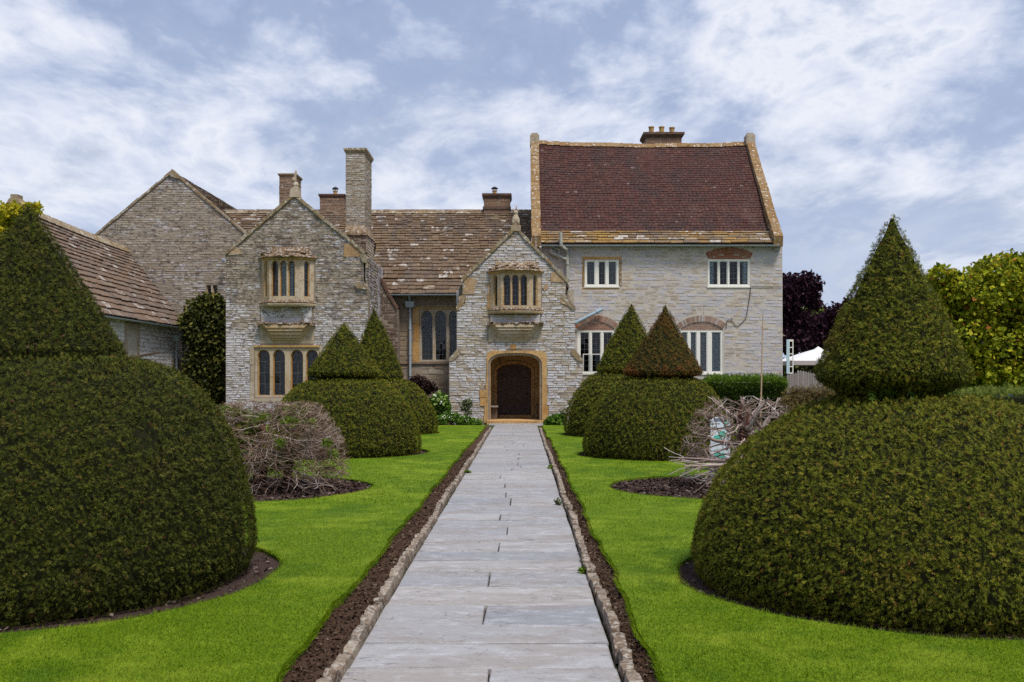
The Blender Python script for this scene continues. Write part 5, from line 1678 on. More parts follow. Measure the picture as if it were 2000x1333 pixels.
# wider base with lichened weathering
bx0, bx1 = Xc(676), Xc(716.5)
mb = MB(); mb.box(bx0, bx1, 38.44, 40.5, 0, Zc(461)); cbase = mb.build('chimney_base', 'dark_mortar', hall)
stone_wall(front(38.44), rect(bx0, bx1, Zc(560), Zc(461)), [], 'stained_stone', (.09, .13), (.2, .4), cbase, hall, 40, (.002, .02), None, 44)
stone_wall(eastface(bx1), rect(38.46, 40.4, 0, Zc(461)), [], 'chimney_stone', (.09, .13), (.2, .45), cbase, hall, 0, (.002, .02), None, 45)
mb = MB()
zt, zb2 = Zc(441), Zc(460.5)
mb.hexa([(bx0 - .04, 38.38, zb2), (bx1 + .05, 38.38, zb2), (bx1 + .05, 40.52, zb2), (bx0 - .04, 40.52, zb2), (Xc(676), YC - .01, zt), (Xc(712.5) + .01, YC - .01, zt), (Xc(712.5) + .01, 40.35, zt), (Xc(676), 40.35, zt)])
mb.build('weathering', 'ledge', cbase)
for k in range(9):
    mb = MB(); u = bx0 + (bx1 - bx0) * k / 9; mb.box(u + .01, u + .085, 38.36 + rd.random() * .04, 38.55, zb2 + rd.uniform(-.03, .02), zb2 + rd.uniform(.04, .12)); mb.build('weathering_stone', 'ledge', cbase)
# ridge chimneys
def pots(ch, spots, r, h, mat, cowl=False):
    for (x, y, z, hh) in spots:
        mb = MB(); mb.lathe((x, y, z), [(r * 1.1, 0), (r * 1.02, .04), (r * .92, .08), (r * .98, hh * .8), (r * 1.15, hh * .86), (r * 1.15, hh), (r * .9, hh), (r * .85, hh * .7)], 14)
        p = mb.build('chimney_pot', mat, ch, smooth=False)
        if cowl:
            mb = MB(); mb.lathe((x, y, z + hh + .10), [(r * 1.55, -.02), (r * 1.6, 0), (r * .9, .06), (.01, .09)], 14)
            for t in range(4):
                a = t * math.pi / 2 + .4
                mb.tube([(x + r * math.cos(a), y + r * math.sin(a), z + hh - .01), (x + r * math.cos(a), y + r * math.sin(a), z + hh + .1)], .012, 5)
            mb.build('cowl', 'iron', p)
Y4 = 44.1
q = lambda p: fx(p, Y4); qz = lambda p: fz(p, Y4)
mid_ch = stack(hall, q(946), q(996), Y4 - .55, Y4 + .55, qz(425), qz(383), .22, 'brown_stone', 'old_dark', 47, (.28, .30), (.5, .8), .07)
mb = MB(); mb.box(q(946) - .05, q(996) + .05, Y4 - .60, Y4 + .60, qz(413), qz(408)); mb.build('string_course', 'old_dark', mid_ch)
mb = MB(); mb.lathe((q(966), Y4, qz(383.2)), [(.26, 0), (.2, .05), (.12, .09)], 12); mb.build('flaunching', 'old_dark', mid_ch)
pots(mid_ch, [(q(966), Y4, qz(381.5), .20)], .10, .2, 'clay_pot', True)
left_ch = stack(hall, q(630), q(676), Y4 - .55, Y4 + .55, qz(425), qz(384), .16, 'brown_stone', 'old_dark', 49, (.12, .18), (.25, .45), .06)
mb = MB(); mb.lathe((q(655), Y4, qz(384.2)), [(.3, 0), (.22, .05), (.12, .08)], 12); mb.build('flaunching', 'old_dark', left_ch)
pots(left_ch, [(q(655), Y4, qz(382), .20)], .095, .2, 'clay_pot', True)
for xx in (641, 668):
    mb = MB(); mb.lathe((q(xx), Y4 - .1, qz(384.2)), [(.12, 0), (.11, .06), (.07, .07)], 10); mb.build('chimney_pot', 'clay_pot', left_ch)
Y6 = 46.2
stack(hall, fx(545.5, Y6), fx(577, Y6), Y6, Y6 + 1.15, fz(430, Y6), fz(339.5, Y6), .12, 'brown_stone', 'coping', 51, (.09, .14), (.2, .4), .06)

# ============ tall gabled range behind, far left
rng_ = thing('gabled_range', 'broad plain stone gable of the oldest range, behind the chapel roof', 'house wing', (fx(337, 42), 42, 0), 'wings of the manor house')
YG = 42.0
FG = front(YG)
Ug = lambda p: fx(p, YG); Zg = lambda p: fz(p, YG)
GO = pp([(186, 830), (186, 461), (337, 337), (480, 457), (480, 830)], YG)
wl = [(Ug(404.5), Ug(411)), (Ug(416.5), Ug(423))]
gwin = rect(Ug(402), Ug(425.5), Zg(579), Zg(556))
mb = MB(); panel(mb, FG, GO, [rect(Ug(403), Ug(424.5), Zg(578), Zg(557))], 0, -.5)
gwall = mb.build('wall', 'dark_mortar', rng_)
stone_wall(FG, GO, [gwin], 'range_stone', (.07, .12), (.16, .46), gwall, rng_, 280, (.0, .014), lambda u, z: z > 3.5 and (u > Ug(250) or z > 7.3) and u < Ug(455), 17)
stone_window(rng_, FG, gwin, wl, Zg(576), Zg(561), Zg(558.5), (1, 3), ('pale', 'buff'), -.01, .24, 35, None, .8, None, .010, 6, 2)
coping(FG, Ug(184), Zg(463), Ug(336), Zg(337.5), .02, .07, 12, 'coping', rng_, .06, -.3, 7)
coping(FG, Ug(482), Zg(459), Ug(338), Zg(337.5), .02, .07, 12, 'coping', rng_, .06, -.3, 8)
mb = MB(); panel(mb, FG, pp([(331, 342), (337, 331), (345, 338), (351, 350), (337, 347)], YG), [], .09, -.25); mb.build('apex_stone', 'coping', rng_)
for sgn in (-1, 1):
    xe, ze = (Ug(184), Zg(462)) if sgn < 0 else (Ug(485), Zg(462))
    mb = MB()
    q_ = [(TGX, YG + .25, TGZ - .02), (xe, YG + .25, ze - .02), (xe, 54, ze - .02), (TGX, 54, TGZ - .02)]
    mb.add(q_ + [(a, b, c - .15) for a, b, c in q_], [(0, 1, 2, 3), (7, 6, 5, 4), (0, 4, 5, 1), (1, 5, 6, 2), (2, 6, 7, 3), (3, 7, 4, 0)])
    rf = mb.build('roof', 'old_dark', rng_)
    if sgn > 0:
        slate_roof([(xe, ze), (TGX, TGZ)], lambda h, z: [(YG + .28, 52.0)], [.22] * 40, (.25, .45), .03, 'hall_slate', rf, rng_, 'y', 60, None, 9, .02)
mb = MB(); mb.box(Ug(186), Ug(478), YG + .5, 54, 0, Zg(463)); mb.build('rear_block', 'range_stone', rng_)
# small security light at the corner with the bay
mb = MB(); mb.box(fx(434, 41.6), fx(441, 41.6), 41.5, 41.7, fz(512, 41.6), fz(506, 41.6)); lf = mb.build('security_light', 'sign_white', rng_)
mb = MB(); mb.box(fx(434.5, 41.6), fx(440.5, 41.6), 41.46, 41.497, fz(511.3, 41.6), fz(507, 41.6)); mb.build('lamp_glass', 'sign_grey', lf)

# ============ chapel, running towards the camera on the left
chap = thing('chapel', 'low chapel with brown stone slate roof and whitewashed wall, beside the left yew', 'chapel', (-15.8, 37, 0), 'wings of the manor house')
XE = fx(369, 41.9)
ZE = fz(641, 41.9)
XRd, ZRd0 = fx(245, 41.9), fz(487, 41.9)
YA, YZ = 32.7, 41.93
FC = eastface(XE - .30)
cw = rect(YA + .452, YZ, 0, ZE + .1)
def cy(px): return (XE - .30) * F_PX / (px - VPX)
def czz(px, py): return EYE - (py - HY) * cy(px) / F_PX
dz0, dz1 = cy(243), cy(271)
niche = rect(dz0, dz1, 1.2, czz(257, 632))
pa0, pa1 = cy(331), cy(357)
parch = arch(pa0, pa1, 0, 1.6, czz(344, 694), 12, 1.5, 1.4)
mb = MB(); panel(mb, FC, cw, [], 0, -.4); cwall = mb.build('wall', 'mortar', chap)
stone_wall(FC, cw, [niche, parch], 'chapel_stone', (.13, .19), (.3, .6), cwall, chap, 130, (.0, .010), lambda u, z: u > cy(200) and z > 1.0, 18)
# blocked window in a stone frame
mb = MB(); panel(mb, FC, niche, [rect(dz0 + .16, dz1 - .16, 1.0, niche[2][1] - .22)], .05, -.1); nw = mb.build('blocked_window', 'pale', chap)
mb = MB(); panel(mb, FC, rect(dz0 + .16, dz1 - .16, 1.2, niche[2][1] - .22), [], -.04, -.12); mb.build('infill_panel', 'bay_stone', nw)
mb = MB(); panel(mb, FC, parch, [arch(pa0 + .16, pa1 - .16, 0, 1.6, czz(344, 694) - .2, 12, 1.5, 1.4)], .03, -.1); nw = mb.build('pointed_arch', 'pale', chap)
mb = MB(); panel(mb, FC, arch(pa0 + .17, pa1 - .17, 0, 1.6, czz(344, 694) - .21, 12, 1.5, 1.4), [arch(pa0 + .34, pa1 - .34, 0, 1.5, czz(344, 694) - .45, 12, 1.5, 1.4)], -.03, -.1); mb.build('inner_order', 'pale', nw)
mb = MB(); panel(mb, FC, arch(pa0 + .35, pa1 - .35, 0, 1.5, czz(344, 694) - .46, 12, 1.5, 1.4), [], -.10, -.15); mb.build('infill_panel', 'bay_stone', nw)
# near gable wall and rear side
xw = 2 * XRd - XE
mb = MB(); panel(mb, front(YA), [(xw + .3, 0), (XE - .295, 0), (XE - .295, ZE), (XRd, ZRd0 + .25), (xw + .3, ZE)], [], 0, -.45); mb.build('gable_wall', 'range_stone', chap)
mb = MB(); mb.box(xw + .3, xw + .7, YA + .46, YZ, 0, ZE); mb.build('rear_wall', 'range_stone', chap)
def csag(y, t): return (.26 * t) * max(0.0, (YZ - y) / (YZ - YA)) - .05 * math.sin(math.pi * (YZ - y) / (YZ - YA)) * t
mb = MB()
q_ = [(XE + .02, YA, ZE), (XE + .02, YZ, ZE), (XRd, YZ, ZRd0 - .03), (XRd, YA, ZRd0 + .22), (xw, YZ, ZE), (xw, YA, ZE)]
mb.add([(a, b, c - .06) for a, b, c in q_], [(0, 1, 2, 3), (3, 2, 4, 5)])
crf = mb.build('roof', 'old_dark', chap)
slate_roof([(XE + .06, ZE), (XE - .5, ZE + .60), (XRd, ZRd0)], lambda h, z: [(YA + .02, YZ - .02)], [.34, .32, .30, .29, .28, .27, .26, .25, .24, .23, .22, .21, .20] + [.19] * 20, (.30, .60), .035, 'chapel_slate', crf, chap, 'y', 300, lambda u, s: u > 33.5, 10, .0, jit=.02, sag=csag)
yq = YA
while yq < YZ - .05:
    L = min(rd.uniform(.4, .6), YZ - yq)
    z0 = ZRd0 + csag(yq + L / 2, 1.0)
    mb = MB()
    mb.add([(XRd + .2, yq, z0 - .14), (XRd + .2, yq + L - .01, z0 - .14), (XRd, yq + L - .01, z0 + .14), (XRd, yq, z0 + .14), (XRd - .2, yq + L - .01, z0 - .14), (XRd - .2, yq, z0 - .14)], [(0, 1, 2, 3), (3, 2, 4, 5), (0, 3, 5), (1, 4, 2)])
    mb.build('ridge_stone', 'coping', chap)
    yq += L
# gable finial block seen behind the golden tree
YF = 32.75
xf = fx(28, YF)
mb = MB()
mb.hexa([(xf - .34, YF - .1, fz(408, YF)), (xf + .34, YF - .1, fz(408, YF)), (xf + .34, YF + .4, fz(408, YF)), (xf - .34, YF + .4, fz(408, YF)), (xf - .15, YF - .05, fz(388, YF)), (xf + .15, YF - .05, fz(388, YF)), (xf + .15, YF + .35, fz(388, YF)), (xf - .15, YF + .35, fz(388, YF))])
mb.box(xf - .12, xf + .12, YF - .03, YF + .33, fz(388, YF) + .001, fz(380, YF))
mb.build('gable_block', 'coping', chap)
Fcl = front(YA - .02)
for sgn in (-1, 1):
    coping(front(YA - .01), (XE if sgn > 0 else xw), ZE - .05, XRd, ZRd0 + .26, .02, .10, 10, 'coping', chap, .05, -.4, 12 + sgn)
mb = MB()
n = 7
pr = [(math.cos(math.pi + math.pi * i / n) * .06, math.sin(math.pi + math.pi * i / n) * .06) for i in range(n + 1)]
mb.add([(XE + .10 + a, YA, ZE - .04 + b) for a, b in pr] + [(XE + .10 + a, YZ - .05, ZE - .04 + b) for a, b in pr], [(i, i + 1, n + 2 + i, n + 1 + i) for i in range(n)])
mb.build('gutter', 'lead_pipe', chap)
xg = XE + .06
yd_ = 40.9
xd2 = XE - .20
mb = MB(); mb.tube([(XE + .08, yd_, ZE - .06), (XE + .07, yd_, ZE - .18), (xd2 + .02, yd_, ZE - .36), (xd2 + .02, yd_, 0)], .05, 8); dpp = mb.build('downpipe', 'lead_pipe', chap)
mb = MB(); mb.hexa([(xd2 - .11, yd_ - .14, ZE - .62), (xd2 + .16, yd_ - .14, ZE - .62), (xd2 + .16, yd_ + .14, ZE - .62), (xd2 - .11, yd_ + .14, ZE - .62), (xd2 - .11, yd_ - .2, ZE - .36), (xd2 + .22, yd_ - .2, ZE - .36), (xd2 + .22, yd_ + .2, ZE - .36), (xd2 - .11, yd_ + .2, ZE - .36)]); mb.build('hopper_head', 'lead_pipe', dpp)

# ============ tiled wing on the right
wing = thing('tiled_wing', 'tall right wing with plum red tile roof, brick arched white windows and pale walls', 'house wing', (5.3, 38, 0), 'wings of the manor house')
YW = 38.0
FW = front(YW)
Uw = lambda p: fx(p, YW); Zw = lambda p: fz(p, YW)
WO = pp([(1076, 830), (1076, 676), (1046, 676), (1046, 477), (1528, 477), (1529, 830)], YW)
w1 = rect(Uw(1142), Uw(1209), Zw(560), Zw(507.5))
w2 = rect(Uw(1382.5), Uw(1465), Zw(560), Zw(507))
w3 = rect(Uw(1128), Uw(1200), Zw(730), Zw(646))
w4 = rect(Uw(1330), Uw(1413), Zw(730), Zw(646))
a2 = seg_arch(Uw(1424), Zw(507), Zw(505.5), Uw(1424) - Uw(1383), Zw(495.5) - Zw(505.5))
a3 = seg_arch(Uw(1164), Zw(646), Zw(643), Uw(1164) - Uw(1128), Zw(628) - Zw(643))
a4 = seg_arch(Uw(1371), Zw(646), Zw(643), Uw(1371) - Uw(1330), Zw(628.5) - Zw(643))
def fat(cu, zs, half, rise, th): return seg_arch(cu, zs - .02, zs, half + th * .62, rise + th)
mb = MB(); panel(mb, FW, WO, [w1] + [[(a[0][0], b[0][1]), (a[1][0], b[0][1])] + a[2:] for a, b in ((a2, w2), (a3, w3), (a4, w4))], 0, -.5)
wwall = mb.build('wall', 'mortar', wing)
f2 = [(Uw(1374), Zw(492)), (Uw(1385), Zw(507.2)), (Uw(1463), Zw(507.2)), (Uw(1474), Zw(492)), (Uw(1455), Zw(485)), (Uw(1424), Zw(482)), (Uw(1394), Zw(485))]
f3 = [(Uw(1118), Zw(634)), (Uw(1128), Zw(646)), (Uw(1200), Zw(646)), (Uw(1210), Zw(634)), (Uw(1190), Zw(621)), (Uw(1164), Zw(616)), (Uw(1138), Zw(621))]
f4 = [(Uw(1320), Zw(634)), (Uw(1330), Zw(646)), (Uw(1413), Zw(646)), (Uw(1423), Zw(634)), (Uw(1400), Zw(621)), (Uw(1371), Zw(616)), (Uw(1342), Zw(621))]
och1 = rect(Uw(1137), Uw(1214), Zw(565), Zw(502))
holes = [och1, rect(w2[0][0] - .02, w2[1][0] + .02, w2[0][1] - .06, w2[2][1]), rect(w3[0][0] - .02, w3[1][0] + .02, w3[0][1] - .06, w3[2][1]), rect(w4[0][0] - .02, w4[1][0] + .02, w4[0][1] - .06, w4[2][1]), f2, f3, f4]
stone_wall(FW, WO, holes, 'wing_stone', (.115, .15), (.26, .58), wwall, wing, 280, (.0, .005), lambda u, z: z > 1.6 and u > Uw(1110), 19)
for hole_, bm, cu, zs, half, rise, th, nb, alt in ((a2, 'brick', Uw(1424), Zw(505.5), Uw(1424) - Uw(1383), Zw(495.5) - Zw(505.5), .245, 36, None), (a3, 'pink_brick', Uw(1164), Zw(643), Uw(1164) - Uw(1128), Zw(628) - Zw(643), .24, 30, 'brick'), (a4, 'pink_brick', Uw(1371), Zw(643), Uw(1371) - Uw(1330), Zw(628.5) - Zw(643), .24, 34, 'wing_stone')):
    z0 = hole_[0][1]
    mb = MB(); panel(mb, FW, [(hole_[0][0], z0 + .003), (hole_[1][0], z0 + .003)] + hole_[2:], [], -.035, -.2)
    aw = mb.build('arch_infill', 'mortar', wing)
    voussoirs(FW, cu, zs, half, rise, th, nb, bm, aw, .012, -.1, nb, None, alt)
    # brick courses filling the tympanum
    h = .075
    z = z0 + .008
    while z < hole_[len(hole_) // 2][1]:
        for iv in poly_iv(hole_, z + h * .75):
            u = iv[0] + .03
            while u < iv[1] - .05:
                L = min(.22, iv[1] - .03 - u)
                mb = MB(); fbox(mb, FW, u + .004, u + L - .004, z + .004, z + h - .004, -.022 + rd.uniform(-.004, .004), -.1); mb.build('brick', 'brick' if bm == 'brick' else ('rose_brick' if cu < Uw(1250) else 'pink_brick'), aw)
                u += L
        z += h
# ochre frame round the first window
for q in (rect(Uw(1137), Uw(1141.8), Zw(560), Zw(507.7)), rect(Uw(1209.2), Uw(1214), Zw(560), Zw(507.7)), rect(Uw(1137), Uw(1166), Zw(507.3), Zw(502)), rect(Uw(1166.4), Uw(1214), Zw(507.3), Zw(502)), rect(Uw(1137), Uw(1210), Zw(565), Zw(562.3))):
    mb = MB(); panel(mb, FW, q, [], .012, -.2); mb.build('frame_stone', 'ochre' if q[3][1] - q[0][1] < .3 else 'wing_coping', wing)
P6 = lambda z, x0, s: x0 + z / s
w1l = [(Uw(1040 + a / 6.665), Uw(1040 + b / 6.665)) for a, b in ((712, 805), (866, 944), (995, 1087))]
wood_window(wing, FW, w1[0][0], w1[1][0], w1[0][1], w1[2][1], w1l, (2, 4), 51, [(w1[0][0], w1l[0][1] + .1, 'blind'), (w1l[2][0] - .1, w1[1][0], 'blind')])
w2l = [(Uw(1290 + a / 6.665), Uw(1290 + b / 6.665)) for a, b in ((642, 742), (777, 866), (902, 1003), (1034, 1137))]
wood_window(wing, FW, w2[0][0], w2[1][0], w2[0][1], w2[2][1], w2l, (2, 4), 52, [(w2[0][0], w2l[0][1] - .12, 'curtain'), (w2l[3][0] + .14, w2[1][0], 'curtain')])
w3l = [(Uw(1080 + a / 3.921), Uw(1080 + b / 3.921)) for a, b in ((212, 274), (300, 362), (389, 451))]
wood_window(wing, FW, w3[0][0], w3[1][0], w3[0][1], w3[2][1], w3l, (2, 7), 53)
w4l = [(Uw(a), Uw(b)) for a, b in ((1333, 1342), (1349.5, 1359.5), (1368, 1380), (1391, 1407))]
wood_window(wing, FW, w4[0][0], w4[1][0], w4[0][1], w4[2][1], w4l, (4, 9), 54, [(w4[0][0], w4l[2][1] + .08, 'curtain_white'), (w4l[3][0] - .05, w4[1][0], 'curtain')])
# casement standing open in front of the lower left window
YO = 37.5
u0, u1, z0, z1 = fx(1138.5, YO), fx(1174, YO), fz(728, YO), fz(691.5, YO)
mb = MB(); panel(mb, front(YO), rect(u0, u1, z0, z1), [rect(u0 + .025, (u0 + u1) / 2 - .012, z0 + .03, z1 - .03), rect((u0 + u1) / 2 + .012, u1 - .025, z0 + .03, z1 - .03)], 0, -.03)
oc = mb.build('open_casement', 'white_paint', wing)
for a, b in ((u0 + .025, (u0 + u1) / 2 - .012), ((u0 + u1) / 2 + .012, u1 - .025)):
    pane_obj(front(YO), a, b, z0 + .03, z1 - .03, -.015, oc, rd)
mb = MB(); mb.tube([(u1, YO + .01, z1 - .05), (u1, YW - .05, z1 - .05)], .01, 5); mb.tube([(u1, YO + .01, z0 + .05), (u1, YW - .05, z0 + .05)], .01, 5); mb.build('hinge_bar', 'white_paint', oc)
# roof: tiles above four courses of stone slates
WEY, WEZ = 37.72, EYE + (HY - 476.5) * 37.72 / F_PX
WRY = 42.4
WRZ = EYE + (HY - 282.5) * WRY / F_PX
c1 = (38.85, EYE + (HY - 452) * 38.30 / F_PX + .42)
c1 = (38.32, WEZ + .50)
XL, XRr = fx(1054, 37.9), fx(1522, 37.75)
mb = MB()
mb.add([(XL - .2, WEY, WEZ - .03), (XRr, WEY, WEZ - .03), (XRr, c1[0], c1[1] - .03), (XL - .2, c1[0], c1[1] - .03), (XRr, WRY, WRZ - .03), (XL - .2, WRY, WRZ - .03), (XRr, 47.1, WEZ), (XL - .2, 47.1, WEZ)], [(0, 1, 2, 3), (3, 2, 4, 5), (5, 4, 6, 7)])
wroof = mb.build('roof', 'red_tile', wing)
def wsag(u, t):
    s = (u - XL) / (XRr - XL)
    return (.06 - .10 * math.sin(math.pi * min(1, max(0, s))) - .05 * s) * t + .015 * math.sin(u * 2.1) * t
slate_roof([(WEY, WEZ), c1], lambda h, z: [(XL - .22, XRr)], [.215, .195, .18, .165], (.30, .62), .035, 'wing_slate', wroof, wing, 'x', 140, None, 21, .012, jit=.02)
tl = math.hypot(WRY - c1[0], WRZ - c1[1])
nr = 38
slate_roof([c1, (WRY, WRZ)], lambda h, z: [(XL - .05, XRr)], [tl / nr] * (nr + 2), (.155, .185), .017, 'red_tile', wroof, wing, 'x', 300, None, 22, .008, 'tile', 'roof_tiles', TILE, .012, 1.3, wsag)
u = XL - .05
while u < XRr:
    L = min(rd.uniform(.4, .55), XRr - u)
    z0 = WRZ + wsag(u + L / 2, 1.0) + .05
    mb = MB()
    mb.add([(u, WRY - .19, z0 - .15), (u + L - .01, WRY - .19, z0 - .15), (u + L - .01, WRY, z0 + .06), (u, WRY, z0 + .06), (u + L - .01, WRY + .19, z0 - .15), (u, WRY + .19, z0 - .15)], [(0, 1, 2, 3), (3, 2, 4, 5), (0, 3, 5), (1, 4, 2)])
    mb.build('ridge_stone', 'wing_coping', wing)
    u += L
# parapet copings with kneelers and apex blocks
def raking(x0, x1, name):
    sy0, sz0 = WEY - .10, WEZ + .02
    n = 11
    for i in range(n):
        t0, t1 = i / n + .002, (i + 1) / n - .002
        def at(t): return sy0 + (WRY - sy0) * t, sz0 + .16 + (WRZ + .12 - sz0 - .16) * (t ** 1.04)
        (ya, za), (yb, zb) = at(t0), at(t1)
        j = rd.uniform(-.012, .012)
        mb = MB()
        mb.hexa([(x0 + j, ya, za - .32), (x1 + j, ya, za - .32), (x1 + j, yb + .2, zb - .32), (x0 + j, yb + .2, zb - .32), (x0 + j, ya - .07, za + .10), (x1 + j, ya - .07, za + .10), (x1 + j, yb - .07, zb + .10), (x0 + j, yb - .07, zb + .10)])
        mb.build('coping_stone', 'wing_coping', wing)
    mb = MB(); mb.box(x0 - .02, x1 + .02, WRY - .25, WRY + .25, WRZ - .1, fz(266, WRY)); mb.build('apex_block', 'pale', wing)
    mb = MB(); mb.box(x0 + .04, x1 - .04, WRY - .18, WRY + .18, fz(266, WRY) + .002, fz(262, WRY)); mb.build('apex_block', 'pale', wing)
raking(fx(1038, 37.8), fx(1056, 37.8), 'coping')
raking(fx(1510, 37.75), fx(1527.5, 37.75), 'coping')
for (a, b, nm) in ((1042, 1052, 0), (1508, 1528, 1)):
    mb = MB(); mb.box(fx(a, 37.85), fx(b, 37.85), WEY + .05, 38.4, fz(480, 37.9), fz(469, 37.9)); mb.build('kneeler', 'wing_coping', wing)
# end wall
mb = MB(); panel(mb, Frame((WO[5][0] - .3, 0, 0), (0, 1, 0), (1, 0, 0)), [(YW + .02, 0), (47.0, 0), (47.0, WEZ), (WRY, WRZ - .1), (YW + .02, WEZ)], [], .28, -.1); mb.build('end_wall', 'wing_stone', wing)
mb = MB(); panel(mb, Frame((fx(1040, 38), 0, 0), (0, 1, 0), (-1, 0, 0)), [(YW + .02, 4), (47.0, 4), (47.0, WEZ), (WRY, WRZ - .1), (YW + .02, WEZ)], [], -.05, -.35); mb.build('end_wall', 'wing_stone', wing)
# chimney with pots behind the ridge
Y5 = 43.6
wc = stack(wing, fx(1259, Y5), fx(1327, Y5), Y5 - .5, Y5 + .6, fz(300, Y5), fz(265, Y5), .22, 'brown_stone', 'old_dark', 55, (.3, .32), (.5, .8), .12)
pots(wc, [(fx(1271, Y5), Y5 - .2, fz(264.5, Y5), .32), (fx(1291, Y5), Y5 - .2, fz(264.5, Y5), .32), (fx(1311, Y5), Y5 - .2, fz(264.5, Y5), .29), (fx(1266.5, Y5), Y5 + .3, fz(264.5, Y5), .2), (fx(1286.5, Y5), Y5 + .3, fz(264.5, Y5), .21)], .115, .3, 'clay_pot')
# gutter, pipes, floodlight and cable
gutter(wing, fx(1056, 37.6), fx(1523, 37.6), WEY - .06, fz(479, 37.66), .055, 'lead_pipe')
k_ = lambda a, b, Y=37.85: (fx(a, Y), Y, fz(b, Y))
mb = MB(); mb.tube([(fx(1095, 37.5), 37.55, fz(454, 37.5)), (fx(1096, 37.5), 37.55, fz(476, 37.5)), k_(1097, 482, 37.6), k_(1106, 487, 37.7), k_(1108, 495), k_(1108, 556)], .062, 8)
mb.tube([k_(1073, 489.5), k_(1078, 495), k_(1106, 507)], .075, 8); mb.tube([k_(1092, 499), k_(1092, 488), k_(1075, 482.5)], [.05, .045, .015], 6)
sp_ = mb.build('soil_pipe', 'grey_pipe', wing)
for b in (479, 515, 543):
    mb = MB(); mb.tube([k_(1108 if b > 490 else 1096, b, 37.85 if b > 490 else 37.52), k_(1108 if b > 490 else 1096, b + 2.5, 37.85 if b > 490 else 37.52)], .083, 8); mb.build('collar', 'grey_pipe', sp_)
mb = MB(); mb.tube([k_(1055.5, 482, 37.6), k_(1055.5, 494, 37.8)], .05, 8); mb.build('downpipe', 'grey_pipe', wing)
mb = MB(); mb.tube([k_(1108, 556), k_(1109, 566), k_(1106, 575), k_(1110, 580)], .055, 8); mb.build('pipe_bend', 'blue_pipe', wing)
mb = MB(); mb.tube([k_(1121, 632, 37.8), k_(1177, 604, 37.8)], .062, 10); bp = mb.build('slanting_pipe', 'blue_pipe', wing)
for t in (.04, .78):
    mb = MB(); p0, p1 = Vector(k_(1121, 632, 37.8)), Vector(k_(1177, 604, 37.8)); mb.tube([p0.lerp(p1, t), p0.lerp(p1, t + .06)], .085, 10); mb.build('collar', 'blue_pipe', bp)
mb = MB(); mb.tube([k_(1120, 611), k_(1150, 610)], .028, 6); mb.build('small_pipe', 'lead_pipe', wing)
mb = MB(); mb.hexa([k_(1513, 490), k_(1521, 490), (fx(1521, 37.99), 37.99, fz(490, 37.99)), (fx(1513, 37.99), 37.99, fz(490, 37.99)), k_(1512, 484), k_(1521, 484), (fx(1521, 37.99), 37.99, fz(484, 37.99)), (fx(1512, 37.99), 37.99, fz(484, 37.99))]); mb.build('floodlight', 'flood', wing)
cab = [(1466, 560), (1465, 575), (1461, 600), (1457, 622), (1452, 628), (1446, 634), (1441, 638), (1436, 635), (1430, 628), (1425, 625), (1420, 626), (1419, 634), (1420, 639), (1416, 641)]
mb = MB(); mb.tube([k_(a, b, 37.97) for a, b in cab], .012, 5); mb.build('cable', 'iron', wing)
mb = MB(); mb.tube([k_(1466, 560, 37.97), k_(1476, 560, 37.97), k_(1527, 560.5, 37.97)], .012, 5); mb.build('cable', 'iron', wing)
mb = MB(); mb.tube([k_(1430, 625, 37.97), k_(1429, 620, 37.97)], .01, 5); mb.build('cable_clip', 'iron', wing)

# ------------------------------------------------------------------ clipped yews
def dome_prof(R, H, p=2.2, q=2.1, cut=1.12, n=18, tuck=0.05):
    out = [(R * (1 - tuck), 0.0), (R * (1 - tuck * .35), H * .07)]
    for i in range(2, n + 1):
        t = .14 + .86 * (i - 2) / (n - 2)
        out.append((R * max(0.0, 1 - (t / cut) ** p) ** (1 / q), H * t))
    r0 = out[-1][0]
    out[-1] = (r0 * .99, H * .985)
    out += [(r0 * .90, H * 1.0), (r0 * .5, H * 1.006), (0.02, H * 1.008)]
    return out
def cone_prof(rs_, zs_, rb, zb, zt, bulge=0.04, n=10, tip=.015):
    out = [(rs_, zs_), (rs_ + (rb - rs_) * .55, zs_ + (zb - zs_) * .45), (rb * .97, zb - .03), (rb, zb + .03)]
    for i in range(1, n + 1):
        t = i / n
        r = rb * (1 - t) + bulge * math.sin(math.pi * t)
        out.append((max(tip, r), zb + .03 + (zt - zb - .03) * t))
    return out
YEW_GROUP = 'clipped yews in pairs along the path'
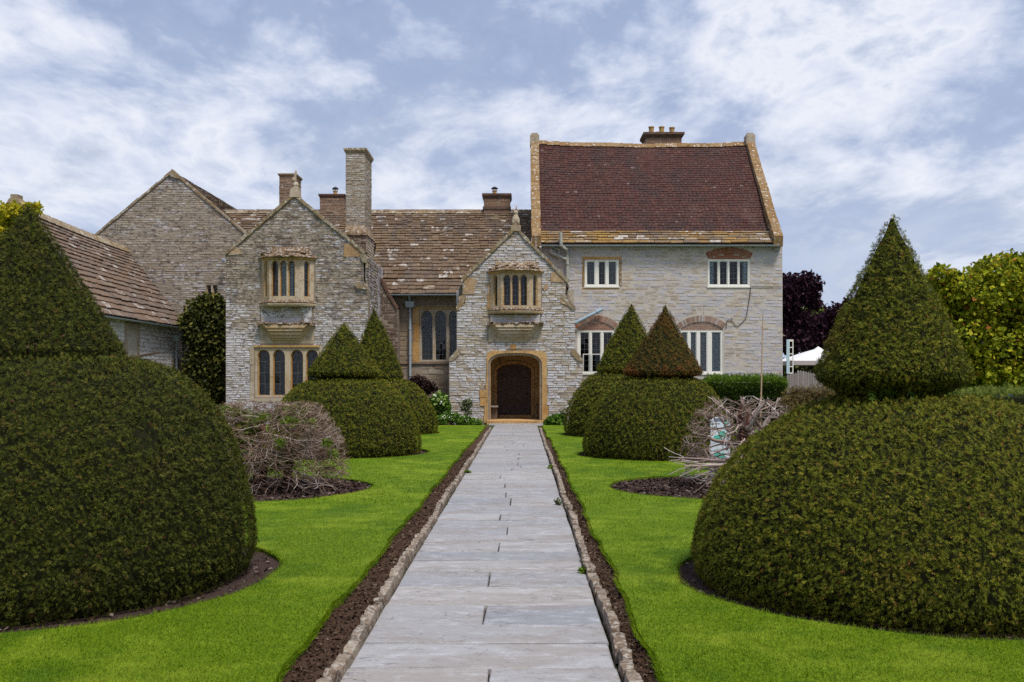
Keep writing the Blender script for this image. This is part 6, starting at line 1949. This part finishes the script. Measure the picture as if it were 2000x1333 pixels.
def topiary(label, cx, cy, R, Htop, capex, cone, dens, size, mats, seed, cone_mat=None, tshift=(0, 0)):
    """cone = (stem r, underside z, base r, base z, apex z); capex = x of the cone's tip"""
    root = thing('yew_topiary', label, 'topiary', (cx, cy, .02), YEW_GROUP)
    clipped_form('dome', root, (cx, cy, .02), dome_prof(R, Htop - .02, *((2.6, 2.2, 1.12) if cx < 0 and cy < 10 else (2.1, 2.0, 1.07) if cy < 10 else (2.2, 2.1, 1.12))), dens, size, mats, seed, tint_shift=tshift[0])
    prof = cone_prof(*cone)
    off = capex - cx if cy < 10 else 0.0
    lean = (capex - cx) / cone[4] if not off else 0.0
    clipped_form('cone', root, (cx + off, cy, 0), prof, dens * 1.05, size, cone_mat or mats, seed + 50, (lean, 0), .03, .30, .008, tshift[1], .34)
    r = random.Random(seed)
    cx += off
    mb = MB()
    for k in range(16):
        t = k / 16 * 6.283 + r.uniform(-.2, .2)
        rr = cone[0] * r.uniform(.2, .9)
        x0, y0 = cx + lean * 1.6 + math.cos(t) * rr * .8, cy + math.sin(t) * rr * .8
        mb.tube([(x0, y0, Htop - .15), (x0 + math.cos(t) * .05, y0 + math.sin(t) * .05, cone[1] + .02), (x0 + math.cos(t) * rr * 1.0, y0 + math.sin(t) * rr * 1.0, cone[3] + .05)], [.022, .018, .010], 5)
    mb.tube([(cx + lean * 1.6, cy, Htop - .2), (cx + lean * 1.6, cy, cone[3] + .2)], [.09, .07], 8)
    mb.build('stem', 'bark', root)
    return root
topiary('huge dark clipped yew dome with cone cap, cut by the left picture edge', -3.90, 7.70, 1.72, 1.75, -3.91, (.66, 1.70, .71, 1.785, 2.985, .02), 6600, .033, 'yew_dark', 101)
topiary('huge clipped yew dome with a tall cone on a visible stem, nearest on the right', 3.05, 7.60, 1.71, 1.45, 2.89, (.17, 1.40, .575, 1.625, 2.88, .015), 7000, .033, 'yew', 201, tshift=(.03, .0))
topiary('clipped yew dome with wide pointed cap in front of the four light window', -3.79, 20.75, 1.62, 1.585, -3.80, (.30, 1.60, .765, 1.725, 2.82, .01), 2700, .048, 'yew', 301, tshift=(-.02, 0))
topiary('clipped yew dome with rust brown tip on its cone, before the lower right window', 2.835, 20.1, 1.57, 1.62, 2.96, (.36, 1.64, .80, 1.74, 3.15, -.02), 2700, .048, 'yew', 401, 'yew_brown', (-.02, 0))
topiary('slimmer steep green yew cone on a dome, half hidden next to the hydrangea bed', -4.17, 28.4, 1.68, 1.56, -4.33, (.55, 1.60, .76, 1.66, 3.68, .06), 1300, .068, 'yew', 501)
topiary('all green clipped yew with steep cone, partly behind the brown tipped one', 2.85, 27.4, 1.66, 1.77, 3.08, (.62, 1.78, .86, 1.86, 3.74, .06), 1300, .068, 'yew', 601, tshift=(.02, .02))

# bits of fresh fern like growth under the near right cone
ft = leaf_mass('fern_growth', [(2.80, 7.25, 1.50, .25, .12, .06), (3.05, 7.3, 1.52, .2, .12, .08)], 240, .09, 'green_leaf', None, 611, .2, FROND, .3)
tag(ft, 'small ferns sprouting on top of the right dome below its cone', 'fern')

# ------------------------------------------------------------------ two dead yews between them
def dead_yew(label, cx, cy, R, H, seed, n_main, thick, trunk, n_twig, flat, sprouts, cut=None):
    root = thing('dead_yew', label, 'dead shrub', (cx, cy, .02), 'dead yews between the clipped ones')
    r = random.Random(seed)
    def inside(q):
        dx, dy, dz = (q.x - cx) / R, (q.y - cy) / R, (q.z - .0) / H
        if q.z < .03: return False
        prof = math.sqrt(max(0, 1 - max(0, dz - .1) ** 2 / 1.25)) if dz < 1.02 else 0
        return math.hypot(dx, dy) < prof and dz < 1.03
    mb = MB()
    for (x, y, rad, h, lx) in trunk:
        mb.tube([(cx + x, cy + y, -.02), (cx + x + lx * .3, cy + y, h * .4), (cx + x + lx, cy + y, h)], [rad * 1.25, rad, rad * .85], 10)
    mb.build('trunk', 'stump', root)
    for k in range(n_main):
        x, y, rad, h, lx = trunk[k % len(trunk)]
        z = r.uniform(.10, .95) * h
        t = r.uniform(0, 6.283)
        el = r.uniform(-.25, .35) + (.7 if seed < 80 else 1.9) * max(0, (z / H - .45))
        p = (cx + x + lx * z / h + math.cos(t) * rad * .7, cy + y + math.sin(t) * rad * .7, z)
        d = (math.cos(t) * math.cos(el), math.sin(t) * math.cos(el), math.sin(el))
        b = MB()
        grow(b, p, d, R * r.uniform(.8, 1.25), thick * r.uniform(.6, 1.3), thick * .2, r, .075, .20, 2, 3, inside, flat, 6, .55)
        if b.v:
            b.build('branch', 'dead_wood', root)
    # fine twigs reaching the old clipped outline
    tw = MB()
    for k in range(n_twig):
        t = r.uniform(0, 6.283)
        if cut and r.random() < cut and math.sin(t) < -.2: 
            continue
        hz = r.random() ** .8
        z = .08 + hz * (H - .12)
        rr = R * math.sqrt(max(0.02, 1 - max(0, z / H - .1) ** 2 / 1.25)) * r.uniform(.62, .92)
        p = Vector((cx + math.cos(t) * rr * .85, cy + math.sin(t) * rr * .85, z))
        el = r.gauss(0.0, .28) + .9 * max(0, z / H - .62)
        tt = t + r.gauss(0, .7)
        d = (math.cos(tt) * math.cos(el), math.sin(tt) * math.cos(el), math.sin(el))
        grow(tw, p, d, r.uniform(.22, .55) * R, r.uniform(.0045, .009) * (thick / .022), .003, r, .06, .24, 1, 2, inside, flat * .8, 4, .5)
    if tw.v:
        tw.build('twigs', 'dead_twig', root, kind='stuff')
    return root
DL = dead_yew('dead brown yew of tangled bare twigs with green shoots, in the left bark bed', -3.62, 14.0, 1.18, 1.27, 71, 34, .017, [(-.15, 0, .09, 1.0, .0), (.2, .1, .06, .8, .1), (-.5, -.1, .06, .8, -.05)], 1150, .45, True)
lobes = [(-3.62 + x, 14.0 + y, z, rx, rx, .07) for x, y, z, rx in ((-.35, -.35, 1.14, .2), (.0, -.5, 1.08, .16), (.4, -.55, 1.02, .16), (.62, -.35, 1.0, .12), (-.55, -.3, 1.17, .1), (.9, -.45, .72, .08), (.95, -.3, .55, .08), (.35, -.85, .75, .09), (-.1, -.6, 1.0, .1), (-.7, -.75, .62, .12), (-.6, -.9, .38, .10), (.3, .2, 1.16, .2))]
leaf_mass('green_shoots', lobes, 4200, .055, 'sprout', DL, 72, .2, FROND, .5, .28)
leaf_mass('live_foliage', [(-4.05, 13.65, .42, .34, .38, .40), (-3.9, 13.6, .9, .28, .3, .24), (-3.5, 13.9, .55, .4, .3, .35)], 6500, .06, 'yew', DL, 73, .35, FROND, .4)
DR = dead_yew('dead grey yew skeleton of thick bare branches round a red brown stump', 3.22, 14.2, .98, 1.33, 81, 50, .033, [(-.03, -.1, .095, 1.24, .02), (.25, .15, .06, .9, .1)], 260, .10, False)
# grey limbs lying low in front
r = random.Random(83)
for k in range(10):
    b = MB()
    z = r.choice((.10, .14, .2, .42, .46, .52))
    x = 2.9 + r.uniform(-.1, .35)
    grow(b, (x, 13.4 + r.uniform(-.1, .5), z), (-1, r.uniform(-.5, .15), r.uniform(-.12, .10)), r.uniform(.45, .72), r.uniform(.012, .028), .006, r, .08, .12, 1, 3, None, .6, 6, .5)
    b.build('branch', 'dead_wood', DR)

# turquoise and white panel standing behind the dead branches
yp = 15.6
tp = thing('display_panel', 'white and turquoise panel half hidden behind the grey dead branches', 'panel', (fx(1408, yp), yp, LZ))
x0, x1 = fx(1388, yp), fx(1426, yp)
mb = MB(); mb.box(x0, x1, yp, yp + .03, fz(897, yp), fz(815, yp)); mb.build('board', 'sign_white', tp)
mb = MB(); mb.box(x0 + .05, x1 - .02, yp - .004, yp - .001, fz(816, yp) - .06, fz(816, yp) - .01); mb.build('grey_band', 'sign_grey', tp)
mb = MB()
for (a, b, c, d) in ((1412, 1424, 838, 822), (1392, 1412, 862, 850), (1402, 1418, 852, 842), (1394, 1416, 893, 884)):
    mb.add([(fx(a, yp), yp - .004, fz(c, yp)), (fx(b, yp), yp - .004, fz(c + 2, yp)), (fx(b - 2, yp), yp - .004, fz(d, yp)), (fx(a + 3, yp), yp - .004, fz(d + 1, yp))], [(0, 1, 2, 3)])
mb.build('turquoise_print', 'teal', tp)
for a in (1391, 1423):
    mb = MB(); mb.box(fx(a, yp) - .02, fx(a, yp) + .02, yp + .031, yp + .07, LZ, fz(820, yp)); mb.build('leg', 'sign_grey', tp)

# ------------------------------------------------------------------ planting against the house
def shrub(name, label, cat, lobes, n, size, mat, seed, group=None, stems=5, tmpl=LEAF, mu=.45, sd=.22, shell=.35, stem_mat='bark', fol='leaves', clump=10, gaps=.3):
    c = np.array(lobes)[:, :3].mean(0)
    z0 = min(l[2] - l[5] for l in lobes)
    root = thing(name, label, cat, (float(c[0]), float(c[1]), 0.0), group)
    leaf_mass(fol, lobes, n, size, mat, root, seed, shell, tmpl, mu, sd, .3, clump, None, 0, gaps)
    r = random.Random(seed)
    mb = MB()
    for k in range(stems):
        l = r.choice(lobes)
        mb.tube([(c[0] + r.uniform(-.1, .1), c[1] + r.uniform(-.1, .1), -.03), ((c[0] + l[0]) / 2 + r.uniform(-.05, .05), (c[1] + l[1]) / 2, max(.05, l[2] * .5)), (l[0], l[1], l[2] + l[5] * .3)], [.02, .014, .006], 5)
    mb.build('stem', stem_mat, root)
    return root
YB2 = 35.0
g = lambda a, b, Y=YB2: (fx(a, Y), Y, fz(b, Y))
k35 = YB2 / F_PX
def lob(a, b, ra, rb, Y=YB2, d=None):
    k = Y / F_PX
    return (fx(a, Y), Y, fz(b, Y), ra * k, d or ra * k * .8, rb * k)
hyd = shrub('hydrangea', 'white flowering leafy hydrangea against the porch wall, left of the door', 'hydrangea', [lob(858, 785, 17, 16), lob(845, 800, 18, 20), lob(868, 800, 12, 22), lob(836, 812, 14, 16)], 5200, .11, 'green_leaf', 700, None, 7)
rr = random.Random(4)
mb = MB()
for (a, b) in ((848, 772), (858, 766), (862, 776), (856, 781), (868, 781), (861, 787), (840, 796), (846, 780), (871, 774), (833, 789), (850, 790), (866, 790)):
    c = Vector(g(a, b, 34.55))
    mb.mat = 1 if (a, b) in ((848, 772), (861, 787), (833, 789)) else 0
    for k in range(8):
        o = Vector((rr.gauss(0, .03), rr.gauss(0, .025), rr.gauss(0, .025)))
        mb.lathe(c + o, [(.004, -.022), (.022, -.008), (.02, .012), (.004, .022)], 6)
mb.build('flower_head', ['petal_green', 'petal'], hyd, kind='stuff')
shrub('white_flower_bed', 'low drift of small white flowers beside the porch, left of the path', 'flowers', [lob(880, 816, 22, 9, 34.2), lob(905, 822, 22, 8, 34.0), lob(925, 826, 16, 6, 33.8), lob(862, 822, 16, 9, 34.0)], 7200, .07, 'green_leaf', 710, None, 4, LEAF, .5, .25, .3)
P = []
rngf = np.random.default_rng(9)
for (a, b, ra, rb) in ((880, 813, 22, 9), (900, 819, 22, 8), (918, 824, 12, 5), (868, 816, 12, 8)):
    for k in range(13):
        P.append((fx(a + rngf.normal() * ra * .5, 33.9), 33.9 - rngf.random() * .35, fz(b - 3 + rngf.normal() * rb * .5, 33.9)))
P = np.array(P)
fo = scatter('small_flowers', P, rngf.normal(size=P.shape), rngf.normal(size=P.shape) + np.array([0, -1, .4]), np.full(len(P), .05), np.zeros(len(P)), 'petal', None, LEAF, 'stuff')
tag(fo, 'tiny white blossoms dotted over the low bed beside the porch', 'flowers')
shrub('dark_shrub', 'dark purple leaved shrub below the hall window', 'shrub', [lob(815, 748, 22, 14, 38.6), lob(800, 760, 18, 14, 38.4), lob(838, 758, 14, 12, 38.4)], 2600, .10, 'dark_leaf', 720, None, 8, LEAF, .45, .25, .2)
shrub('wall_shrub', 'thin olive leaved shrub in front of the porch wall', 'shrub', [lob(907, 792, 9, 10, 35.4), lob(916, 786, 8, 9, 35.4), lob(913, 802, 7, 9, 35.4)], 520, .09, 'olive_leaf', 730, None, 5, LEAF, .5, .25, .1, 'bamboo')
shrub('red_tinged_plant', 'brownish low plant at the foot of the hydrangea', 'plant', [lob(850, 828, 14, 6, 34.1), lob(872, 830, 13, 5, 34.0)], 900, .07, 'brown_leaf', 740, None, 3)
shrub('leafy_plant', 'low fresh green plant right of the porch step', 'plant', [lob(1082, 822, 13, 9, 34.4), lob(1092, 818, 8, 8, 34.6), lob(1072, 826, 8, 6, 34.2)], 2300, .10, 'green_leaf', 750, None, 5)
shrub('leafy_plant', 'dull olive plant against the porch wall beside the green yew', 'plant', [lob(1097, 824, 7, 12, 34.9), lob(1101, 812, 5, 10, 35.2)], 800, .10, 'olive_leaf', 751, None, 4)
# dark climber in the corner between chapel and bay
YK = 40.6
shrub('climber', 'tall dark evergreen climber in the corner between chapel and gabled bay', 'climber', [lob(403, 612, 36, 34, YK, .8), lob(405, 660, 40, 44, YK, .9), lob(402, 720, 40, 52, YK, .9), lob(408, 770, 38, 40, YK, .9), lob(372, 632, 18, 24, YK, .6), lob(425, 640, 18, 50, YK, .8), lob(418, 594, 22, 18, YK, .6)], 21000, .16, 'climber', 760, None, 9, LEAF, .54, .25, .55, 'bark', 'leaves', 9, .45)

# weeds in the path edge
for i, (px_, py_, s, lab) in enumerate(((1092, 978, .075, 'grey green weed tuft growing against the right path edging'), (1074, 908, .06, 'yellow green weed in the right path edging, far along'), (1142, 1112, .045, 'tiny bright weed in the nearer right path edging'), (913, 917, .05, 'small weed at the left path edging'))):
    Yw = EYE * F_PX / (py_ + 8 - HY)
    x = fx(px_, Yw)
    root = thing('weed', lab, 'weed', (x, Yw, 0), 'weeds in the path edging')
    leaf_mass('leaves', [(x, Yw, s * .45, s * .7, s * .8, s * .55)], 120, .035, 'sprout' if i else 'olive_leaf', root, 780 + i, .1, LEAF, .5, .2)
    mb = MB()
    for k in range(5):
        a = k * 1.25
        mb.tube([(x, Yw, -.01), (x + .03 * math.cos(a), Yw + .03 * math.sin(a), s * .7)], [.003, .0015], 4)
    mb.build('stalk', 'sprout' if i else 'olive_leaf', root)

# ------------------------------------------------------------------ right hand side beyond the yews
hd = thing('hedge', 'dark clipped hedge with a fresh green fringe along the right wing', 'hedge', (7.4, 32.4, 0))
def box_hedge(root, x0, x1, y0, y1, zt, n, size, mat, seed, mu_side, mu_top, fringe=0.0):
    rng = np.random.default_rng(seed)
    mb = MB(); mb.box(x0 + .10, x1 - .10, y0 + .07, y1 - .07, 0, zt - .05); mb.build('shade_core', 'yew_twig', root)  # dark core carries the hedge's inner shade in its colour
    a1, a2, a3 = (x1 - x0) * zt, (x1 - x0) * (y1 - y0), (y1 - y0) * zt
    s = rng.choice(4, n, p=np.array([a1, a2, a3, a3]) / (a1 + a2 + 2 * a3))
    u, v = rng.random(n), rng.random(n)
    P = np.zeros((n, 3)); N = np.zeros((n, 3))
    m = s == 0; P[m] = np.stack([x0 + u[m] * (x1 - x0), np.full(m.sum(), y0), v[m] * zt], 1); N[m] = (0, -1, 0)
    m = s == 1; P[m] = np.stack([x0 + u[m] * (x1 - x0), y0 + v[m] * (y1 - y0), np.full(m.sum(), zt)], 1); N[m] = (0, 0, 1)
    m = s == 2; P[m] = np.stack([np.full(m.sum(), x0), y0 + u[m] * (y1 - y0), v[m] * zt], 1); N[m] = (-1, 0, 0)
    m = s == 3; P[m] = np.stack([np.full(m.sum(), x1), y0 + u[m] * (y1 - y0), v[m] * zt], 1); N[m] = (1, 0, 0)
    g = fnoise(P, 14.0, seed)
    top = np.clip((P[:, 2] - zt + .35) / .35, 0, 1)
    P = P + N * (g * .03 + rng.normal(0, .025, n))[:, None]
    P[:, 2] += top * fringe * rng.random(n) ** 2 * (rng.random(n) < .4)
    A = norm(N + rng.normal(0, .6, (n, 3)) + np.array([0, 0, .3]))
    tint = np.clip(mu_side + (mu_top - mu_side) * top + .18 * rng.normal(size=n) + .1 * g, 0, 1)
    scatter('foliage', P, A, norm(N + rng.normal(0, .5, (n, 3))), size * rng.uniform(.6, 1.4, n), tint, mat, root, FROND)
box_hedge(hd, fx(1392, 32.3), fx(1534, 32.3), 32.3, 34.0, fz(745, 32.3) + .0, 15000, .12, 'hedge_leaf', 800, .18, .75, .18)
hd2 = thing('hedge', 'pale green low clipped hedge behind the near right dome', 'hedge', (6.8, 12.3, 0))
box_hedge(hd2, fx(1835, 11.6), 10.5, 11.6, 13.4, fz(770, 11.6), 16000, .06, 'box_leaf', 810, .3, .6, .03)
shrub('faded_shrub', 'faded brown ferny shrub between the dark hedge and the right yew', 'shrub', [lob(1560, 775, 32, 20, 29), lob(1600, 775, 30, 22, 29), lob(1640, 778, 28, 18, 29), lob(1540, 790, 20, 16, 28.8), lob(1690, 785, 40, 18, 29), lob(1590, 800, 60, 16, 28.6)], 9000, .12, 'brown_leaf', 820, None, 9, FROND, .5, .24, .35)
shrub('faded_shrub', 'faded grey green shrub seen right of the near right cone stem', 'shrub', [lob(1850, 768, 26, 14, 22), lob(1880, 775, 18, 10, 22), lob(1830, 785, 40, 14, 22)], 2600, .11, 'olive_leaf', 821, None, 5, FROND, .5, .24, .3)
yc = 26.0
cane = thing('cane', 'single thin upright bamboo cane in front of the pale right wing', 'cane', (fx(1486, yc), yc, 0))
mb = MB(); mb.tube([(fx(1484.5, yc), yc, -.05), (fx(1487, yc), yc, 1.4), (fx(1490, yc), yc, fz(614, yc))], [.022, .02, .013], 7); mb.build('bamboo_pole', 'bamboo', cane)
for py_ in (640, 672, 705, 735, 770):
    mb = MB(); zz = fz(py_, yc); xx = fx(1487 + (720 - py_) * .022, yc); mb.tube([(xx, yc, zz), (xx, yc, zz + .025)], .024, 7); mb.build('node_ring', 'bamboo', cane)

# corner window with open casement on the end of the wing
YO2 = 39.2
cwn = thing('corner_bay_window', 'narrow pale blue bay window with an open white casement on the end wall of the right wing', 'bay window', (10.4, 39.6, 0), None)
X0 = WO[5][0] + .0
xa, xb = X0 + .02, X0 + .30
zA, zB = fz(729, YO2), fz(657, YO2)
mb = MB(); mb.box(xa, xb, YO2, YO2 + 1.8, .0, zA - .003); mb.build('plinth', 'wing_stone', cwn)
mb = MB(); panel(mb, front(YO2), rect(xa, xb, zA, zB), [rect(xa + .05, xb - .06, zA + .06, zB - .06)], 0, -.06); mb.box(xb - .08, xb, YO2 + .061, YO2 + 1.8, zA, zB); mb.box(xa, xb - .081, YO2 + .062, YO2 + 1.8, zA, zA + .05); mb.build('frame', 'pale_blue', cwn)
pane_obj(front(YO2), xa + .05, xb - .06, zA + .06, zB - .06, -.03, cwn, rd)
mb = MB(); mb.hexa([(xa - .01, YO2 - .12, zB + .002), (xb + .12, YO2 - .12, zB + .002), (xb + .12, YO2 + 1.9, zB + .002), (xa - .01, YO2 + 1.9, zB + .002), (xa - .01, YO2 + .3, zB + .30), (xa + .05, YO2 + .3, zB + .30), (xa + .05, YO2 + 1.7, zB + .30), (xa - .01, YO2 + 1.7, zB + .30)]); mb.build('roof', 'hall_slate', cwn)
xo0, xo1 = fx(1540.5, 39.1), fx(1549, 39.1)
mb = MB(); panel(mb, front(39.05), rect(xo0 - .10, xo1, zA - .03, zB - .14), [rect(xo0 + .02, xo1 - .035, zA + .02 + i * (zB - zA - .2) / 5, zA - .02 + (i + 1) * (zB - zA - .2) / 5) for i in range(5)], 0, -.035); oc2 = mb.build('casement', 'white_paint', cwn)
mb = MB(); mb.box(xo0 - .10, xo0 + .0, 39.04, 39.048, zA - .03, zB - .14); mb.build('casement_edge', 'pale_blue', oc2)

# parasol over a terrace
yps = 46.0
par = thing('parasol', 'large white square parasol behind the right end of the house', 'parasol', (fx(1598, yps), yps, 0))
xc = fx(1598, yps)
za, ze = fz(677, yps), fz(706, yps)
hw = 1.62
mb = MB()
nseg = 4
vs, fs = [], []
for i in range(nseg + 1):
    t = i / nseg
    w_ = .10 + (hw - .10) * t
    z = za - .12 - (za - .12 - ze) * t ** 1.12
    for sx, sy in ((-1, -1), (1, -1), (1, 1), (-1, 1)):
        vs.append((xc + sx * w_, yps + sy * w_, z))
for i in range(nseg):
    for j in range(4):
        fs.append((4 * i + j, 4 * i + (j + 1) % 4, 4 * i + 4 + (j + 1) % 4, 4 * i + 4 + j))
mb.add(vs, fs); can = mb.build('canopy', 'canvas', par)
mb = MB(); mb.add([(xc + a * .16, yps + b * .16, za - .13) for a, b in ((-1, -1), (1, -1), (1, 1), (-1, 1))] + [(xc, yps, za)], [(0, 1, 4), (1, 2, 4), (2, 3, 4), (3, 0, 4)]); mb.build('vent_cap', 'canvas', can)
mb = MB()
for (a, b), (c, d) in zip(((-1, -1), (1, -1), (1, 1), (-1, 1)), ((1, -1), (1, 1), (-1, 1), (-1, -1))):
    mb.add([(xc + a * hw, yps + b * hw, ze), (xc + c * hw, yps + d * hw, ze), (xc + c * hw, yps + d * hw, ze - .20), (xc + a * hw, yps + b * hw, ze - .20)], [(0, 1, 2, 3)])
mb.build('valance', 'valance', can)
mb = MB(); mb.tube([(xc, yps, 0), (xc, yps, za - .05)], .035, 8); mb.build('pole', 'bench_wood', par)
for sx, sy in ((-1, -1), (1, -1), (1, 1), (-1, 1)):
    mb = MB(); mb.tube([(xc, yps, za - .2), (xc + sx * hw * .98, yps + sy * hw * .98, ze - .02)], .014, 5); mb.build('rib', 'bench_wood', par)
mb = MB(); mb.box(xc - .35, xc + .35, yps - .35, yps + .35, 0, .08); mb.build('base', 'iron', par)

# picket fence of weathered boards
yf = 37.0
fe = thing('picket_fence', 'weathered grey close boarded fence beside the right end of the house', 'fence', (fx(1575, yf), yf, 0))
for i in range(15):
    a = fx(1537 + i * 5.0, yf)
    zt = fz(731 - 3.0 * math.sin(i * .42) - (5 if i > 3 else 0), yf)
    mb = MB()
    wv = .088
    mb.add([(a, yf, 0), (a + wv, yf, 0), (a + wv, yf, zt - .05), (a + wv / 2, yf, zt), (a, yf, zt - .05)] + [(a, yf + .02, 0), (a + wv, yf + .02, 0), (a + wv, yf + .02, zt - .05), (a + wv / 2, yf + .02, zt), (a, yf + .02, zt - .05)], [(0, 1, 2, 3, 4), (9, 8, 7, 6, 5), (0, 5, 6, 1), (1, 6, 7, 2), (2, 7, 8, 3), (3, 8, 9, 4), (4, 9, 5, 0)])
    mb.build('board', 'fence_wood', fe)
for zz in (.5, 1.5):
    mb = MB(); mb.box(fx(1537, yf), fx(1612, yf), yf + .022, yf + .06, zz, zz + .08); mb.build('rail', 'fence_wood', fe)

def tree(name, label, cat, base, trunk_h, trunk_r, lobes, n, size, mat, seed, group=None, shell=.35, mu=.45, sd=.22, clump=9, gaps=.45, bark='bark'):
    root = thing(name, label, cat, (base[0], base[1], 0), group)
    r = random.Random(seed)
    mb = MB()
    top = Vector((base[0] + r.uniform(-.2, .2), base[1], trunk_h))
    mb.tube([(base[0], base[1], -.1), (base[0] + r.uniform(-.1, .1), base[1], trunk_h * .5), top], [trunk_r * 1.3, trunk_r, trunk_r * .75], 9)
    for l in lobes:
        c = Vector(l[:3])
        m_ = top.lerp(c, .5) + Vector((r.uniform(-.3, .3), r.uniform(-.3, .3), r.uniform(0, .3)))
        mb.tube([top - Vector((0, 0, .2)), m_, c], [trunk_r * .5, trunk_r * .3, trunk_r * .12], 6)
        for k in range(5):
            d = Vector((r.gauss(0, 1), r.gauss(0, 1), r.gauss(.2, .8))).normalized()
            mb.tube([m_.lerp(c, r.random()), c + Vector((d.x * l[3], d.y * l[4], d.z * l[5])) * .85], [trunk_r * .14, trunk_r * .04], 5)
    mb.build('trunk', bark, root)
    leaf_mass('crown', lobes, n, size, mat, root, seed, shell, LEAF, mu, sd, .3, clump, None, 0, gaps)
    return root
Yt = 58.0
tree('copper_beech', 'dark purple leaved tree rising behind the right end of the house', 'tree', (fx(1545, Yt), Yt), 2.6, .22,
     [lob(1540, 570, 42, 34, Yt), lob(1575, 560, 30, 26, Yt), lob(1520, 590, 40, 44, Yt), lob(1560, 625, 30, 18, Yt), lob(1545, 665, 42, 26, Yt), lob(1588, 590, 16, 16, Yt), lob(1530, 630, 20, 50, Yt)], 15000, .24, 'purple', 900, 'purple leaved trees', .25, .45, .22, 12, .5)
tree('copper_beech', 'broader dark purple tree above the white parasol, next to the right yew', 'tree', (fx(1640, Yt + 3), Yt + 3), 2.2, .22,
     [lob(1640, 625, 40, 32, Yt + 3), lob(1600, 640, 26, 26, Yt + 3), lob(1670, 610, 34, 30, Yt + 3), lob(1590, 670, 34, 22, Yt + 3), lob(1650, 670, 50, 30, Yt + 3), lob(1720, 640, 60, 50, Yt + 3)], 16000, .24, 'purple', 910, 'purple leaved trees', .25, .45, .22, 12, .5)
tree('background_tree', 'pale green tree glimpsed between the two purple trees', 'tree', (fx(1590, 85), 85), 3, .25, [lob(1585, 610, 32, 16, 85), lob(1565, 625, 30, 18, 85), lob(1610, 630, 30, 20, 85), lob(1600, 660, 50, 40, 85)], 5200, .30, 'box_leaf', 920, None, .3, .5, .2)
# lime trees trained into a leafy screen on the right
Yl = 17.0
tree('lime_tree', 'bright yellow green lime screen at the right picture edge, behind the near cone', 'tree', (8.9, 17.6), 2.0, .12,
     [lob(1960, 560, 72, 62, Yl, .9), lob(1905, 590, 66, 58, Yl, .9), lob(1866, 580, 44, 46, Yl, .8), lob(1900, 680, 80, 72, Yl, .9), lob(1985, 680, 70, 84, Yl, .9), lob(1850, 660, 50, 70, Yl, .8), lob(1925, 730, 90, 34, Yl, .9), lob(1840, 720, 40, 40, Yl, .8), lob(2040, 560, 60, 70, Yl, .9), lob(2060, 680, 70, 80, Yl, .9), lob(1985, 528, 30, 30, Yl, .6), lob(1838, 540, 22, 16, Yl, .5)], 44000, .085, 'lime', 930, None, .55, .50, .24, 7, .42)
Yg = 27.0
tree('golden_tree', 'golden yellow leaved tree behind the left yew cone, before the chapel gable', 'tree', (fx(-10, Yg), Yg), 2.4, .14,
     [lob(10, 425, 36, 26, Yg, .8), lob(-30, 430, 50, 40, Yg, .9), lob(38, 415, 16, 16, Yg, .5), lob(0, 470, 50, 50, Yg, .9), lob(-50, 520, 80, 80, Yg, 1.0), lob(66, 408, 12, 9, Yg, .35), lob(52, 416, 13, 13, Yg, .35), lob(76, 411, 8, 5, Yg, .2)], 13000, .12, 'golden', 940, None, .45, .52, .24, 8, .4)
ts = thing('blue_sheet', 'small blue sheet glimpsed beneath the lime screen at the right edge', 'sheet', (fx(1975, 24), 24, 0))
mb = MB()
rngs = np.random.default_rng(3)
xs = np.linspace(fx(1958, 24), fx(1992, 24), 8)
vs, fs = [], []
for j, (yy, zz) in enumerate(((23.8, 0.0), (23.85, fz(768, 24)), (24.0, fz(759, 24)), (24.3, fz(760, 24)), (24.5, 0))):
    for i, x in enumerate(xs):
        vs.append((float(x), yy + float(rngs.normal() * .04), zz + float(rngs.normal() * .04 if zz > 0 else 0)))
for j in range(4):
    for i in range(7):
        fs.append((j * 8 + i, j * 8 + i + 1, j * 8 + i + 9, j * 8 + i + 8))
mb.add(vs, fs); mb.build('draped_sheet', 'tarp', ts)
# shrubbery closing the view behind fence and lime screen
shrub('background_shrub', 'dark shrubbery under the purple trees behind the fence and parasol', 'shrub', [lob(1545, 725, 30, 26, 52, 1), lob(1590, 730, 36, 26, 52, 1), lob(1640, 720, 40, 34, 52, 1), lob(1700, 725, 60, 40, 52, 1)], 7000, .26, 'climber', 850, None, 8, LEAF, .35, .2, .3)
shrub('background_shrub', 'dull green shrubbery under the lime screen at the right edge', 'shrub', [lob(1900, 770, 60, 26, 27, 1), lob(1990, 765, 60, 26, 27, 1), lob(1820, 765, 60, 26, 27, 1), lob(2060, 770, 60, 26, 27, 1)], 6000, .16, 'hedge_leaf', 851, None, 8, LEAF, .35, .2, .3)
